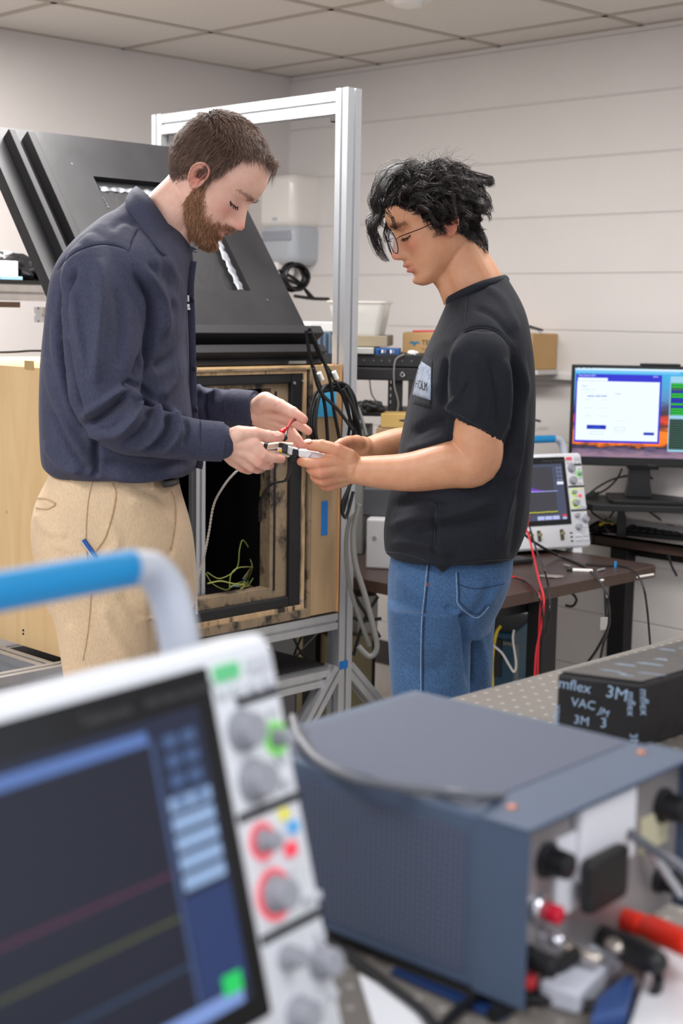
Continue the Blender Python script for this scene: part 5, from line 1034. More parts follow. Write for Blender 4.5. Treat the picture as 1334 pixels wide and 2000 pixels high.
wtext('mflex', 1090, 1342, .019, -4); wtext('3M', 1182, 1360, .022, -6); wtext('VAC', 1115, 1378, .016, -3); wtext('3M', 1120, 1412, .016, -3); wtext('mflex', 1226, 1350, .014, -88); wtext('3', 1172, 1420, .018); wtext('mflex', 1092, 1420, .013, 90)
wtext('mflex', 1250, 1345, .015, -86); wtext('JM', 1168, 1392, .013, -20); wtext('3M', 1230, 1432, .014, -80)
for k in range(16):
    rg2 = np.random.default_rng(k+70); a = rg2.uniform(.01, L1-.03); y_ = rg2.uniform(.02, .4); l_ = rg2.uniform(.01, .04); w2 = rg2.uniform(.002, .005)
    f = WB.at(a, y_, zw+.0013); mb = MB(); mb.prism([f.p(0, 0, 0), f.p(l_*.5, w2*.3, 0), f.p(l_, 0, 0), f.p(l_*.8, w2, 0), f.p(l_*.2, w2*1.2, 0)], (0, 0, .0003)); mb.build('scuff_print', LT, wb)
# ================================================================ PEOPLE
YP = 2.85
def sm(xs, k=9):
    xs = np.asarray(xs, float); p = np.pad(xs, k//2, mode='edge'); return np.convolve(p, np.ones(k)/k, 'valid')
def G(d, s): return np.exp(-(d/s)**2)
class Head:
    """local: x forward, y left, z up, origin between the ears"""
    def __init__(s, O, yaw, pit, rol, side, sc):
        f = np.array([side*math.cos(yaw)*math.cos(pit), -math.sin(yaw)*math.cos(pit), -math.sin(pit)])
        u = np.array([side*math.cos(yaw)*math.sin(pit), -math.sin(yaw)*math.sin(pit), math.cos(pit)]); l = np.cross(u, f)
        u = u*math.cos(rol)+l*math.sin(rol); l = np.cross(u, f); s.M = np.array([f, l, u]).T; s.O = np.asarray(O, float); s.sc = sc
    def w(s, P): return s.O+(np.asarray(P, float)*s.sc)@s.M.T
    def l(s, W): return ((np.asarray(W)-s.O)@s.M)/s.sc
    def surf(s, n=170, k=150, par=None):
        par = par or {}
        zt = np.linspace(0, 1, k); z = -.097+(.138+.097)*(.5-.5*np.cos(np.pi*zt))
        zf = [-.099, -.094, -.086, -.078, -.068, -.05, -.03, -.01, .012, .03, .045, .065, .085, .105, .122, .133, .138]
        xf = [.066, .081, .090, .0915, .087, .0905, .0905, .0895, .088, .0885, .0955, .096, .089, .073, .048, .022, -.01]
        zb = [-.099, -.09, -.08, -.065, -.045, -.02, .01, .04, .07, .095, .115, .128, .135, .138]
        xb = [.045, .028, .005, -.03, -.062, -.082, -.094, -.099, -.097, -.088, -.072, -.052, -.034, -.012]
        zw = [-.099, -.092, -.082, -.07, -.05, -.03, 0, .03, .06, .085, .105, .122, .133, .138]
        ww = [.016, .026, .037, .048, .059, .065, .0705, .074, .0755, .072, .062, .045, .024, .003]
        XF = sm(np.interp(z, zf, xf), 5)+par.get('chin', 0)*G(z+.084, .012); XB = sm(np.interp(z, zb, xb), 7); W = sm(np.interp(z, zw, ww), 7)*par.get('wide', 1.)
        th = np.linspace(0, 2*np.pi, n, endpoint=False); Z, T = np.meshgrid(z, th, indexing='ij'); XB = XB*(1+par.get('back', 0)*np.clip((z+.06)/.05, 0, 1)*(XB < 0)); c, si = np.cos(T), np.sin(T)
        xc = ((XF+XB)/2)[:, None]*np.ones_like(T)-.005; a = np.where(c > 0, XF[:, None]-xc, xc-XB[:, None])
        X = xc+a*np.sign(c)*np.abs(c)**.86
        narrow = .16*G(Z-.0, .075)+.02
        Yy = W[:, None]*np.sign(si)*np.abs(si)**.9*(1-narrow*np.clip(c, 0, 1)**2)
        # jaw: below the ears the rear part pulls in
        m = np.clip(c, 0, 1)**.5; ay = np.abs(Yy)
        nose_len = np.interp(Z, [-.034, -.030, -.026, -.020, -.012, -.002, .012, .026, .036], [0, .004, .019, .0285, .0295, .023, .0145, .006, 0])
        nw = np.interp(Z, [-.03, -.018, -.006, .015, .03], [.012, .0115, .0085, .0068, .0075])
        X = X+m*nose_len*np.exp(-(ay/nw)**2.2)*par.get('nose', 1)
        X += m*.0085*G(ay-.0135, .0058)*G(Z+.021, .0075)
        X -= m*.011*G(ay-.030, .013)*G(Z-.019, .011)          # eye socket
        X -= m*.004*G(ay-.016, .006)*G(Z-.024, .010)
        X += m*.0085*G(ay-.032, .0125)*G(Z-.0165, .0082)      # lids over the eyeball
        X -= m*.0022*G(ay-.032, .014)*G(Z-.0115, .0014)       # lash line crease
        X -= m*.0016*G(ay-.032, .013)*G(Z-.0235, .0016)
        X += m*.0035*G(ay-.026, .018)*G(Z-.041, .007)         # brow ridge
        X += m*.0035*G(ay-.044, .016)*G(Z+.006, .016)         # cheek
        X -= m*.003*G(ay-.040, .012)*G(Z+.045, .02)
        X -= m*.0025*G(ay-.027, .006)*G(Z+.025, .016)         # nasolabial fold
        X += m*.004*G(ay, .016)*G(Z+.036, .008)
        X -= m*.0018*G(ay, .003)*G(Z+.035, .006)
        X += m*.0095*G(ay, .0185)*G(Z+.0425, .0048)
        X += m*.0090*G(ay, .0165)*G(Z+.0555, .0052)
        X -= m*.0045*G(ay, .024)*G(Z+.0490, .0020)
        X -= m*.0035*G(ay, .02)*G(Z+.0665, .0055)
        X += m*.005*G(ay, .015)*G(Z+.080, .009)
        Yy += np.sign(Yy)*(.004*G(Z-.02, .05)*G(c+.1, .4))
        Z = Z+np.clip(Z-.05, 0, 1)*par.get('tall', 0)
        return np.stack([X, Yy, Z], -1)
    def add(s, mb, par=None):
        S = s.surf(par=par); mb.loft([s.w(r) for r in S], True)
    def ear(s, mb, sgn, sz=1.):
        n, k = 40, 16; rings = []
        for i in range(k+1):
            rho = max(.02, i/k); ring = []
            for j in range(n):
                t = 2*math.pi*j/n; ct, st = math.cos(t), math.sin(t)
                v = (.031 if st > 0 else .029)*st*rho; wv = .0185*(1+.22*st)*(1-.12*ct) ; u = wv*ct*rho-.003*st
                h = .0085*math.exp(-((rho-.90)/.10)**2)*(1 if ct < .55 or st > .3 else .35)+.0055*math.exp(-((rho-.58)/.10)**2)*(1 if (ct < .2 and st > -.6) else 0)
                h += .003-.006*math.exp(-(rho/.40)**2)+(.004*math.exp(-((rho-.55)/.15)**2) if (ct > .7 and -.55 < st < .2) else 0)
                if st < -.75: h = .006*(1-max(0, rho-.8)*2)
                flare = .016*max(0, -ct)*rho+.008
                ring.append((u-.006, sgn*(.066+flare+h), v+.004))
            rings.append(s.w(np.array(ring)*[sz, 1, sz]))
        back = []
        for sc_, yy in ((1.0, -.004), (.8, -.010), (.4, -.016)):
            ring = []
            for j in range(n):
                t = 2*math.pi*j/n; ct, st = math.cos(t), math.sin(t); v = (.031 if st > 0 else .029)*st*sc_; u = .0185*(1+.22*st)*(1-.12*ct)*ct*sc_-.003*st
                ring.append((u-.006, sgn*(.066+.016*max(0, -ct)*sc_+.008+yy), v+.004))
            back.append(s.w(np.array(ring)*[sz, 1, sz]))
        mb.loft(rings+back, True)
def finish(mb, name, voxel, iters, parent, m, folds=None, lam=.5, fine=None):
    """merge overlapping shapes into one continuous surface"""
    V = np.vstack(mb.v); me = bpy.data.meshes.new('tmp'); me.from_pydata(V.tolist(), [], mb.f); o = bpy.data.objects.new('tmp', me); COL.objects.link(o)
    md = o.modifiers.new('r', 'REMESH'); md.mode = 'VOXEL'; md.voxel_size = voxel; md.adaptivity = 0
    dg = bpy.context.evaluated_depsgraph_get(); me2 = bpy.data.meshes.new_from_object(o.evaluated_get(dg)); bpy.data.objects.remove(o); bpy.data.meshes.remove(me)
    n = len(me2.vertices); co = np.zeros(n*3); me2.vertices.foreach_get('co', co); co = co.reshape(-1, 3)
    ne = len(me2.edges); ed_ = np.zeros(ne*2, dtype=np.int64); me2.edges.foreach_get('vertices', ed_); ed_ = ed_.reshape(-1, 2); deg = np.bincount(ed_.ravel(), minlength=n).astype(float)
    def lap(c, l):
        a = np.stack([np.bincount(ed_[:, 0], c[ed_[:, 1], k], n)+np.bincount(ed_[:, 1], c[ed_[:, 0], k], n) for k in range(3)], -1)/np.maximum(deg, 1)[:, None]
        return c+(a-c)*l
    for _ in range(iters): co = lap(co, lam); co = lap(co, -lam*.96)
    def setco(c): me2.vertices.foreach_set('co', c.ravel()); me2.update()
    setco(co)
    def normals(): nn = np.zeros(n*3); me2.vertices.foreach_get('normal', nn); return nn.reshape(-1, 3)
    if folds:
        nn = normals(); px = proj(co); facing = np.clip(-(nn@_fw)*2.2, 0, 1); disp = np.zeros(n)
        for pts, amp, wd in folds:
            P = cr([(x, y, 0) for x, y in pts], 8)[:, :2]; best = np.full(n, 1e9); tt = np.zeros(n)
            bb = (px[:, 0] > P[:, 0].min()-4*wd) & (px[:, 0] < P[:, 0].max()+4*wd) & (px[:, 1] > P[:, 1].min()-4*wd) & (px[:, 1] < P[:, 1].max()+4*wd)
            idx = np.nonzero(bb)[0]; q = px[idx]; bd = np.full(len(idx), 1e9); bt = np.zeros(len(idx)); K = len(P)-1
            for i in range(K):
                a, b = P[i], P[i+1]; ab_ = b-a; t = np.clip(((q-a)@ab_)/(ab_@ab_+1e-9), 0, 1); d = np.linalg.norm(q-(a+t[:, None]*ab_), axis=1); m_ = d < bd; bd[m_] = d[m_]; bt[m_] = (i+t[m_])/K
            disp[idx] += amp*np.exp(-(bd/wd)**2)*np.clip(np.sin(np.pi*np.clip(bt, .0, 1))*1.6+.12, 0, 1)*facing[idx]
        co = co+nn*disp[:, None]; setco(co)
    if fine is not None:
        co = fine(co, normals()); setco(co)
    me2.name = name; me2.materials.clear(); me2.materials.append(m); me2.polygons.foreach_set('use_smooth', [True]*len(me2.polygons))
    if parent is not None: base = WL[parent.name]
    else: base = np.array([0., 0, 0])
    setco(co-base); ob = bpy.data.objects.new(name, me2); COL.objects.link(ob)
    if parent is not None: ob.parent = parent
    WL[ob.name] = base; return ob, co
def wavy(scale, amp, seed=0, sz_=1.):
    """broad cloth undulation"""
    rg = np.random.default_rng(seed); K = [(rg.normal(size=3)*scale*[1, 1, sz_], rg.uniform(0, 6)) for _ in range(14)]
    def f(co, nn):
        d = np.zeros(len(co))
        for k_, p_ in K: d += np.sin(co@k_+p_)
        d = d/len(K)**.5; return co+nn*(amp*(np.abs(d)**.8*np.sign(d)))[:, None]
    return f
def rows(mb, R, Yc=YP, n=56, e=.8):
    """stack of horizontal cross sections: (py, x_left, x_right, half depth[, Yc])"""
    rings = []
    for r in R:
        y, xl, xr, hd = r[:4]; yc = r[4] if len(r) > 4 else Yc; ya, yb_ = y if isinstance(y, tuple) else (y, y); a = WY(xl, ya, yc); b = WY(xr, yb_, yc); zz = (a[2]+b[2])/2
        cx = (a[0]+b[0])/2; rx = abs(b[0]-a[0])/2; th = np.arange(n)*2*np.pi/n
        X = cx+rx*np.sign(np.cos(th))*np.abs(np.cos(th))**e; Yv = yc+hd*np.sign(np.sin(th))*np.abs(np.sin(th))**e
        zr = a[2]+(b[2]-a[2])*(X-a[0])/(b[0]-a[0]+1e-9)
        rings.append(np.stack([X, Yv, zr], -1))
    D = []
    for i in range(len(rings)-1):
        for t in (0, .34, .67): D.append(rings[i]*(1-t)+rings[i+1]*t)
    D.append(rings[-1]); A = np.array(D)
    for _ in range(3): A[1:-1] = (A[:-2]+2*A[1:-1]+A[2:])/4
    mb.loft(list(A), True)
def Zp(x, y, Y): return WY(400+x/3.5105, 720+y/3.5105, Y)
def limb(mb, pts, r, n=24, k=6, flat=None, up=None):
    P = cr(pts, k); mb.capsule(P, r, n, 0, flat, up)
def hand(mb, wrist, fingers, rp=.0155):
    cen = np.mean([f[0][0] for f in fingers[1:]], axis=0)
    for pts, r in fingers:
        mb.capsule(cr([wrist*.8+pts[0]*.2, pts[0]], 3), [.0205, r[0]], 14)
        P = cr(pts, 5); mb.capsule(P, np.interp(np.linspace(0, 3, len(P)), [0, 1, 2, 3][:len(r)], r), 14)
        for q, rr_ in zip(pts[1:-1], r[1:-1]): mb.ball(q, rr_*1.08)
    F_ = [f[0][0] for f in fingers[1:]]
    for a, b in zip(F_[:-1], F_[1:]):
        for t in (.33, .66): mb.capsule([wrist*.75+(a*(1-t)+b*t)*.25, wrist*.1+(a*(1-t)+b*t)*.9], [.019, .0135], 12)
def tuck(ob, cloth_obs, covered, gap=.006):
    """keep covered skin just inside the garment"""
    from mathutils.bvhtree import BVHTree
    dg = bpy.context.evaluated_depsgraph_get(); me = ob.data; n = len(me.vertices); co = np.zeros(n*3); me.vertices.foreach_get('co', co); co = co.reshape(-1, 3); base = WL[ob.name]
    idx = np.nonzero(covered(co+base, proj(co+base)))[0]
    for c in cloth_obs:
        bv = BVHTree.FromObject(c, dg); off = base-WL[c.name]
        for i in idx:
            p = Vector(co[i]+off); loc, nr, _, d = bv.find_nearest(p, .09)
            if loc is None: continue
            s_ = (p-loc).dot(nr)
            if s_ > -gap: q = loc-nr*gap; co[i] = np.array(q)-off
    me.vertices.foreach_set('co', co.ravel()); me.update()
def skin_mat(name, base, red, rough=.46):
    m = bpy.data.materials.new(name); m.use_nodes = True; nt = m.node_tree; b = nt.nodes['Principled BSDF']; N = nt.nodes.new; L = nt.links.new
    at = N('ShaderNodeAttribute'); at.attribute_name = 'skin'; tc = N('ShaderNodeTexCoord')
    n = N('ShaderNodeTexNoise'); n.inputs['Scale'].default_value = 45; n.inputs['Detail'].default_value = 5; L(tc.outputs['Object'], n.inputs['Vector'])
    mx = N('ShaderNodeMix'); mx.data_type = 'RGBA'; mx.blend_type = 'MULTIPLY'; mx.inputs['Factor'].default_value = .5; r = N('ShaderNodeValToRGB'); r.color_ramp.elements[0].position = .35; r.color_ramp.elements[1].position = .65; r.color_ramp.elements[0].color = (.86, .74, .70, 1); r.color_ramp.elements[1].color = (1, 1, 1, 1)
    L(n.outputs['Fac'], r.inputs[0]); L(at.outputs['Color'], mx.inputs['A']); L(r.outputs[0], mx.inputs['B']); L(mx.outputs['Result'], b.inputs['Base Color'])
    n2 = N('ShaderNodeTexNoise'); n2.inputs['Scale'].default_value = 420; n2.inputs['Detail'].default_value = 3; L(tc.outputs['Object'], n2.inputs['Vector'])
    bp = N('ShaderNodeBump'); bp.inputs['Strength'].default_value = .18; bp.inputs['Distance'].default_value = .001; L(n2.outputs['Fac'], bp.inputs['Height']); L(bp.outputs[0], b.inputs['Normal'])
    b.inputs['Roughness'].default_value = rough; b.inputs['Subsurface Weight'].default_value = .12; b.inputs['Subsurface Radius'].default_value = (1, .35, .2); b.inputs['Subsurface Scale'].default_value = .006
    return m
def paint(ob, co, head, base, red, lip, tint=None, tipc=None, tips=()):
    n = len(co); C_ = np.tile(np.array(lin(base)), (n, 1)); R_ = np.array(lin(red)); l = head.l(co); x, y, z = l[:, 0], l[:, 1], l[:, 2]; ay = np.abs(y)
    inh = (x > -.13) & (x < .16) & (ay < .11) & (z > -.12) & (z < .17)
    def mixc(w_, c): C_[:] = C_*(1-w_[:, None])+np.array(c)*w_[:, None]
    wr = np.zeros(n); wr += .75*G(x-.112, .02)*G(y, .016)*G(z+.014, .012); wr += .5*G(x-.08, .03)*G(ay-.042, .018)*G(z+.008, .018); wr += .85*G(x+.004, .024)*(ay > .0695)*G(z-.006, .036)
    mixc(np.clip(wr, 0, 1)*inh, R_)
    lw = (G(y, .021)**.5*np.maximum(G(z+.0435, .0045), G(z+.0555, .0052))*(x > .075)).clip(0, 1)*(ay < .026); mixc(lw*.8*inh, lin(lip))
    if tint is not None: w_, c = tint(x, y, z); mixc(w_*inh, lin(c))
    for P, rad in tips: mixc(.55*G(np.linalg.norm(co-P, axis=1), rad), R_)
    a = ob.data.color_attributes.new('skin', 'FLOAT_COLOR', 'POINT'); a.data.foreach_set('color', np.hstack([C_, np.ones((n, 1))]).ravel())
def strands(name, roots, paths_fn, r, m, parent, sides=3, nseg=7, label=None):
    """many tapering fibres in one mesh; paths_fn(i) -> points"""
    V = []; F = []; n0 = 0
    for i in range(len(roots)):
        P = paths_fn(i); K = len(P); T = np.gradient(P, axis=0); T /= np.linalg.norm(T, axis=1)[:, None]+1e-9
        a = np.array([.3, -.8, .5]); u = np.cross(T, a); u /= np.linalg.norm(u, axis=1)[:, None]+1e-9; v = np.cross(T, u)
        rr_ = r[i] if np.ndim(r) else r; rad = rr_*np.interp(np.linspace(0, 1, K), [0, .5, 1], [1, .85, .15])
        th = np.arange(sides)*2*np.pi/sides
        ring = P[:, None, :]+rad[:, None, None]*(np.cos(th)[None, :, None]*u[:, None, :]+np.sin(th)[None, :, None]*v[:, None, :]); V.append(ring.reshape(-1, 3))
        k_ = np.arange(K-1)[:, None]*sides; j = np.arange(sides)[None]; jn = (np.arange(sides)+1) % sides; jn = jn[None]
        q = np.stack([k_+j, k_+jn, k_+sides+jn, k_+sides+j], -1).reshape(-1, 4)+n0; F.append(q); n0 += K*sides
    V = np.vstack(V); F = np.vstack(F); base = WL[parent.name]; me = bpy.data.meshes.new(name)
    me.vertices.add(len(V)); me.vertices.foreach_set('co', (V-base).ravel().astype(np.float32)); me.loops.add(len(F)*4); me.loops.foreach_set('vertex_index', F.ravel().astype(np.int32)); me.polygons.add(len(F)); me.polygons.foreach_set('loop_start', np.arange(0, len(F)*4, 4, dtype=np.int32)); me.polygons.foreach_set('use_smooth', [True]*len(F))
    me.update(calc_edges=True); me.materials.append(m); o = bpy.data.objects.new(name, me); COL.objects.link(o); o.parent = parent; WL[o.name] = base
    if label: o['label'] = label
    return o
def hair_mat(name, c1, c2, rough=.38):
    m = bpy.data.materials.new(name); m.use_nodes = True; nt = m.node_tree; b = nt.nodes['Principled BSDF']; N = nt.nodes.new; L = nt.links.new
    g = N('ShaderNodeNewGeometry'); r = N('ShaderNodeValToRGB'); r.color_ramp.elements[0].color = (*lin(c1), 1); r.color_ramp.elements[1].color = (*lin(c2), 1); L(g.outputs['Random Per Island'], r.inputs[0]); L(r.outputs[0], b.inputs['Base Color']); b.inputs['Roughness'].default_value = rough; b.inputs['Specular IOR Level'].default_value = .6; return m

# ---------------------------------------------------------------- LEFT MAN
HL = Head((-.268, YP, CAM_H+.2395), .154, .755, .032, 1, .918)
parL = dict(nose=1.0, chin=.003, back=.15, tall=.10)
man = thing('person', (WY(230, 1000, YP)[0], YP, 0), 'bearded man in a navy button shirt and khaki trousers, looking down at the circuit', 'person')
SKL = skin_mat('fair_skin', None, None)
mb = MB(); HL.add(mb, parL); HL.ear(mb, -1); HL.ear(mb, 1)
limb(mb, [HL.w((-.022, 0, .0)), HL.w((-.020, 0, -.05)), WY(324, 425, YP), WY(290, 475, YP), WY(262, 530, YP)], [.050, .050, .053, .060, .07], 28)
limb(mb, [HL.w((.03, 0, -.05)), WY(352, 440, YP), WY(325, 490, YP)], [.032, .034, .04], 20)
mb.ball(WY(240, 620, YP), (.10, .15, .20)); mb.ball(WY(235, 820, YP), (.11, .14, .18)); mb.ball(WY(222, 985, YP), (.115, .14, .13))
shN, elN, wrN = WY(195, 525, YP-.165), WY(212, 808, YP-.21), Zp(105, 500, 2.70)
limb(mb, [WY(235, 520, YP-.06), shN, WY(205, 660, YP-.19), elN, WY(310, 845, 2.66), wrN, Zp(150, 510, 2.70)], [.045, .040, .034, .026, .020, .024, .027], 22)
shF, elF, wrF = WY(255, 525, YP+.165), WY(320, 790, YP+.17), Zp(320, 290, 2.93)
limb(mb, [WY(240, 520, YP+.06), shF, WY(285, 660, YP+.18), elF, WY(420, 795, 2.97), wrF, Zp(350, 300, 2.93)], [.045, .040, .034, .026, .020, .024, .027], 22)
f1 = [([Zp(235, 450, 2.69), Zp(335, 447, 2.70), Zp(430, 462, 2.715), Zp(512, 468, 2.72)], [.017, .0130, .0112, .0098]),
      ([Zp(330, 520, 2.695), Zp(400, 588, 2.695), Zp(462, 612, 2.705), Zp(525, 620, 2.72)], [.0155, .0102, .0092, .0082]),
      ([Zp(295, 570, 2.70), Zp(372, 640, 2.70), Zp(415, 662, 2.715), Zp(448, 662, 2.735)], [.0155, .0104, .0094, .0084]),
      ([Zp(250, 605, 2.71), Zp(320, 672, 2.715), Zp(362, 688, 2.73), Zp(392, 684, 2.75)], [.015, .0100, .0090, .0080]),
      ([Zp(200, 625, 2.73), Zp(258, 680, 2.735), Zp(300, 696, 2.75), Zp(325, 692, 2.765)], [.014, .0088, .0080, .0072])]
hand(mb, Zp(120, 505, 2.70), f1)
f2 = [([Zp(415, 225, 2.89), Zp(515, 255, 2.87), Zp(600, 300, 2.855), Zp(675, 348, 2.85)], [.020, .0132, .0118, .0098]),
      ([Zp(520, 320, 2.90), Zp(600, 362, 2.885), Zp(655, 392, 2.875), Zp(708, 428, 2.87)], [.016, .0106, .0096, .0086]),
      ([Zp(520, 375, 2.91), Zp(585, 425, 2.90), Zp(635, 485, 2.885), Zp(672, 532, 2.875)], [.016, .0106, .0096, .0084]),
      ([Zp(490, 410, 2.92), Zp(545, 460, 2.905), Zp(585, 510, 2.885), Zp(615, 545, 2.87)], [.0155, .0100, .0092, .0080]),
      ([Zp(440, 420, 2.93), Zp(480, 470, 2.91), Zp(510, 505, 2.895), Zp(530, 525, 2.885)], [.015, .0090, .0082, .0072])]
hand(mb, Zp(335, 290, 2.93), f2)
for s_, dy in ((0, -.085), (22, .085)):
    kx_ = WY(225+s_, 1000, YP+dy); limb(mb, [kx_, (kx_[0]+.02, YP+dy, .52), (kx_[0]-.02, YP+dy, .10)], [.085, .055, .038], 20)
    limb(mb, [(kx_[0]-.03, YP+dy, .06), (kx_[0]+.14, YP+dy, .04)], [.035, .03], 14)
bodyL, coL = finish(mb, 'body', .0023, 3, man, SKL, lam=.4)
def beardw(x, y, z):
    ay = np.abs(y); zl_ = np.interp(x, [-.005, .015, .03, .05, .07, .09, .12], [.0, .0, -.028, -.046, -.050, -.034, -.034])
    w_ = 1/(1+np.exp(-(zl_-z)/.003)); zlow = np.interp(x, [0, .03, .06], [-.055, -.085, -.12]); w_ *= 1/(1+np.exp(-(z-zlow)/.004))
    w_ *= (x > .0); lips = G(y, .021)*G(z+.049, .010)*(x > .08); return w_*(1-np.clip(lips*1.8, 0, 1))
def tintL(x, y, z):
    return .5*beardw(x, y, z), (160, 108, 78)
paint(bodyL, coL, HL, (236, 190, 170), (222, 132, 116), (206, 126, 116), tintL, tips=[(f[0][-1], .016) for f in f1+f2]+[(f[0][1], .012) for f in f1+f2])
# nails
NAIL = mat('fingernail', (232, 184, 164), .35)
def nail(c, nrm, d, s_=.0065, par=None): 
    nrm = nz(nrm); d = nz(np.asarray(d)-nrm*(np.asarray(d)@nrm)); MB().ball(c, (s_*1.25, s_, .0016), np.array([d, np.cross(nrm, d), nrm]).T, 14, 8).build('fingernail', NAIL, par, True)
nail(Zp(500, 456, 2.712)-np.array([0, .006, 0])+[0, 0, .003], (.1, -.8, .7), (1, 0, -.1), par=man)

# hair + beard on the scalp surface
def scalp(head, par, fn, count, seed):
    S = head.surf(par=par); P = S.reshape(-1, 3); dx = np.gradient(S, axis=0); dt = np.roll(S, -1, 1)-np.roll(S, 1, 1); N_ = np.cross(dt, dx).reshape(-1, 3); ar = np.linalg.norm(N_, axis=1)+1e-12; N_ = N_/ar[:, None]
    out = np.sign(np.sum(N_*(P-np.array([0, 0, .03])), axis=1)); N_ *= out[:, None]
    w_ = ar*np.array(fn(P[:, 0], P[:, 1], P[:, 2])); w_ = np.clip(w_, 0, None); w_ /= w_.sum(); rg = np.random.default_rng(seed); idx = rg.choice(len(P), count, p=w_)
    return P[idx]+rg.normal(size=(count, 3))*.0008, N_[idx], rg
def hmask(x, y, z):
    zl_ = np.interp(x, [-.11, -.075, -.045, -.02, -.002, .008, .014, .023, .031, .038, .055, .08, .1], [-.056, -.048, -.034, -.004, .030, -.002, .012, .044, .086, .112, .122, .122, .135])
    w_ = 1/(1+np.exp(-(z-zl_)/.003)); bald = np.exp(-((x-.0)/.030)**2-((np.abs(y)-.02)/.022)**2)*(z > .08); return w_*(1-.6*bald)
HBR = hair_mat('brown_hair', (66, 47, 39), (142, 110, 91), .5)
P, Nn, rg = scalp(HL, parL, hmask, 15000, 3)
L_ = np.where(P[:, 2] > .1, .026, np.where(P[:, 0] < -.05, .017, .022))*rg.uniform(.7, 1.2, len(P)); L_ = np.where(P[:, 2] < .0, .009, L_)
def hp(i):
    p, n_ = P[i], Nn[i]; q = p.copy(); out = [q.copy()]; base_d = np.array([.12 if p[2] < .1 else .75, 0, -1.]) if p[2] < .105 else np.array([.8, -.55+.5*np.sign(p[1])*0, -.15])
    base_d = base_d+rg.normal(size=3)*.18
    for k_ in range(5):
        d = base_d-n_*(base_d@n_); d = nz(d)+n_*(.62-.16*k_); q = q+nz(d)*L_[i]/5; out.append(q.copy())
    return HL.w(np.array(out))
strands('hair', P, hp, .00052, HBR, man)
# undercoat cap so that no scalp shows at the sides
def cap(head, par, fn, off, name, m, parent, thr=.5):
    S = head.surf(110, 100, par=par); k_, n_ = S.shape[:2]; w_ = fn(S[..., 0], S[..., 1], S[..., 2]); dx = np.gradient(S, axis=0); dt = np.roll(S, -1, 1)-np.roll(S, 1, 1); Nm = np.cross(dt, dx); Nm /= np.linalg.norm(Nm, axis=2)[..., None]+1e-12
    Nm *= np.sign(np.sum(Nm*(S-np.array([0, 0, .03])), axis=2))[..., None]; Q = S+Nm*(off*np.clip(w_, 0, 1))[..., None]; mb = MB(); F = []
    for i in range(k_-1):
        for j in range(n_):
            jn = (j+1) % n_
            if min(w_[i, j], w_[i+1, j], w_[i, jn], w_[i+1, jn]) > thr: F.append((i*n_+j, i*n_+jn, (i+1)*n_+jn, (i+1)*n_+j))
    mb.add(head.w(Q.reshape(-1, 3)), F); return mb.build(name, m, parent, True, autos=False)
cap(HL, parL, hmask, .0035, 'hair_undercoat', mat('brown_scalp_hair', (62, 44, 36), .8, 0, .3, 160), man, .62)
# front tuft hanging over the forehead
tf = [HL.w((.050+.030*random.random(), -.030+.055*random.random(), .116+.012*random.random())) for _ in range(120)]
def tuft(i):
    p = tf[i]; e = WY(527+random.uniform(-12, 9), 345+random.uniform(-34, 24), p[1]); return cr([p, p*.6+e*.4+np.array([.008, 0, .009]), e], 4)
strands('hair_tuft', tf, tuft, .0005, HBR, man)
P2, N2, rg2 = scalp(HL, parL, lambda x, y, z: beardw(x, y, z)*np.clip(1.2-np.abs(z+.01)*2, .3, 1), 8000, 5)
BRD = hair_mat('auburn_beard', (110, 70, 48), (210, 156, 114), .5)
L2 = rg2.uniform(.006, .014, len(P2))*np.interp(P2[:, 2], [-.09, -.05, 0], [1.35, 1, .6])
def bp_(i):
    p, n_ = P2[i], N2[i]; d0 = np.array([.35, 0, -1.])+rg2.normal(size=3)*.28; q = p.copy(); out = [q.copy()]
    for k_ in range(3): d = nz(d0-n_*(d0@n_)*.6+n_*(.75-.12*k_)); q = q+d*L2[i]/3; out.append(q.copy())
    return HL.w(np.array(out))
strands('beard', P2, bp_, .0005, BRD, man, nseg=4)
def brow(head, m, parent, sgn, n=160, z0=.040, th_=.0035, L0=.008, name='eyebrow', par=None):
    rg_ = np.random.default_rng(9); S = head.surf(par=par); flat = S.reshape(-1, 3); pts = []
    for _ in range(n):
        t = rg_.uniform(0, 1); y = sgn*(.012+.040*t); z = z0+.004*math.sin(t*2.4)-.002*t+rg_.normal()*th_*(1-.55*t); c = flat[(flat[:, 0] > .04)]; k_ = np.argmin((c[:, 1]-y)**2+(c[:, 2]-z)**2); pts.append((c[k_], t))
    def fn(i):
        p, t = pts[i]; d = np.array([.25, sgn*1., .35-.5*t]); return head.w(np.array([p+[.0002, 0, 0], p+nz(d)*L0*.5+[.0016, 0, 0], p+nz(d)*L0+[.0012, 0, 0]]))
    strands(name, pts, fn, .0005, m, parent)
for s_ in (-1, 1): brow(HL, HBR, man, s_, par=parL)
def lash(head, parent, sgn, z=.0112, y0=.021, y1=.044, xo=.0, m=None, par=None, drop=.006):
    S = head.surf(par=par).reshape(-1, 3); c = S[S[:, 0] > .03]; P_ = []
    for t in np.linspace(0, 1, 9):
        y = sgn*(y0+(y1-y0)*t); zz = z-.002*math.sin(math.pi*t); k_ = np.argmin((c[:, 1]-y)**2+(c[:, 2]-zz)**2); P_.append(c[k_]+[.0006+xo, 0, 0])
    MB().tube(head.w(cr(P_, 3)), .0009, 6).build('lash_line', m, parent, True)
    rg_ = np.random.default_rng(2); Q = np.array(P_)
    def fn(i):
        p = Q[rg_.integers(0, 9)]+rg_.normal(size=3)*.0006; return head.w(np.array([p, p+[.003, sgn*.001, -drop*.6], p+[.0055, sgn*.002, -drop*.8]]))
    strands('eyelashes', range(34), fn, .00035, m, parent)
LSH = mat('dark_lash', (34, 22, 20), .6)
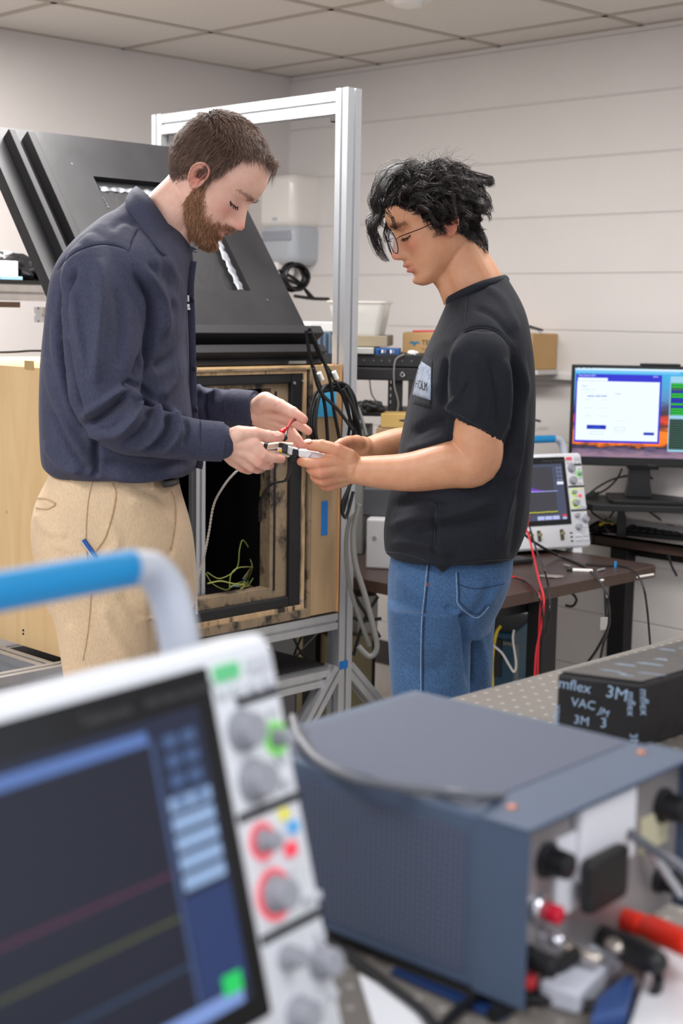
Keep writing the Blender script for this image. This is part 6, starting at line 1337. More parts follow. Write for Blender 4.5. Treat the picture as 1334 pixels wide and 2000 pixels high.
for s_ in (-1, 1): lash(HL, man, s_, m=LSH, par=parL)

# shirt
def cloth(name, rgb, rough=.85, weave=1500, sheen=.25, vs=.06, thread=None):
    m = bpy.data.materials.new(name); m.use_nodes = True; nt = m.node_tree; b = nt.nodes['Principled BSDF']; N = nt.nodes.new; L = nt.links.new; c = lin(rgb)
    tc = N('ShaderNodeTexCoord'); mp = N('ShaderNodeMapping'); mp.inputs['Scale'].default_value = (1, 1, .35); L(tc.outputs['Object'], mp.inputs[0]); n = N('ShaderNodeTexNoise'); n.inputs['Scale'].default_value = weave/4; n.inputs['Detail'].default_value = 2; L(mp.outputs[0], n.inputs['Vector'])
    r = N('ShaderNodeValToRGB'); r.color_ramp.elements[0].position = .35; r.color_ramp.elements[1].position = .65; k_ = vs*2; r.color_ramp.elements[0].color = (*[x*(1-k_) for x in c], 1); r.color_ramp.elements[1].color = (*(lin(thread) if thread else [min(1, x*(1+k_)) for x in c]), 1); L(n.outputs['Fac'], r.inputs[0])
    n3 = N('ShaderNodeTexNoise'); n3.inputs['Scale'].default_value = 7; n3.inputs['Detail'].default_value = 4; L(tc.outputs['Object'], n3.inputs['Vector']); r3 = N('ShaderNodeValToRGB'); r3.color_ramp.elements[0].position = .35; r3.color_ramp.elements[1].position = .68; r3.color_ramp.elements[0].color = (1-vs*2, 1-vs*2, 1-vs*2, 1); r3.color_ramp.elements[1].color = (1, 1, 1, 1); L(n3.outputs['Fac'], r3.inputs[0])
    mx = N('ShaderNodeMix'); mx.data_type = 'RGBA'; mx.blend_type = 'MULTIPLY'; mx.inputs['Factor'].default_value = 1; L(r.outputs[0], mx.inputs['A']); L(r3.outputs[0], mx.inputs['B']); L(mx.outputs['Result'], b.inputs['Base Color'])
    bp = N('ShaderNodeBump'); bp.inputs['Strength'].default_value = .25; bp.inputs['Distance'].default_value = .001; L(n.outputs['Fac'], bp.inputs['Height'])
    n4 = N('ShaderNodeTexNoise'); n4.inputs['Scale'].default_value = 16; n4.inputs['Detail'].default_value = 3; n4.inputs['Distortion'].default_value = .8; L(mp.outputs[0], n4.inputs['Vector']); b4 = N('ShaderNodeBump'); b4.inputs['Strength'].default_value = .35; b4.inputs['Distance'].default_value = .008; L(n4.outputs['Fac'], b4.inputs['Height']); L(b4.outputs[0], bp.inputs['Normal']); L(bp.outputs[0], b.inputs['Normal'])
    b.inputs['Roughness'].default_value = rough; b.inputs['Sheen Weight'].default_value = sheen; b.inputs['Sheen Roughness'].default_value = .5; b.inputs['Specular IOR Level'].default_value = .25; return m
NAVY = cloth('navy_shirt_cotton', (62, 64, 84), .8, 1500, .05, .07)
mb = MB()
rows(mb, [((388, 430), 252, 330, .055), ((402, 446), 240, 350, .075), ((430, 468), 198, 366, .115), ((456, 490), 164, 374, .155), ((487, 510), 138, 376, .185), (525, 114, 372, .205), (575, 103, 368, .21), (640, 95, 370, .205), (720, 87, 373, .195), (800, 84, 377, .19), (860, 86, 384, .19), (890, 88, 388, .188), (906, 90, 386, .184), (919, 102, 378, .174), (924, 118, 366, .162)])
ups = np.array([0, -1., 0])
sl = cr([WY(222, 505, YP-.11), WY(196, 540, YP-.16), WY(200, 610, YP-.185), WY(205, 700, YP-.20), WY(208, 775, YP-.21), WY(238, 828, 2.63), WY(310, 848, 2.655), WY(370, 858, 2.675), WY(424, 863, 2.69)], 6)
mb.capsule(sl, np.interp(np.linspace(0, 8, len(sl)), range(9), [.060, .070, .076, .074, .065, .053, .046, .040, .037]), 36, 0, .78, ups)
sf = cr([WY(250, 505, YP+.10), WY(258, 545, YP+.15), WY(285, 660, YP+.17), WY(322, 770, YP+.17), WY(365, 790, 3.0), WY(420, 796, 2.97), WY(484, 798, 2.935)], 6)
mb.capsule(sf, np.interp(np.linspace(0, 6, len(sf)), range(7), [.07, .078, .07, .06, .046, .040, .036]), 30, 0, .85, ups)
FL_ = [([(112, 530), (135, 502), (165, 486), (205, 477), (252, 488)], -.003, 2.6), ([(252, 488), (262, 462), (272, 445)], -.0022, 2.2),
  ([(163, 832), (205, 806), (250, 768)], -.013, 9), ([(165, 812), (200, 790), (245, 752)], .010, 8), ([(170, 850), (230, 845), (262, 800)], .008, 8),
  ([(262, 762), (272, 792), (256, 826), (222, 852)], .010, 7), ([(280, 775), (290, 805), (272, 845), (240, 868)], -.010, 6), ([(298, 786), (312, 818), (298, 855), (262, 876)], .010, 7), ([(318, 795), (328, 824), (314, 860), (285, 884)], -.009, 6), ([(335, 800), (350, 828), (340, 860), (312, 884)], .009, 7), ([(357, 812), (366, 840), (358, 872)], -.006, 5), ([(236, 758), (262, 748), (300, 780)], -.009, 6),
  ([(194, 505), (198, 580), (192, 660), (186, 750)], .009, 14), ([(228, 560), (236, 640), (230, 720)], -.006, 12), ([(262, 530), (296, 580), (298, 640), (284, 700), (262, 752)], -.016, 11), ([(275, 520), (320, 590), (322, 660)], .008, 12),
  ([(150, 520), (128, 560), (119, 610), (124, 660)], -.014, 9), ([(122, 660), (134, 730), (160, 812)], -.012, 8), ([(112, 600), (110, 680), (126, 760), (150, 830)], .006, 9), ([(142, 560), (150, 640), (168, 720)], .006, 10),
  ([(92, 700), (112, 780), (140, 850), (182, 912)], .007, 12), ([(100, 800), (140, 880), (176, 925)], -.008, 9), ([(186, 850), (187, 900), (184, 935)], -.009, 7), ([(90, 860), (120, 910), (160, 922)], .007, 9), ([(200, 900), (280, 912), (370, 902)], -.007, 12), ([(210, 930), (290, 936), (375, 918)], .007, 10),
  ([(330, 560), (352, 640), (345, 740)], .006, 16), ([(300, 720), (335, 700), (368, 650)], -.007, 12), ([(310, 780), (345, 740), (372, 700)], .006, 12), ([(290, 510), (322, 560), (340, 620)], -.006, 12), ([(320, 500), (352, 560), (366, 640)], .005, 10),
  ([(215, 400), (190, 440), (160, 480)], .004, 14), ([(270, 440), (240, 430), (215, 450)], -.004, 10), ([(300, 500), (310, 540), (345, 600)], .005, 9), ([(405, 765), (398, 795), (405, 828)], -.006, 5), ([(425, 760), (420, 790)], .005, 6), ([(385, 745), (400, 770), (430, 765)], .006, 7), ([(450, 770), (445, 800), (452, 830)], -.004, 6)]
FL_ = [(p_, a_*(1.7 if abs(a_) >= .009 else 1.35), w_*.85) for p_, a_, w_ in FL_]
shirt, _ = finish(mb, 'shirt', .0040, 4, man, NAVY, FL_, fine=wavy(22, .0016, 3, .5))
def on_cloth(ob, pts, off=.0015, slide=False):
    """drop picture points onto a built garment"""
    me = ob.data; base = WL[ob.name]; from mathutils.bvhtree import BVHTree
    key = ob.name
    if key not in BV: BV[key] = BVHTree.FromObject(ob, bpy.context.evaluated_depsgraph_get())
    out = []
    for x, y in pts:
        for dx_ in (0, 1, 2, 3, 4, 6, 8, 10, 13, 16):
            d = nz(ray(x+dx_, y)); h = BV[key].ray_cast(Vector(CO-base), Vector(d))
            if h[0] is not None or not slide: break
        if h[0] is not None: out.append(np.array(h[0])+base-d*off)
    return np.array(out)
def leaf2(name, up_, lo_, m, parent, th_=.0022, k_=6):
    A = cr(up_, k_); B = cr(lo_, k_); mid = (A+B)/2; out = mid-np.mean(A, axis=0); out = out/(np.linalg.norm(out, axis=1)[:, None]+1e-9)*.004
    C1 = A*.66+B*.34+out; C2 = A*.33+B*.67+out; n = len(A); V = np.vstack([A, C1, C2, B]); F = [(r*n+i, r*n+i+1, (r+1)*n+i+1, (r+1)*n+i) for r in range(3) for i in range(n-1)]
    o = MB().add(V, F).build(name, m, parent, True, autos=False); s_ = o.modifiers.new('solid', 'SOLIDIFY'); s_.thickness = th_; s_.offset = 0; return o
upc = [(358, 484, 2.835), (345, 466, 2.792), (322, 428, 2.776), (296, 390, 2.785), (274, 369, 2.815), (266, 364, 2.85), (272, 370, 2.885), (300, 392, 2.915), (330, 432, 2.925), (352, 466, 2.91), (364, 484, 2.875)]
loc = [(322, 499, 2.772), (306, 482, 2.757), (276, 444, 2.752), (256, 418, 2.762), (246, 405, 2.80), (243, 400, 2.85), (248, 405, 2.90), (270, 420, 2.94), (310, 455, 2.95), (350, 482, 2.94), (386, 492, 2.90)]
BV = {}; bpy.context.view_layer.update()
loN = on_cloth(shirt, [p[:2] for p in loc[:5]], .005); loW = [WY(*p) for p in loc]
if len(loN) == 5: loW[:4] = [loN[k_] for k_ in range(4)]; loW[4] = loN[4]*.5+loW[4]*.5
leaf2('collar', [WY(*p) for p in upc], loW, NAVY, man)
leaf2('collar', [WY(322, 499, 2.772), WY(346, 482, 2.80), WY(358, 478, 2.835)], [WY(324, 500, 2.774), WY(356, 490, 2.79), WY(384, 488, 2.82)], NAVY, man)
leaf2('collar_stand', [WY(300, 398, 2.79), WY(330, 444, 2.782), WY(352, 474, 2.81), WY(362, 482, 2.85)], [WY(292, 420, 2.785), WY(320, 470, 2.777), WY(345, 500, 2.80), WY(362, 508, 2.85)], NAVY, man)
for (c, d, r_, L0, fl) in ((WY(405, 861, 2.685), WY(434, 863, 2.692), .0365, 1, .85), (WY(468, 797, 2.945), WY(497, 799, 2.932), .0365, 1, .9)):
    MB().tube([c-(d-c)*.6, c, d, d-(d-c)*.02], [.0385, .0385, .0375, .031], 32, flat=fl, up=ups).build('cuff', NAVY, man, True)
P = [WY(x, y, 2.825) for x, y in ((377, 510), (372, 560), (374, 620), (376, 700), (378, 780), (384, 850), (390, 900), (388, 915))]
MB().tube(cr(P, 6), .007, 8, flat=.35, up=(0, 1, 0)).build('placket', NAVY, man, True)
for y in (585, 720, 800, 868):
    x = np.interp(y, [560, 620, 700, 780, 850, 900], [373, 375, 377, 379, 385, 391]); c = WY(x+3, y, 2.815); MB().lathe(c, (1, -.3, 0), [(-.002, .0055), (.002, .0055), (.003, .004), (.003, 0)], 14).build('button', mat('navy_button', (40, 42, 56), .3), man, True)
for x, y, w_, h_ in ((367, 583, 3, 12), (367, 597, 5, 6), (368, 603, 6, 4)):
    c = WY(x, y, 2.775); f_ = Fr(c, (1, .8, 0), (.5, -1, 0), (0, 0, 1)); mb = MB(); mb.box(f_, (-w_/2000, -.001, -h_/2000), (w_/2000, .003, h_/2000)); tag(mb.build('embroidery', mat('white_thread', (220, 222, 228), .8), man), 'white chest embroidery')
# trousers
KH = cloth('khaki_twill', (214, 186, 152), .9, 1500, .1, .035)
mb = MB()
rows(mb, [(885, 112, 330, .150), (912, 106, 340, .150), (935, 96, 346, .158), (965, 78, 352, .165), (1005, 68, 364, .168), (1050, 68, 374, .17), (1100, 76, 380, .17), (1150, 92, 382, .165), (1185, 102, 378, .15)])
def leg(mb, pairs, yc, hd, zs_, foot):
    R = [(y, a, b, hd*(1-.1*i), yc) for i, (y, a, b) in enumerate(pairs)]; rows(mb, R, n=40)
    y, a, b = pairs[-1]; A = WY(a, y, yc); B = WY(b, y, yc); x0, x1 = A[0], B[0]; th = np.arange(40)*2*np.pi/40; rings = []
    for z, k_ in ((A[2]+.03, 1), (.5, .86), (.3, .78), (.1, .7), (.03, .72)):
        c = (x0+x1)/2+foot*(A[2]-z); r1 = (x1-x0)/2*k_; rings.append(np.stack([c+r1*np.cos(th), yc+hd*.8*k_*np.sin(th), 0*th+z], -1))
    mb.loft(rings)
    return (x0+x1)/2+foot*A[2]
fxN = leg(mb, [(1120, 78, 325), (1180, 104, 316), (1240, 116, 304), (1320, 126, 300)], YP-.075, .098, None, .02)
fxF = leg(mb, [(1120, 150, 380), (1180, 175, 372), (1240, 190, 350), (1320, 200, 340)], YP+.09, .098, None, .03)
FK = [([(72, 1000), (90, 1030), (130, 1050)], .005, 10), ([(92, 1120), (120, 1180), (140, 1230)], -.006, 10), ([(200, 1180), (215, 1230), (260, 1290)], .006, 12), ([(232, 1160), (270, 1200), (310, 1210)], -.007, 9), ([(255, 950), (300, 965), (338, 1000)], -.005, 6), ([(250, 975), (300, 990), (345, 1040)], .004, 10), ([(300, 1120), (330, 1140), (370, 1130)], -.006, 8), ([(210, 1020), (230, 1060), (205, 1090)], .004, 9), ([(338, 958), (342, 1010), (340, 1060), (330, 1090)], -.006, 4), ([(296, 1170), (300, 1230), (304, 1300)], -.008, 8), ([(100, 1060), (150, 1080), (190, 1130)], .004, 10)]
trL, _ = finish(mb, 'trousers', .0048, 6, man, KH, FK, fine=wavy(16, .0014, 8))
BV = {}; bpy.context.view_layer.update()
def covL(W, P):
    x, y = P[:, 0], P[:, 1]; below = (y-372) > (x-262)*1.22+14
    near = (W[:, 1] < 2.80) & (x > 425); far = (W[:, 1] >= 2.80) & (x > 488); return below & ~near & ~far & (W[:, 2] > .12)
tuck(bodyL, [shirt], lambda W, P: covL(W, P) & (P[:, 1] < 945)); tuck(bodyL, [trL], lambda W, P: covL(W, P) & (P[:, 1] > 925))
KHD = cloth('khaki_seam', (192, 162, 126), .9, 1500, .1, .05)
def seam(ob, pix, m, r=.0011, name='seam', k_=10, off=.0006, parent=None):
    Q = on_cloth(ob, [tuple(p[:2]) for p in cr([(x, y, 0) for x, y in pix], k_)], off)
    if len(Q) > 2: return MB().tube(Q, r, 6).build(name, m, parent or ob.parent, True)
seam(trL, [(184, 930), (172, 980), (168, 1050), (172, 1100)], KHD); seam(trL, [(178, 1160), (172, 1230), (162, 1290)], KHD)
seam(trL, [(219, 944), (226, 965), (218, 1010), (205, 1050), (186, 1077)], KHD, .0018, 'pocket_edge')
seam(trL, [(74, 973), (92, 975), (109, 984)], KHD, .0022, 'back_pocket'); seam(trL, [(71, 992), (92, 994), (109, 986)], KHD, .0022, 'back_pocket')
seam(trL, [(334, 960), (342, 980), (343, 1020), (334, 1072)], KHD, .0022, 'fly_edge')
for (x, y) in ((141, 931), (298, 950)):
    seam(trL, [(x, y-10), (x, y), (x, y+8)], KH, .004, 'belt_loop', 4)
MB().tube([WY(x, y, z) for x, y, z in ((318, 944, 2.71), (335, 942, 2.74), (345, 938, 2.80), (346, 936, 2.88))], .009, 10, flat=.4, up=(0, -1, .2)).build('belt', mat('black_leather', (22, 20, 20), .4), man, True)
SHOE = mat('brown_leather', (70, 46, 34), .45)
for fx, yy in ((fxN, YP-.075), (fxF, YP+.09)):
    mb = MB(); mb.capsule([(fx-.06, yy, .045), (fx+.05, yy, .045), (fx+.16, yy, .035)], [.048, .05, .04], 18, 0, .8, (0, 0, 1)); mb.box(ID.at(fx+.04, yy, 0), (-.13, -.042, 0), (.15, .042, .02)); mb.build('shoe', SHOE, man, True)
NVD = cloth('navy_seam', (38, 40, 54), .9, 1500, .0, .05)
BV.clear(); bpy.context.view_layer.update()
seam(shirt, [(113, 528), (125, 512), (145, 494), (170, 482), (200, 477), (230, 480), (252, 490)], NVD, .0009, off=.0003); seam(shirt, [(252, 490), (258, 468), (268, 448)], NVD, .0009, off=.0003)
# pen in the pocket
Q = on_cloth(trL, [(163, 1054), (183, 1082)], .004); pen = thing('pen', Q[1], 'blue pen clipped in the khaki trouser pocket', 'pen')
MB().tube([Q[0]+(Q[1]-Q[0])*t for t in (0, .5, 1, 1.3)], .0042, 12).build('barrel', mat('blue_pen_plastic', (16, 78, 158), .25), pen, True)
MB().tube([Q[0]+(Q[1]-Q[0])*t+np.array([-.0042, -.002, -.002]) for t in (0, .5, 1, 1.25)], .0018, 8).build('pocket_clip', ALU, pen, True)

# ---------------------------------------------------------------- RIGHT MAN
HR = Head((.1805, YP, CAM_H+.1640), .13, .425, .0, -1, .935)
parR = dict(nose=.86, chin=-.002, wide=1.03, tall=-.2, back=-.12)
mn2 = thing('person', (WY(880, 1100, YP)[0], YP, 0), 'young man with curly dark hair, glasses, black T-shirt and blue jeans', 'person')
SKR = skin_mat('tan_skin', None, None)
mb = MB(); HR.add(mb, parR); HR.ear(mb, -1, .95); HR.ear(mb, 1, .95)
limb(mb, [HR.w((-.022, 0, .0)), HR.w((-.018, 0, -.05)), WY(910, 522, YP), WY(930, 568, YP), WY(938, 620, YP)], [.052, .050, .051, .058, .075], 28)
limb(mb, [HR.w((.035, 0, -.055)), WY(880, 548, YP), WY(902, 590, YP)], [.030, .030, .036], 20)
mb.ball(WY(935, 690, YP), (.085, .15, .14)); mb.ball(WY(905, 860, YP), (.10, .13, .2)); mb.ball(WY(885, 1080, YP), (.105, .14, .14))
sN, eN, wN = WY(935, 680, YP-.16), WY(928, 900, YP-.19), Zp(1070, 700, 2.735)
limb(mb, [WY(930, 650, YP-.07), sN, WY(938, 780, YP-.185), WY(934, 850, YP-.19), eN, WY(880, 907, 2.67), WY(800, 922, 2.695), wN, Zp(1010, 680, 2.735)], [.042, .042, .045, .047, .0465, .0455, .0370, .0275, .027], 28)
sF, eF, wF = WY(925, 680, YP+.16), WY(870, 880, YP+.16), Zp(1120, 560, 2.93)
limb(mb, [WY(925, 650, YP+.07), sF, WY(890, 800, YP+.17), eF, WY(790, 866, 2.97), wF, Zp(1080, 550, 2.92)], [.055, .052, .046, .044, .034, .0265, .026], 24)
g1 = [([Zp(985, 610, 2.725), Zp(905, 565, 2.72), Zp(805, 532, 2.725), Zp(718, 525, 2.735)], [.018, .0142, .0125, .0102]),
      ([Zp(885, 640, 2.72), Zp(790, 652, 2.71), Zp(720, 648, 2.72), Zp(660, 638, 2.74)], [.0165, .0112, .0100, .0085]),
      ([Zp(890, 690, 2.72), Zp(800, 712, 2.71), Zp(752, 706, 2.725), Zp(722, 690, 2.745)], [.0165, .0114, .0102, .0086]),
      ([Zp(905, 735, 2.73), Zp(815, 765, 2.725), Zp(775, 760, 2.74), Zp(748, 742, 2.76)], [.016, .0108, .0098, .0084]),
      ([Zp(935, 765, 2.745), Zp(860, 803, 2.745), Zp(825, 805, 2.76), Zp(800, 792, 2.775)], [.015, .0094, .0086, .0076])]
hand(mb, Zp(1040, 690, 2.735), g1)
g2 = [([Zp(1040, 510, 2.90), Zp(985, 505, 2.88), Zp(940, 515, 2.86), Zp(905, 532, 2.85)], [.017, .0125, .011, .0095]),
      ([Zp(1010, 560, 2.91), Zp(950, 560, 2.89), Zp(905, 565, 2.87), Zp(870, 568, 2.85)], [.0165, .0105, .0095, .0085]),
      ([Zp(1010, 590, 2.92), Zp(950, 600, 2.90), Zp(900, 605, 2.88), Zp(860, 600, 2.86)], [.0165, .0105, .0095, .0085]),
      ([Zp(1020, 610, 2.93), Zp(970, 625, 2.91), Zp(920, 632, 2.89), Zp(885, 625, 2.87)], [.016, .010, .009, .008]),
      ([Zp(1035, 615, 2.94), Zp(1000, 640, 2.93), Zp(960, 650, 2.91), Zp(930, 645, 2.89)], [.015, .0092, .0084, .0074])]
hand(mb, Zp(1100, 560, 2.93), g2)
for s_, dy in ((-38, -.085), (15, .09)):
    kx_ = WY(875+s_, 1150, YP+dy); limb(mb, [kx_, (kx_[0], YP+dy, .5), (kx_[0], YP+dy, .10)], [.07, .05, .036], 20); limb(mb, [(kx_[0]+.03, YP+dy, .06), (kx_[0]-.14, YP+dy, .04)], [.035, .03], 14)
bodyR, coR = finish(mb, 'body', .0023, 3, mn2, SKR, lam=.4)
paint(bodyR, coR, HR, (208, 152, 116), (208, 122, 102), (188, 104, 98), None, tips=[(f[0][-1], .018) for f in g1+g2]+[(f[0][1], .016) for f in g1+g2])
nail(Zp(708, 516, 2.73)+np.array([0, -.004, .006]), (-.1, -.5, .85), (-1, 0, .1), par=mn2)
HBK = hair_mat('black_brown_hair', (18, 13, 13), (46, 32, 30), .34)
def hmaskR(x, y, z):
    zl_ = np.interp(x, [-.11, -.085, -.06, -.04, -.02, 0, .02, .035, .055, .075, .1], [-.062, -.062, -.045, -.03, -.004, .012, .012, .030, .060, .075, .085])
    return 1/(1+np.exp(-(z-zl_)/.003))
cap(HR, parR, hmaskR, .010, 'hair_undercoat', mat('black_scalp_hair', (16, 12, 12), .9, 0, .4, 120, spec=.1), mn2, .6)
P3, N3, rg3 = scalp(HR, parR, lambda x, y, z: hmaskR(x, y, z)*np.where(z > .03, 1.6, 1.), 560, 8)
CLU = []
for i in range(len(P3)):
    p, n_ = P3[i], N3[i]; low = p[2] < .01 and p[0] < -.02
    Lk = rg3.uniform(.014, .022) if low else rg3.uniform(.042, .070)*np.interp(p[2], [.0, .06, .14], [.6, 1, 1.0])
    side_ = np.sign(p[1]) if abs(p[1]) > .01 else rg3.choice([-1, 1])
    flow = np.array([.55 if p[0] > .0 else -.55, .5*side_, .15 if p[2] > .1 else -.5]); flow = (np.array([-.75, .35*side_, .05]) if (p[0] > .015 and p[1] > -.03) else flow)+rg3.normal(size=3)*.3
    q = p.copy(); path = [q.copy()]; K = 14; ph = rg3.uniform(0, 6); am = .0 if low else rg3.uniform(.005, .0105); fr_q = rg3.uniform(6, 9.5)
    t1 = nz(np.cross(n_, flow)); lift = (.2 if low else rg3.uniform(.08, .40))
    for k_ in range(K):
        t = k_/K; g = np.array([.12, 0, -1.])*((.1+1.5*t) if not (p[0] > .015 and p[1] > -.03) else .5*t); d = nz(n_*(lift*(1-1.5*t))+nz(flow)*.75+g*(.0 if low else .8)); q = q+d*Lk/K
        # keep outside the skull
        path.append(q+(t1*math.sin(ph+t*fr_q)+n_*math.cos(ph+t*fr_q)*.8)*am*t**.5)
    path = np.array(path); cen = np.array([.0, 0, .035]); v = (path-cen)/np.array([.093, .080, .090]); rr_ = np.linalg.norm(v, axis=1); f_ = np.where((rr_ < 1.05) & (path[:, 2] > -.01), 1.05/np.maximum(rr_, .1), 1.); path = cen+(path-cen)*f_[:, None]; path[0] = p
    CLU.append((path, Lk, low))
# forehead locks hanging in front of the face, back flip
def lockpix(pts, Y): return HR.l(np.array([WY(x, y, Y) for x, y in pts]))
for k_ in range(26):
    rg4 = np.random.default_rng(k_+500); dx = rg4.uniform(-5, 9); dy = rg4.uniform(-10, 10); Yk = YP+rg4.uniform(.0, .07); w1 = rg4.uniform(-5, 5); end = rg4.uniform(.35, 1)
    pts = [(772+dx*.5, 338+dy), (748+dx, 352+dy), (732+dx+w1, 385+dy), (737+dx, 415), (724+dx-w1, 440+dy), (733+dx+w1, 470), (742+dx, 495+dy*.5), (755+dx*.6, 510), (766, 517)]
    m_ = max(4, int(len(pts)*end)); CLU.append((cr(lockpix(pts[:m_], Yk), 4), .1, False))
for k_ in range(34):
    rg4 = np.random.default_rng(k_+900); dx = rg4.uniform(-10, 16); dy = rg4.uniform(-4, 18); Yk = YP+rg4.uniform(-.05, .06); nn_ = rg4.integers(4, 8)
    pts = [(838+dx, 345+dy), (812+dx, 328+dy), (785+dx*.8, 324+dy), (760+dx*.7, 334+dy), (746+dx*.6, 352+dy), (740+dx*.5, 372+dy), (736+dx*.4, 392+dy), (738+dx*.3, 408+dy)]
    CLU.append((cr(lockpix(pts[:nn_], Yk), 4), .1, False))
for pts in ([(905, 335), (930, 342), (950, 347), (962, 353), (958, 361), (945, 360)], [(900, 345), (935, 352), (952, 358), (960, 352), (955, 346)], [(915, 385), (940, 395), (958, 398), (953, 385)], [(920, 395), (945, 405), (957, 400)], [(940, 455), (947, 475), (950, 492)], [(935, 450), (943, 470), (947, 485)]):
    for q_ in range(4): CLU.append((cr(lockpix([(x+random.uniform(-3, 3), y+random.uniform(-3, 3)) for x, y in pts], YP+random.uniform(-.03, .03)), 4), .1, False))
ctl = []
for ci, (path, Lk, low) in enumerate(CLU):
    for _ in range(10 if low else (8 if ci >= 560 else 15)): ctl.append(ci)
rgs = np.random.default_rng(77); offs = rgs.normal(size=(len(ctl), 3)); twist = rgs.uniform(0, 6, len(ctl))
def clump(i):
    path, Lk, low = CLU[ctl[i]]; K = len(path); t = np.linspace(0, 1, K)[:, None]; spread = (.0034 if not low else .005)*(1-.55*t)+.0006
    q = path+offs[i]*spread*np.array([1, 1, 1]); return HR.w(q+.0007*np.sin(t*7+twist[i])*offs[i][::-1])
strands('hair', ctl, clump, .00075, HBK, mn2)
# short dense nape and side hair
P5, N5, rg5 = scalp(HR, parR, lambda x, y, z: hmaskR(x, y, z)*(z < .06)*(x < .02), 5000, 21)
def nape(i):
    p, n_ = P5[i], N5[i]; d0 = np.array([-.1, 0, -1])+rg5.normal(size=3)*.25; q = p.copy(); out = [q.copy()]
    for k_ in range(3): q = q+nz(d0-n_*(d0@n_)+n_*.6)*.005; out.append(q.copy())
    return HR.w(np.array(out))
strands('short_hair', P5, nape, .0006, HBK, mn2)
fly = []
P6, N6, rg6 = scalp(HR, parR, lambda x, y, z: hmaskR(x, y, z)*(z > .05), 160, 31)
def flyaway(i):
    p, n_ = P6[i], N6[i]; q = p+n_*.025; out = [p, q]; d = nz(n_+rg6.normal(size=3)*.8)
    for k_ in range(5): d = nz(d+np.array([0, 0, -.25])+rg6.normal(size=3)*.2); q = q+d*.008; out.append(q)
    return HR.w(np.array(out))
strands('stray_hair', P6, flyaway, .00028, HBK, mn2)
for s_ in (-1, 1): brow(HR, HBK, mn2, s_, n=220, z0=.037, th_=.0042, L0=.008, par=parR); lash(HR, mn2, s_, m=LSH, par=parR)
# glasses
gl_ = thing('glasses', HR.w((.105, 0, .01)), 'thin round wire glasses on the young man\'s face', 'glasses')
WIR = mat('dark_wire', (36, 26, 28), .3, .8); LNS = mat('spectacle_lens', (225, 222, 238), .03, alpha=.16, coat=.5)
for s_ in (1, -1):
    c = np.array([.106, s_*.0335, .010]); xa = nz(np.array([-.10*s_*1, 1, 0])*np.array([1, 1, 1])); xa = nz(np.array([-.12*s_, 1., 0])); za = nz(np.array([-.10, 0, 1.])); th = np.arange(40)*2*np.pi/40
    R_ = c+np.cos(th)[:, None]*xa*.0245+np.sin(th)[:, None]*za*.0225*(1+.04*np.sin(th))[:, None]
    MB().tube(HR.w(R_), .0010, 8, closed=True).build('rim', WIR, gl_, True); nl_ = nz(np.cross(xa, za)); mb = MB(); mb.add(HR.w(np.vstack([R_-nl_*.0006, R_+nl_*.0006])), [tuple(range(40))[::-1], tuple(range(40, 80))]+[(i, (i+1) % 40, 40+(i+1) % 40, 40+i) for i in range(40)]); mb.build('lens', LNS, gl_, True)
    o0 = c+xa*s_*.0245+za*.006; MB().tube(HR.w(cr([o0, o0+np.array([-.010, s_*.010, .002]), np.array([.05, s_*.078, .016]), np.array([.0, s_*.079, .016]), np.array([-.018, s_*.079, .004])], 6)), .0010, 8).build('temple_arm', WIR, gl_, True)
MB().tube(HR.w(cr([(.104, .0115, .014), (.109, 0, .019), (.104, -.0115, .014)], 5)), .0010, 8).build('bridge', WIR, gl_, True)

# T-shirt
TEE = cloth('faded_black_jersey', (33, 35, 42), .9, 1800, .03, .06)
mb = MB()
rows(mb, [((584, 541), 875, 988, .058), ((586, 543), 874, 989, .064), ((594, 556), 870, 996, .085), ((610, 580), 864, 1010, .12), ((636, 616), 854, 1026, .165), (665, 842, 1033, .195), (705, 824, 1038, .205), (760, 804, 1041, .20), (830, 786, 1040, .195), (900, 773, 1037, .19), (970, 760, 1033, .19), (1020, 751, 1029, .185), (1050, 750, 1018, .182), (1076, 753, 1006, .178)])
s2 = cr([WY(920, 655, YP-.10), WY(936, 668, YP-.155), WY(937, 720, YP-.185), WY(932, 780, YP-.195), WY(925, 832, YP-.195)], 6)
rows(mb, [((648, 652), 902, 972, .030), ((664, 668), 884, 990, .050), ((700, 706), 872, 1000, .064), ((755, 772), 868, 1000, .070), ((790, 835), 866, 988, .070), ((800, 862), 866, 979, .068)], YP-.165, n=48)
s3 = cr([WY(915, 655, YP+.10), WY(915, 680, YP+.155), WY(895, 760, YP+.18), WY(880, 820, YP+.18)], 6); mb.capsule(s3, [.058, .064, .064, .062], 30, 0, .9, ups)
mb.prism([WY(x, y, YP-.168) for x, y in ((838, 1080), (905, 1080), (884, 1106), (864, 1120), (850, 1106))], (0, .010, 0))
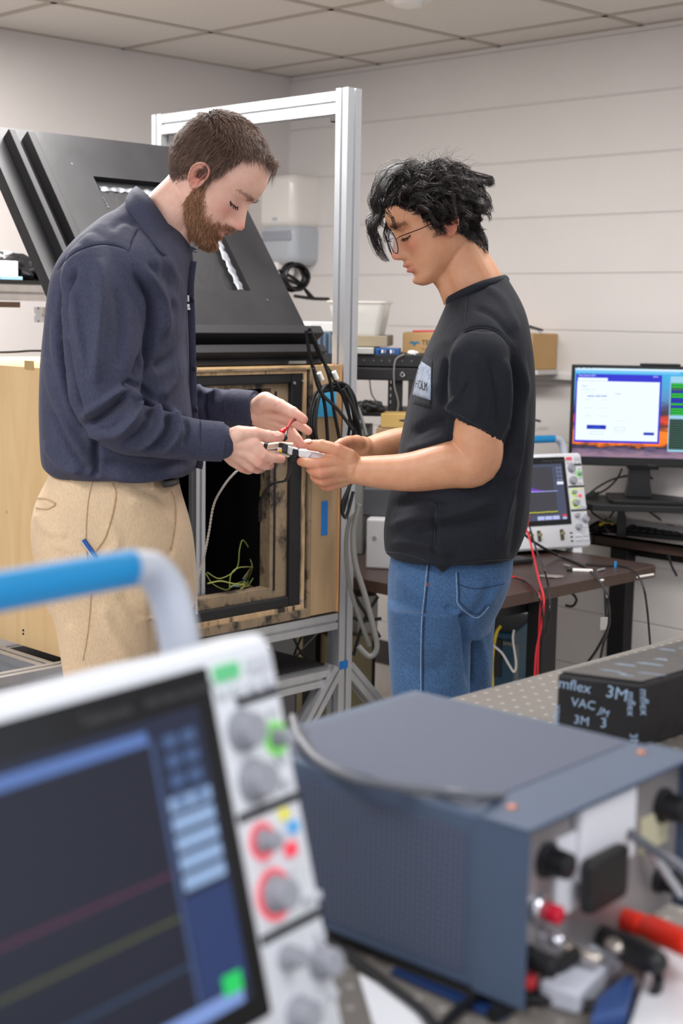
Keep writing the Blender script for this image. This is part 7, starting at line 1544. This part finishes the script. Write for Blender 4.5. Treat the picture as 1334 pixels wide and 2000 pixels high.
FT = [([(912, 556), (910, 600), (906, 642)], -.0022, 2.2), ([(876, 694), (890, 662), (920, 643), (955, 642), (985, 660), (1004, 694)], -.004, 3), ([(870, 700), (866, 750), (870, 795)], -.012, 7), ([(888, 672), (884, 740), (892, 790)], .006, 9), ([(912, 742), (895, 775), (870, 800)], .006, 6), ([(868, 802), (900, 822), (945, 850), (975, 866)], .004, 4), ([(880, 780), (900, 770), (914, 745)], -.004, 7),
  ([(1000, 690), (1012, 760), (1002, 840), (980, 900)], -.012, 8), ([(985, 700), (992, 780), (985, 860)], .007, 9), ([(1018, 700), (1028, 800), (1012, 900), (985, 1000)], .007, 9), ([(1030, 760), (1026, 880), (1010, 980)], -.006, 8), ([(1000, 900), (990, 980), (978, 1060)], .006, 9), ([(1018, 960), (1006, 1040), (1000, 1090)], -.005, 9),
  ([(800, 850), (840, 830), (875, 820)], -.010, 12), ([(790, 880), (840, 868), (880, 850)], .008, 12), ([(815, 740), (850, 760), (868, 800)], .005, 14), ([(830, 700), (850, 680), (875, 660)], .004, 12), ([(760, 990), (820, 980), (880, 1000)], -.008, 12), ([(755, 1030), (820, 1010), (900, 1000), (960, 975)], .008, 12), ([(800, 1050), (880, 1030), (980, 1010)], -.007, 14), ([(760, 1060), (830, 1062), (880, 1090)], .007, 10), ([(851, 980), (848, 1040), (851, 1090)], -.005, 5),
  ([(950, 560), (985, 590), (1010, 650)], .004, 10), ([(925, 600), (965, 620), (1005, 670)], -.004, 8), ([(900, 950), (950, 955), (1010, 930)], -.006, 12), ([(920, 690), (935, 760), (925, 820)], .004, 12), ([(955, 700), (970, 770), (968, 840)], -.005, 9), ([(880, 1108), (930, 1100), (1000, 1098)], -.003, 4), ([(754, 1072), (800, 1078), (840, 1090)], -.003, 4)]
FT = [(p_, a_*1.3, w_*.85) for p_, a_, w_ in FT]
tee, _ = finish(mb, 't_shirt', .0040, 4, mn2, TEE, FT, fine=wavy(20, .0016, 11, .5))
ck = [(875, 585, 2.85), (882, 580, 2.812), (905, 568, 2.79), (940, 553, 2.785), (975, 543, 2.805), (988, 540, 2.85), (978, 542, 2.895), (940, 552, 2.915), (905, 566, 2.91), (882, 580, 2.888)]
ckA = cr([WY(x, y+4, z) for x, y, z in ck], 6, True); MB().tube(ckA, .0058, 10, closed=True, flat=1.5, up=(0, 0, 1)).build('neck_rib', TEE, mn2, True)
bpy.context.view_layer.update()
TSM = cloth('tee_seam', (52, 53, 58), .9, 1800, .1, .05)
seam(tee, [(876, 694), (890, 662), (920, 643), (955, 642), (985, 660), (1004, 694)], TSM, .0009); seam(tee, [(912, 558), (910, 600), (906, 642)], TSM, .0009); seam(tee, [(852, 985), (849, 1040), (850, 1085)], TSM, .0007)
seam(tee, [(754, 1078), (800, 1084), (838, 1098)], TSM, .0008); seam(tee, [(885, 1102), (940, 1096), (1000, 1092)], TSM, .0008); seam(tee, [(874, 800), (905, 815), (950, 842), (972, 855)], TSM, .0008); seam(tee, [(868, 805), (893, 820), (930, 842), (976, 864)], TEE, .0035, 'sleeve_hem', off=-.001)
# chest pocket with print
def patch(ob, quad, name, m, parent, off, n=10, th_=.0012):
    (a, b, c, d) = [np.array(q, float) for q in quad]; G_ = []
    for i in range(n+1):
        for j in range(n+1): s_, t = j/n, i/n; G_.append(tuple((a*(1-s_)+b*s_)*(1-t)+(d*(1-s_)+c*s_)*t))
    Q = on_cloth(ob, G_, off, True)
    if len(Q) != (n+1)**2: print('patch miss', name, len(Q)); return None
    F = [(i*(n+1)+j, i*(n+1)+j+1, (i+1)*(n+1)+j+1, (i+1)*(n+1)+j) for i in range(n) for j in range(n)]
    o = MB().add(Q, F).build(name, m, parent, True, autos=False); s_ = o.modifiers.new('solid', 'SOLIDIFY'); s_.thickness = th_; s_.offset = 0; return o
pk = patch(tee, [(822, 690), (845, 704), (841, 798), (806, 788)], 'chest_pocket', TEE, mn2, .0012, th_=.0008)
pr_ = patch(tee, [(820, 704), (842, 718), (841, 782), (806, 771)], 'pocket_print', cloth('pale_blue_print', (150, 162, 180), .8, 900, .1, .14), mn2, .003, th_=.0008)
def cloth_text(name, body, m, ob, quad, off, parent):
    c = bpy.data.curves.new(name, 'FONT'); c.body = body; c.size = 1; t = bpy.data.objects.new('t', c); COL.objects.link(t)
    me = bpy.data.meshes.new_from_object(t.evaluated_get(bpy.context.evaluated_depsgraph_get())); bpy.data.objects.remove(t)
    co = np.array([v.co[:] for v in me.vertices]); F = [tuple(p.vertices) for p in me.polygons]; u = (co[:, 0]-co[:, 0].min())/np.ptp(co[:, 0]); v = (co[:, 1]-co[:, 1].min())/np.ptp(co[:, 1])
    a, b, c_, d = [np.array(q, float) for q in quad]; P = (a*(1-u)[:, None]+b*u[:, None])*(1-v)[:, None]+(d*(1-u)[:, None]+c_*u[:, None])*v[:, None]
    Q = on_cloth(ob, [tuple(p) for p in P], off, True)
    if len(Q) == len(P): return MB().add(Q, F).build(name, m, parent, False)
cloth_text('pocket_lettering', 'HOLM', mat('print_black', (16, 16, 20), .7), tee, ((811, 757), (834, 764), (834, 747), (811, 740)), .0065, mn2)
# jeans
JN = cloth('blue_denim', (70, 102, 142), .9, 2400, .1, .12)
mb = MB()
rows(mb, [(1040, 775, 990, .150), (1060, 770, 998, .150), (1100, 760, 1000, .155), (1135, 757, 994, .158), (1165, 757, 984, .158), (1195, 757, 966, .15), (1225, 760, 955, .14)])
fxA = leg(mb, [(1180, 757, 935), (1230, 757, 919), (1290, 759, 917), (1350, 763, 916)], YP-.08, .092, None, -.0)
fxB = leg(mb, [(1180, 800, 968), (1230, 810, 962), (1290, 815, 962), (1350, 820, 961)], YP+.09, .092, None, .0)
FJ = [([(905, 1190), (912, 1250), (917, 1340)], -.014, 6), ([(870, 1180), (900, 1210), (925, 1200)], -.006, 8), ([(775, 1120), (800, 1150), (830, 1160)], .004, 12), ([(960, 1130), (940, 1180), (925, 1195)], -.007, 8), ([(990, 1130), (965, 1165), (958, 1185)], .005, 8), ([(800, 1230), (830, 1260), (870, 1270)], .004, 14), ([(780, 1290), (820, 1310), (880, 1300)], -.004, 12), ([(930, 1230), (945, 1280), (950, 1340)], .005, 8)]
jn, _ = finish(mb, 'jeans', .0048, 6, mn2, JN, FJ, fine=wavy(16, .0016, 15)); bpy.context.view_layer.update()
JS = cloth('denim_edge', (128, 156, 186), .9, 2400, .1, .1); JDK = cloth('denim_dark_stitch', (40, 58, 88), .9, 2400, .1, .1)
seam(jn, [(835, 1100), (829, 1160), (823, 1230), (822, 1350)], JS, .0014); seam(jn, [(839, 1100), (833, 1160), (827, 1230), (826, 1350)], JDK, .0012)
seam(jn, [(891, 1118), (893, 1160), (896, 1182), (930, 1207), (955, 1185)], JS, .0013, 'back_pocket', 6); seam(jn, [(895, 1118), (897, 1158), (900, 1178), (930, 1200), (950, 1182)], JDK, .001, 'back_pocket', 6)
seam(jn, [(893, 1140), (930, 1150), (985, 1140)], JDK, .0008, 'pocket_stitch')
Q = on_cloth(jn, [(835, 1138), (835, 1145)], .001); 
if len(Q) == 2: tag(MB().tube(Q, .002, 6).build('fabric_tab', mat('rust_tab', (150, 70, 50), .7), mn2, True), 'small rust tab')
def covR(W, P):
    x, y = P[:, 0], P[:, 1]; below = y > 583-(x-872)*.40; hem_ = 806+(x-868)*.57
    return below & ~((W[:, 1] < YP-.10) & (y > hem_-6) & (y < 1040)) & (x > 805-(y-800)*.3) & (W[:, 2] > .12)
tuck(bodyR, [tee], lambda W, P: covR(W, P) & (P[:, 1] < 1085)); tuck(bodyR, [jn], lambda W, P: (P[:, 1] > 1070) & (W[:, 2] > .12))
# short hair growing down the nape
rn = np.random.default_rng(61); NP_ = []
for _ in range(900):
    t = rn.uniform(0, 1); s__ = rn.uniform(0, 1); x_ = 893+58*t; y_ = 440+(8+44*t**1.3)*s__
    NP_.append((x_, y_))
NQ = on_cloth(bodyR, NP_, .0005)
def napef(i):
    q = NQ[i]; d = np.array([.25, -.35, -1.])+rn.normal(size=3)*.2; return np.array([q, q+nz(d)*.005+[0, -.0015, 0], q+nz(d)*.010+[0, -.001, 0]])
strands('nape_hair', NQ, napef, .0007, HBK, mn2)
SN = mat('white_sneaker', (200, 198, 194), .6)
for fx, yy in ((fxA, YP-.08), (fxB, YP+.09)):
    mb = MB(); mb.capsule([(fx+.06, yy, .045), (fx-.05, yy, .045), (fx-.16, yy, .035)], [.048, .05, .04], 18, 0, .8, (0, 0, 1)); mb.box(ID.at(fx-.04, yy, 0), (-.15, -.042, 0), (.13, .042, .022)); mb.build('shoe', SN, mn2, True)

# ---------------------------------------------------------------- the circuit they hold
hc = thing('circuit_assembly', Zp(600, 580, 2.745), 'small white circuit assembly held between the two men\'s hands', 'circuit')
WPL = mat('white_glossy_plastic', (232, 232, 234), .35); CRM = mat('cream_board', (206, 200, 180), .5)
Yb = 2.745
def zbox(pts, d, name, m, par=hc, bev=.001, Y=Yb): mb = MB(); mb.prism([Zp(x, y, Y) for x, y in pts], (0, d, 0)); return mb.build(name, m, par, bevel=bev)
zbox([(430, 520), (500, 512), (606, 518), (600, 545), (480, 545), (430, 545)], .035, 'upper_board', CRM); zbox([(430, 560), (500, 560), (585, 600), (575, 610), (430, 585)], .03, 'lower_board', CRM)
zbox([(425, 543), (560, 545), (575, 600), (470, 575), (425, 562)], .02, 'cream_block', CRM, Y=Yb+.012)
MB().capsule([Zp(372, 514, Yb+.01), Zp(415, 526, Yb+.01)], .0048, 12).build('white_ferrule', WPL, hc, True); MB().tube([Zp(405, 524, Yb+.009), Zp(430, 530, Yb+.009)], .0056, 12).build('black_ring', BLK, hc, True)
MB().tube([Zp(425, 553, Yb-.004), Zp(500, 545, Yb-.004)], .0012, 6).build('thin_lead', WC, hc, True)
zbox([(508, 510), (568, 522), (562, 580), (500, 572)], .02, 'connector', BLK, Y=Yb-.010)
zbox([(498, 540), (528, 543), (526, 572), (498, 568)], .006, 'white_chip', WPL, Y=Yb-.013, bev=.0005); tag(zbox([(510, 552), (530, 555), (528, 572), (509, 570)], .005, 'yellow_chip', mat('yellow_plastic', (236, 196, 30), .4), Y=Yb-.016, bev=.0005), 'yellow connector block')
for k_ in range(3): zbox([(536+k_*9, 520), (541+k_*9, 521), (538+k_*9, 570), (533+k_*9, 569)], .003, 'pin_slot', ALU_D, Y=Yb-.0125, bev=0)
zbox([(565, 528), (600, 540), (640, 552), (640, 600), (590, 592), (562, 580)], .026, 'white_collar', WPL, Y=Yb-.006, bev=.003)
zbox([(603, 548), (642, 556), (638, 602), (597, 594)], .030, 'black_band', BLK, Y=Yb-.009, bev=.002)
zbox([(636, 556), (700, 560), (790, 575), (838, 588), (820, 612), (790, 628), (700, 622), (640, 606)], .030, 'white_case', WPL, Y=Yb-.007, bev=.004)
zbox([(690, 612), (735, 575), (700, 625)], .004, 'folded_tape', WPL, Y=Yb-.010, bev=.0005)
# red socket + leads pinched by the far hand
MB().lathe(Zp(522, 436, Yb), nz(Zp(565, 405, 2.76)-Zp(522, 436, Yb)), [(0, .0046), (.009, .0046), (.0095, .0038), (.015, .0038)], 18).build('red_socket', mat('bright_red_plastic', (226, 26, 24), .3), hc, True)
MB().tube([Zp(520, 438, Yb), Zp(528, 470, Yb), Zp(530, 500, Yb)], .003, 8).build('pink_pin', mat('pink_plug', (220, 120, 140), .4), hc, True)
MB().ball(Zp(545, 475, Yb), .0065, n=14, k=8).build('black_joint', BLK, hc, True)
lr = [[Zp(565, 405, 2.755), Zp(580, 380, 2.79), Zp(600, 352, 2.83), Zp(625, 350, 2.86)], [Zp(556, 470, Yb), Zp(566, 420, 2.77), Zp(585, 380, 2.80), Zp(612, 355, 2.835), Zp(640, 352, 2.86)]]
tag(MB().tube(cr(lr[0], 6), .0019, 8).build('red_lead', RED, hc, True), 'red lead'); tag(MB().tube(cr(lr[1], 6), .0019, 8).build('black_lead', CAB, hc, True), 'black lead')
P = cr([Zp(640, 605, 2.76), Zp(600, 625, 2.80), Zp(582, 665, 2.85), Zp(576, 715, 2.95), Zp(555, 765, 3.1), Zp(510, 778, 3.2), Zp(475, 785, 3.3), Zp(430, 820, 3.4), Zp(390, 890, 3.5), Zp(375, 960, 3.55), Zp(378, 1050, 3.6)], 6)
ts = np.arange(len(P)); mb = MB()
for ph in (0, 2.1, 4.2): mb.tube(P+.0022*np.stack([np.cos(ts*.9+ph), np.sin(ts*.9+ph), 0*ts], -1), .0021, 6)
tag(mb.build('sensor_cable', CAB, None, True), 'black twisted cable trailing from the held circuit into the box opening', 'cable')
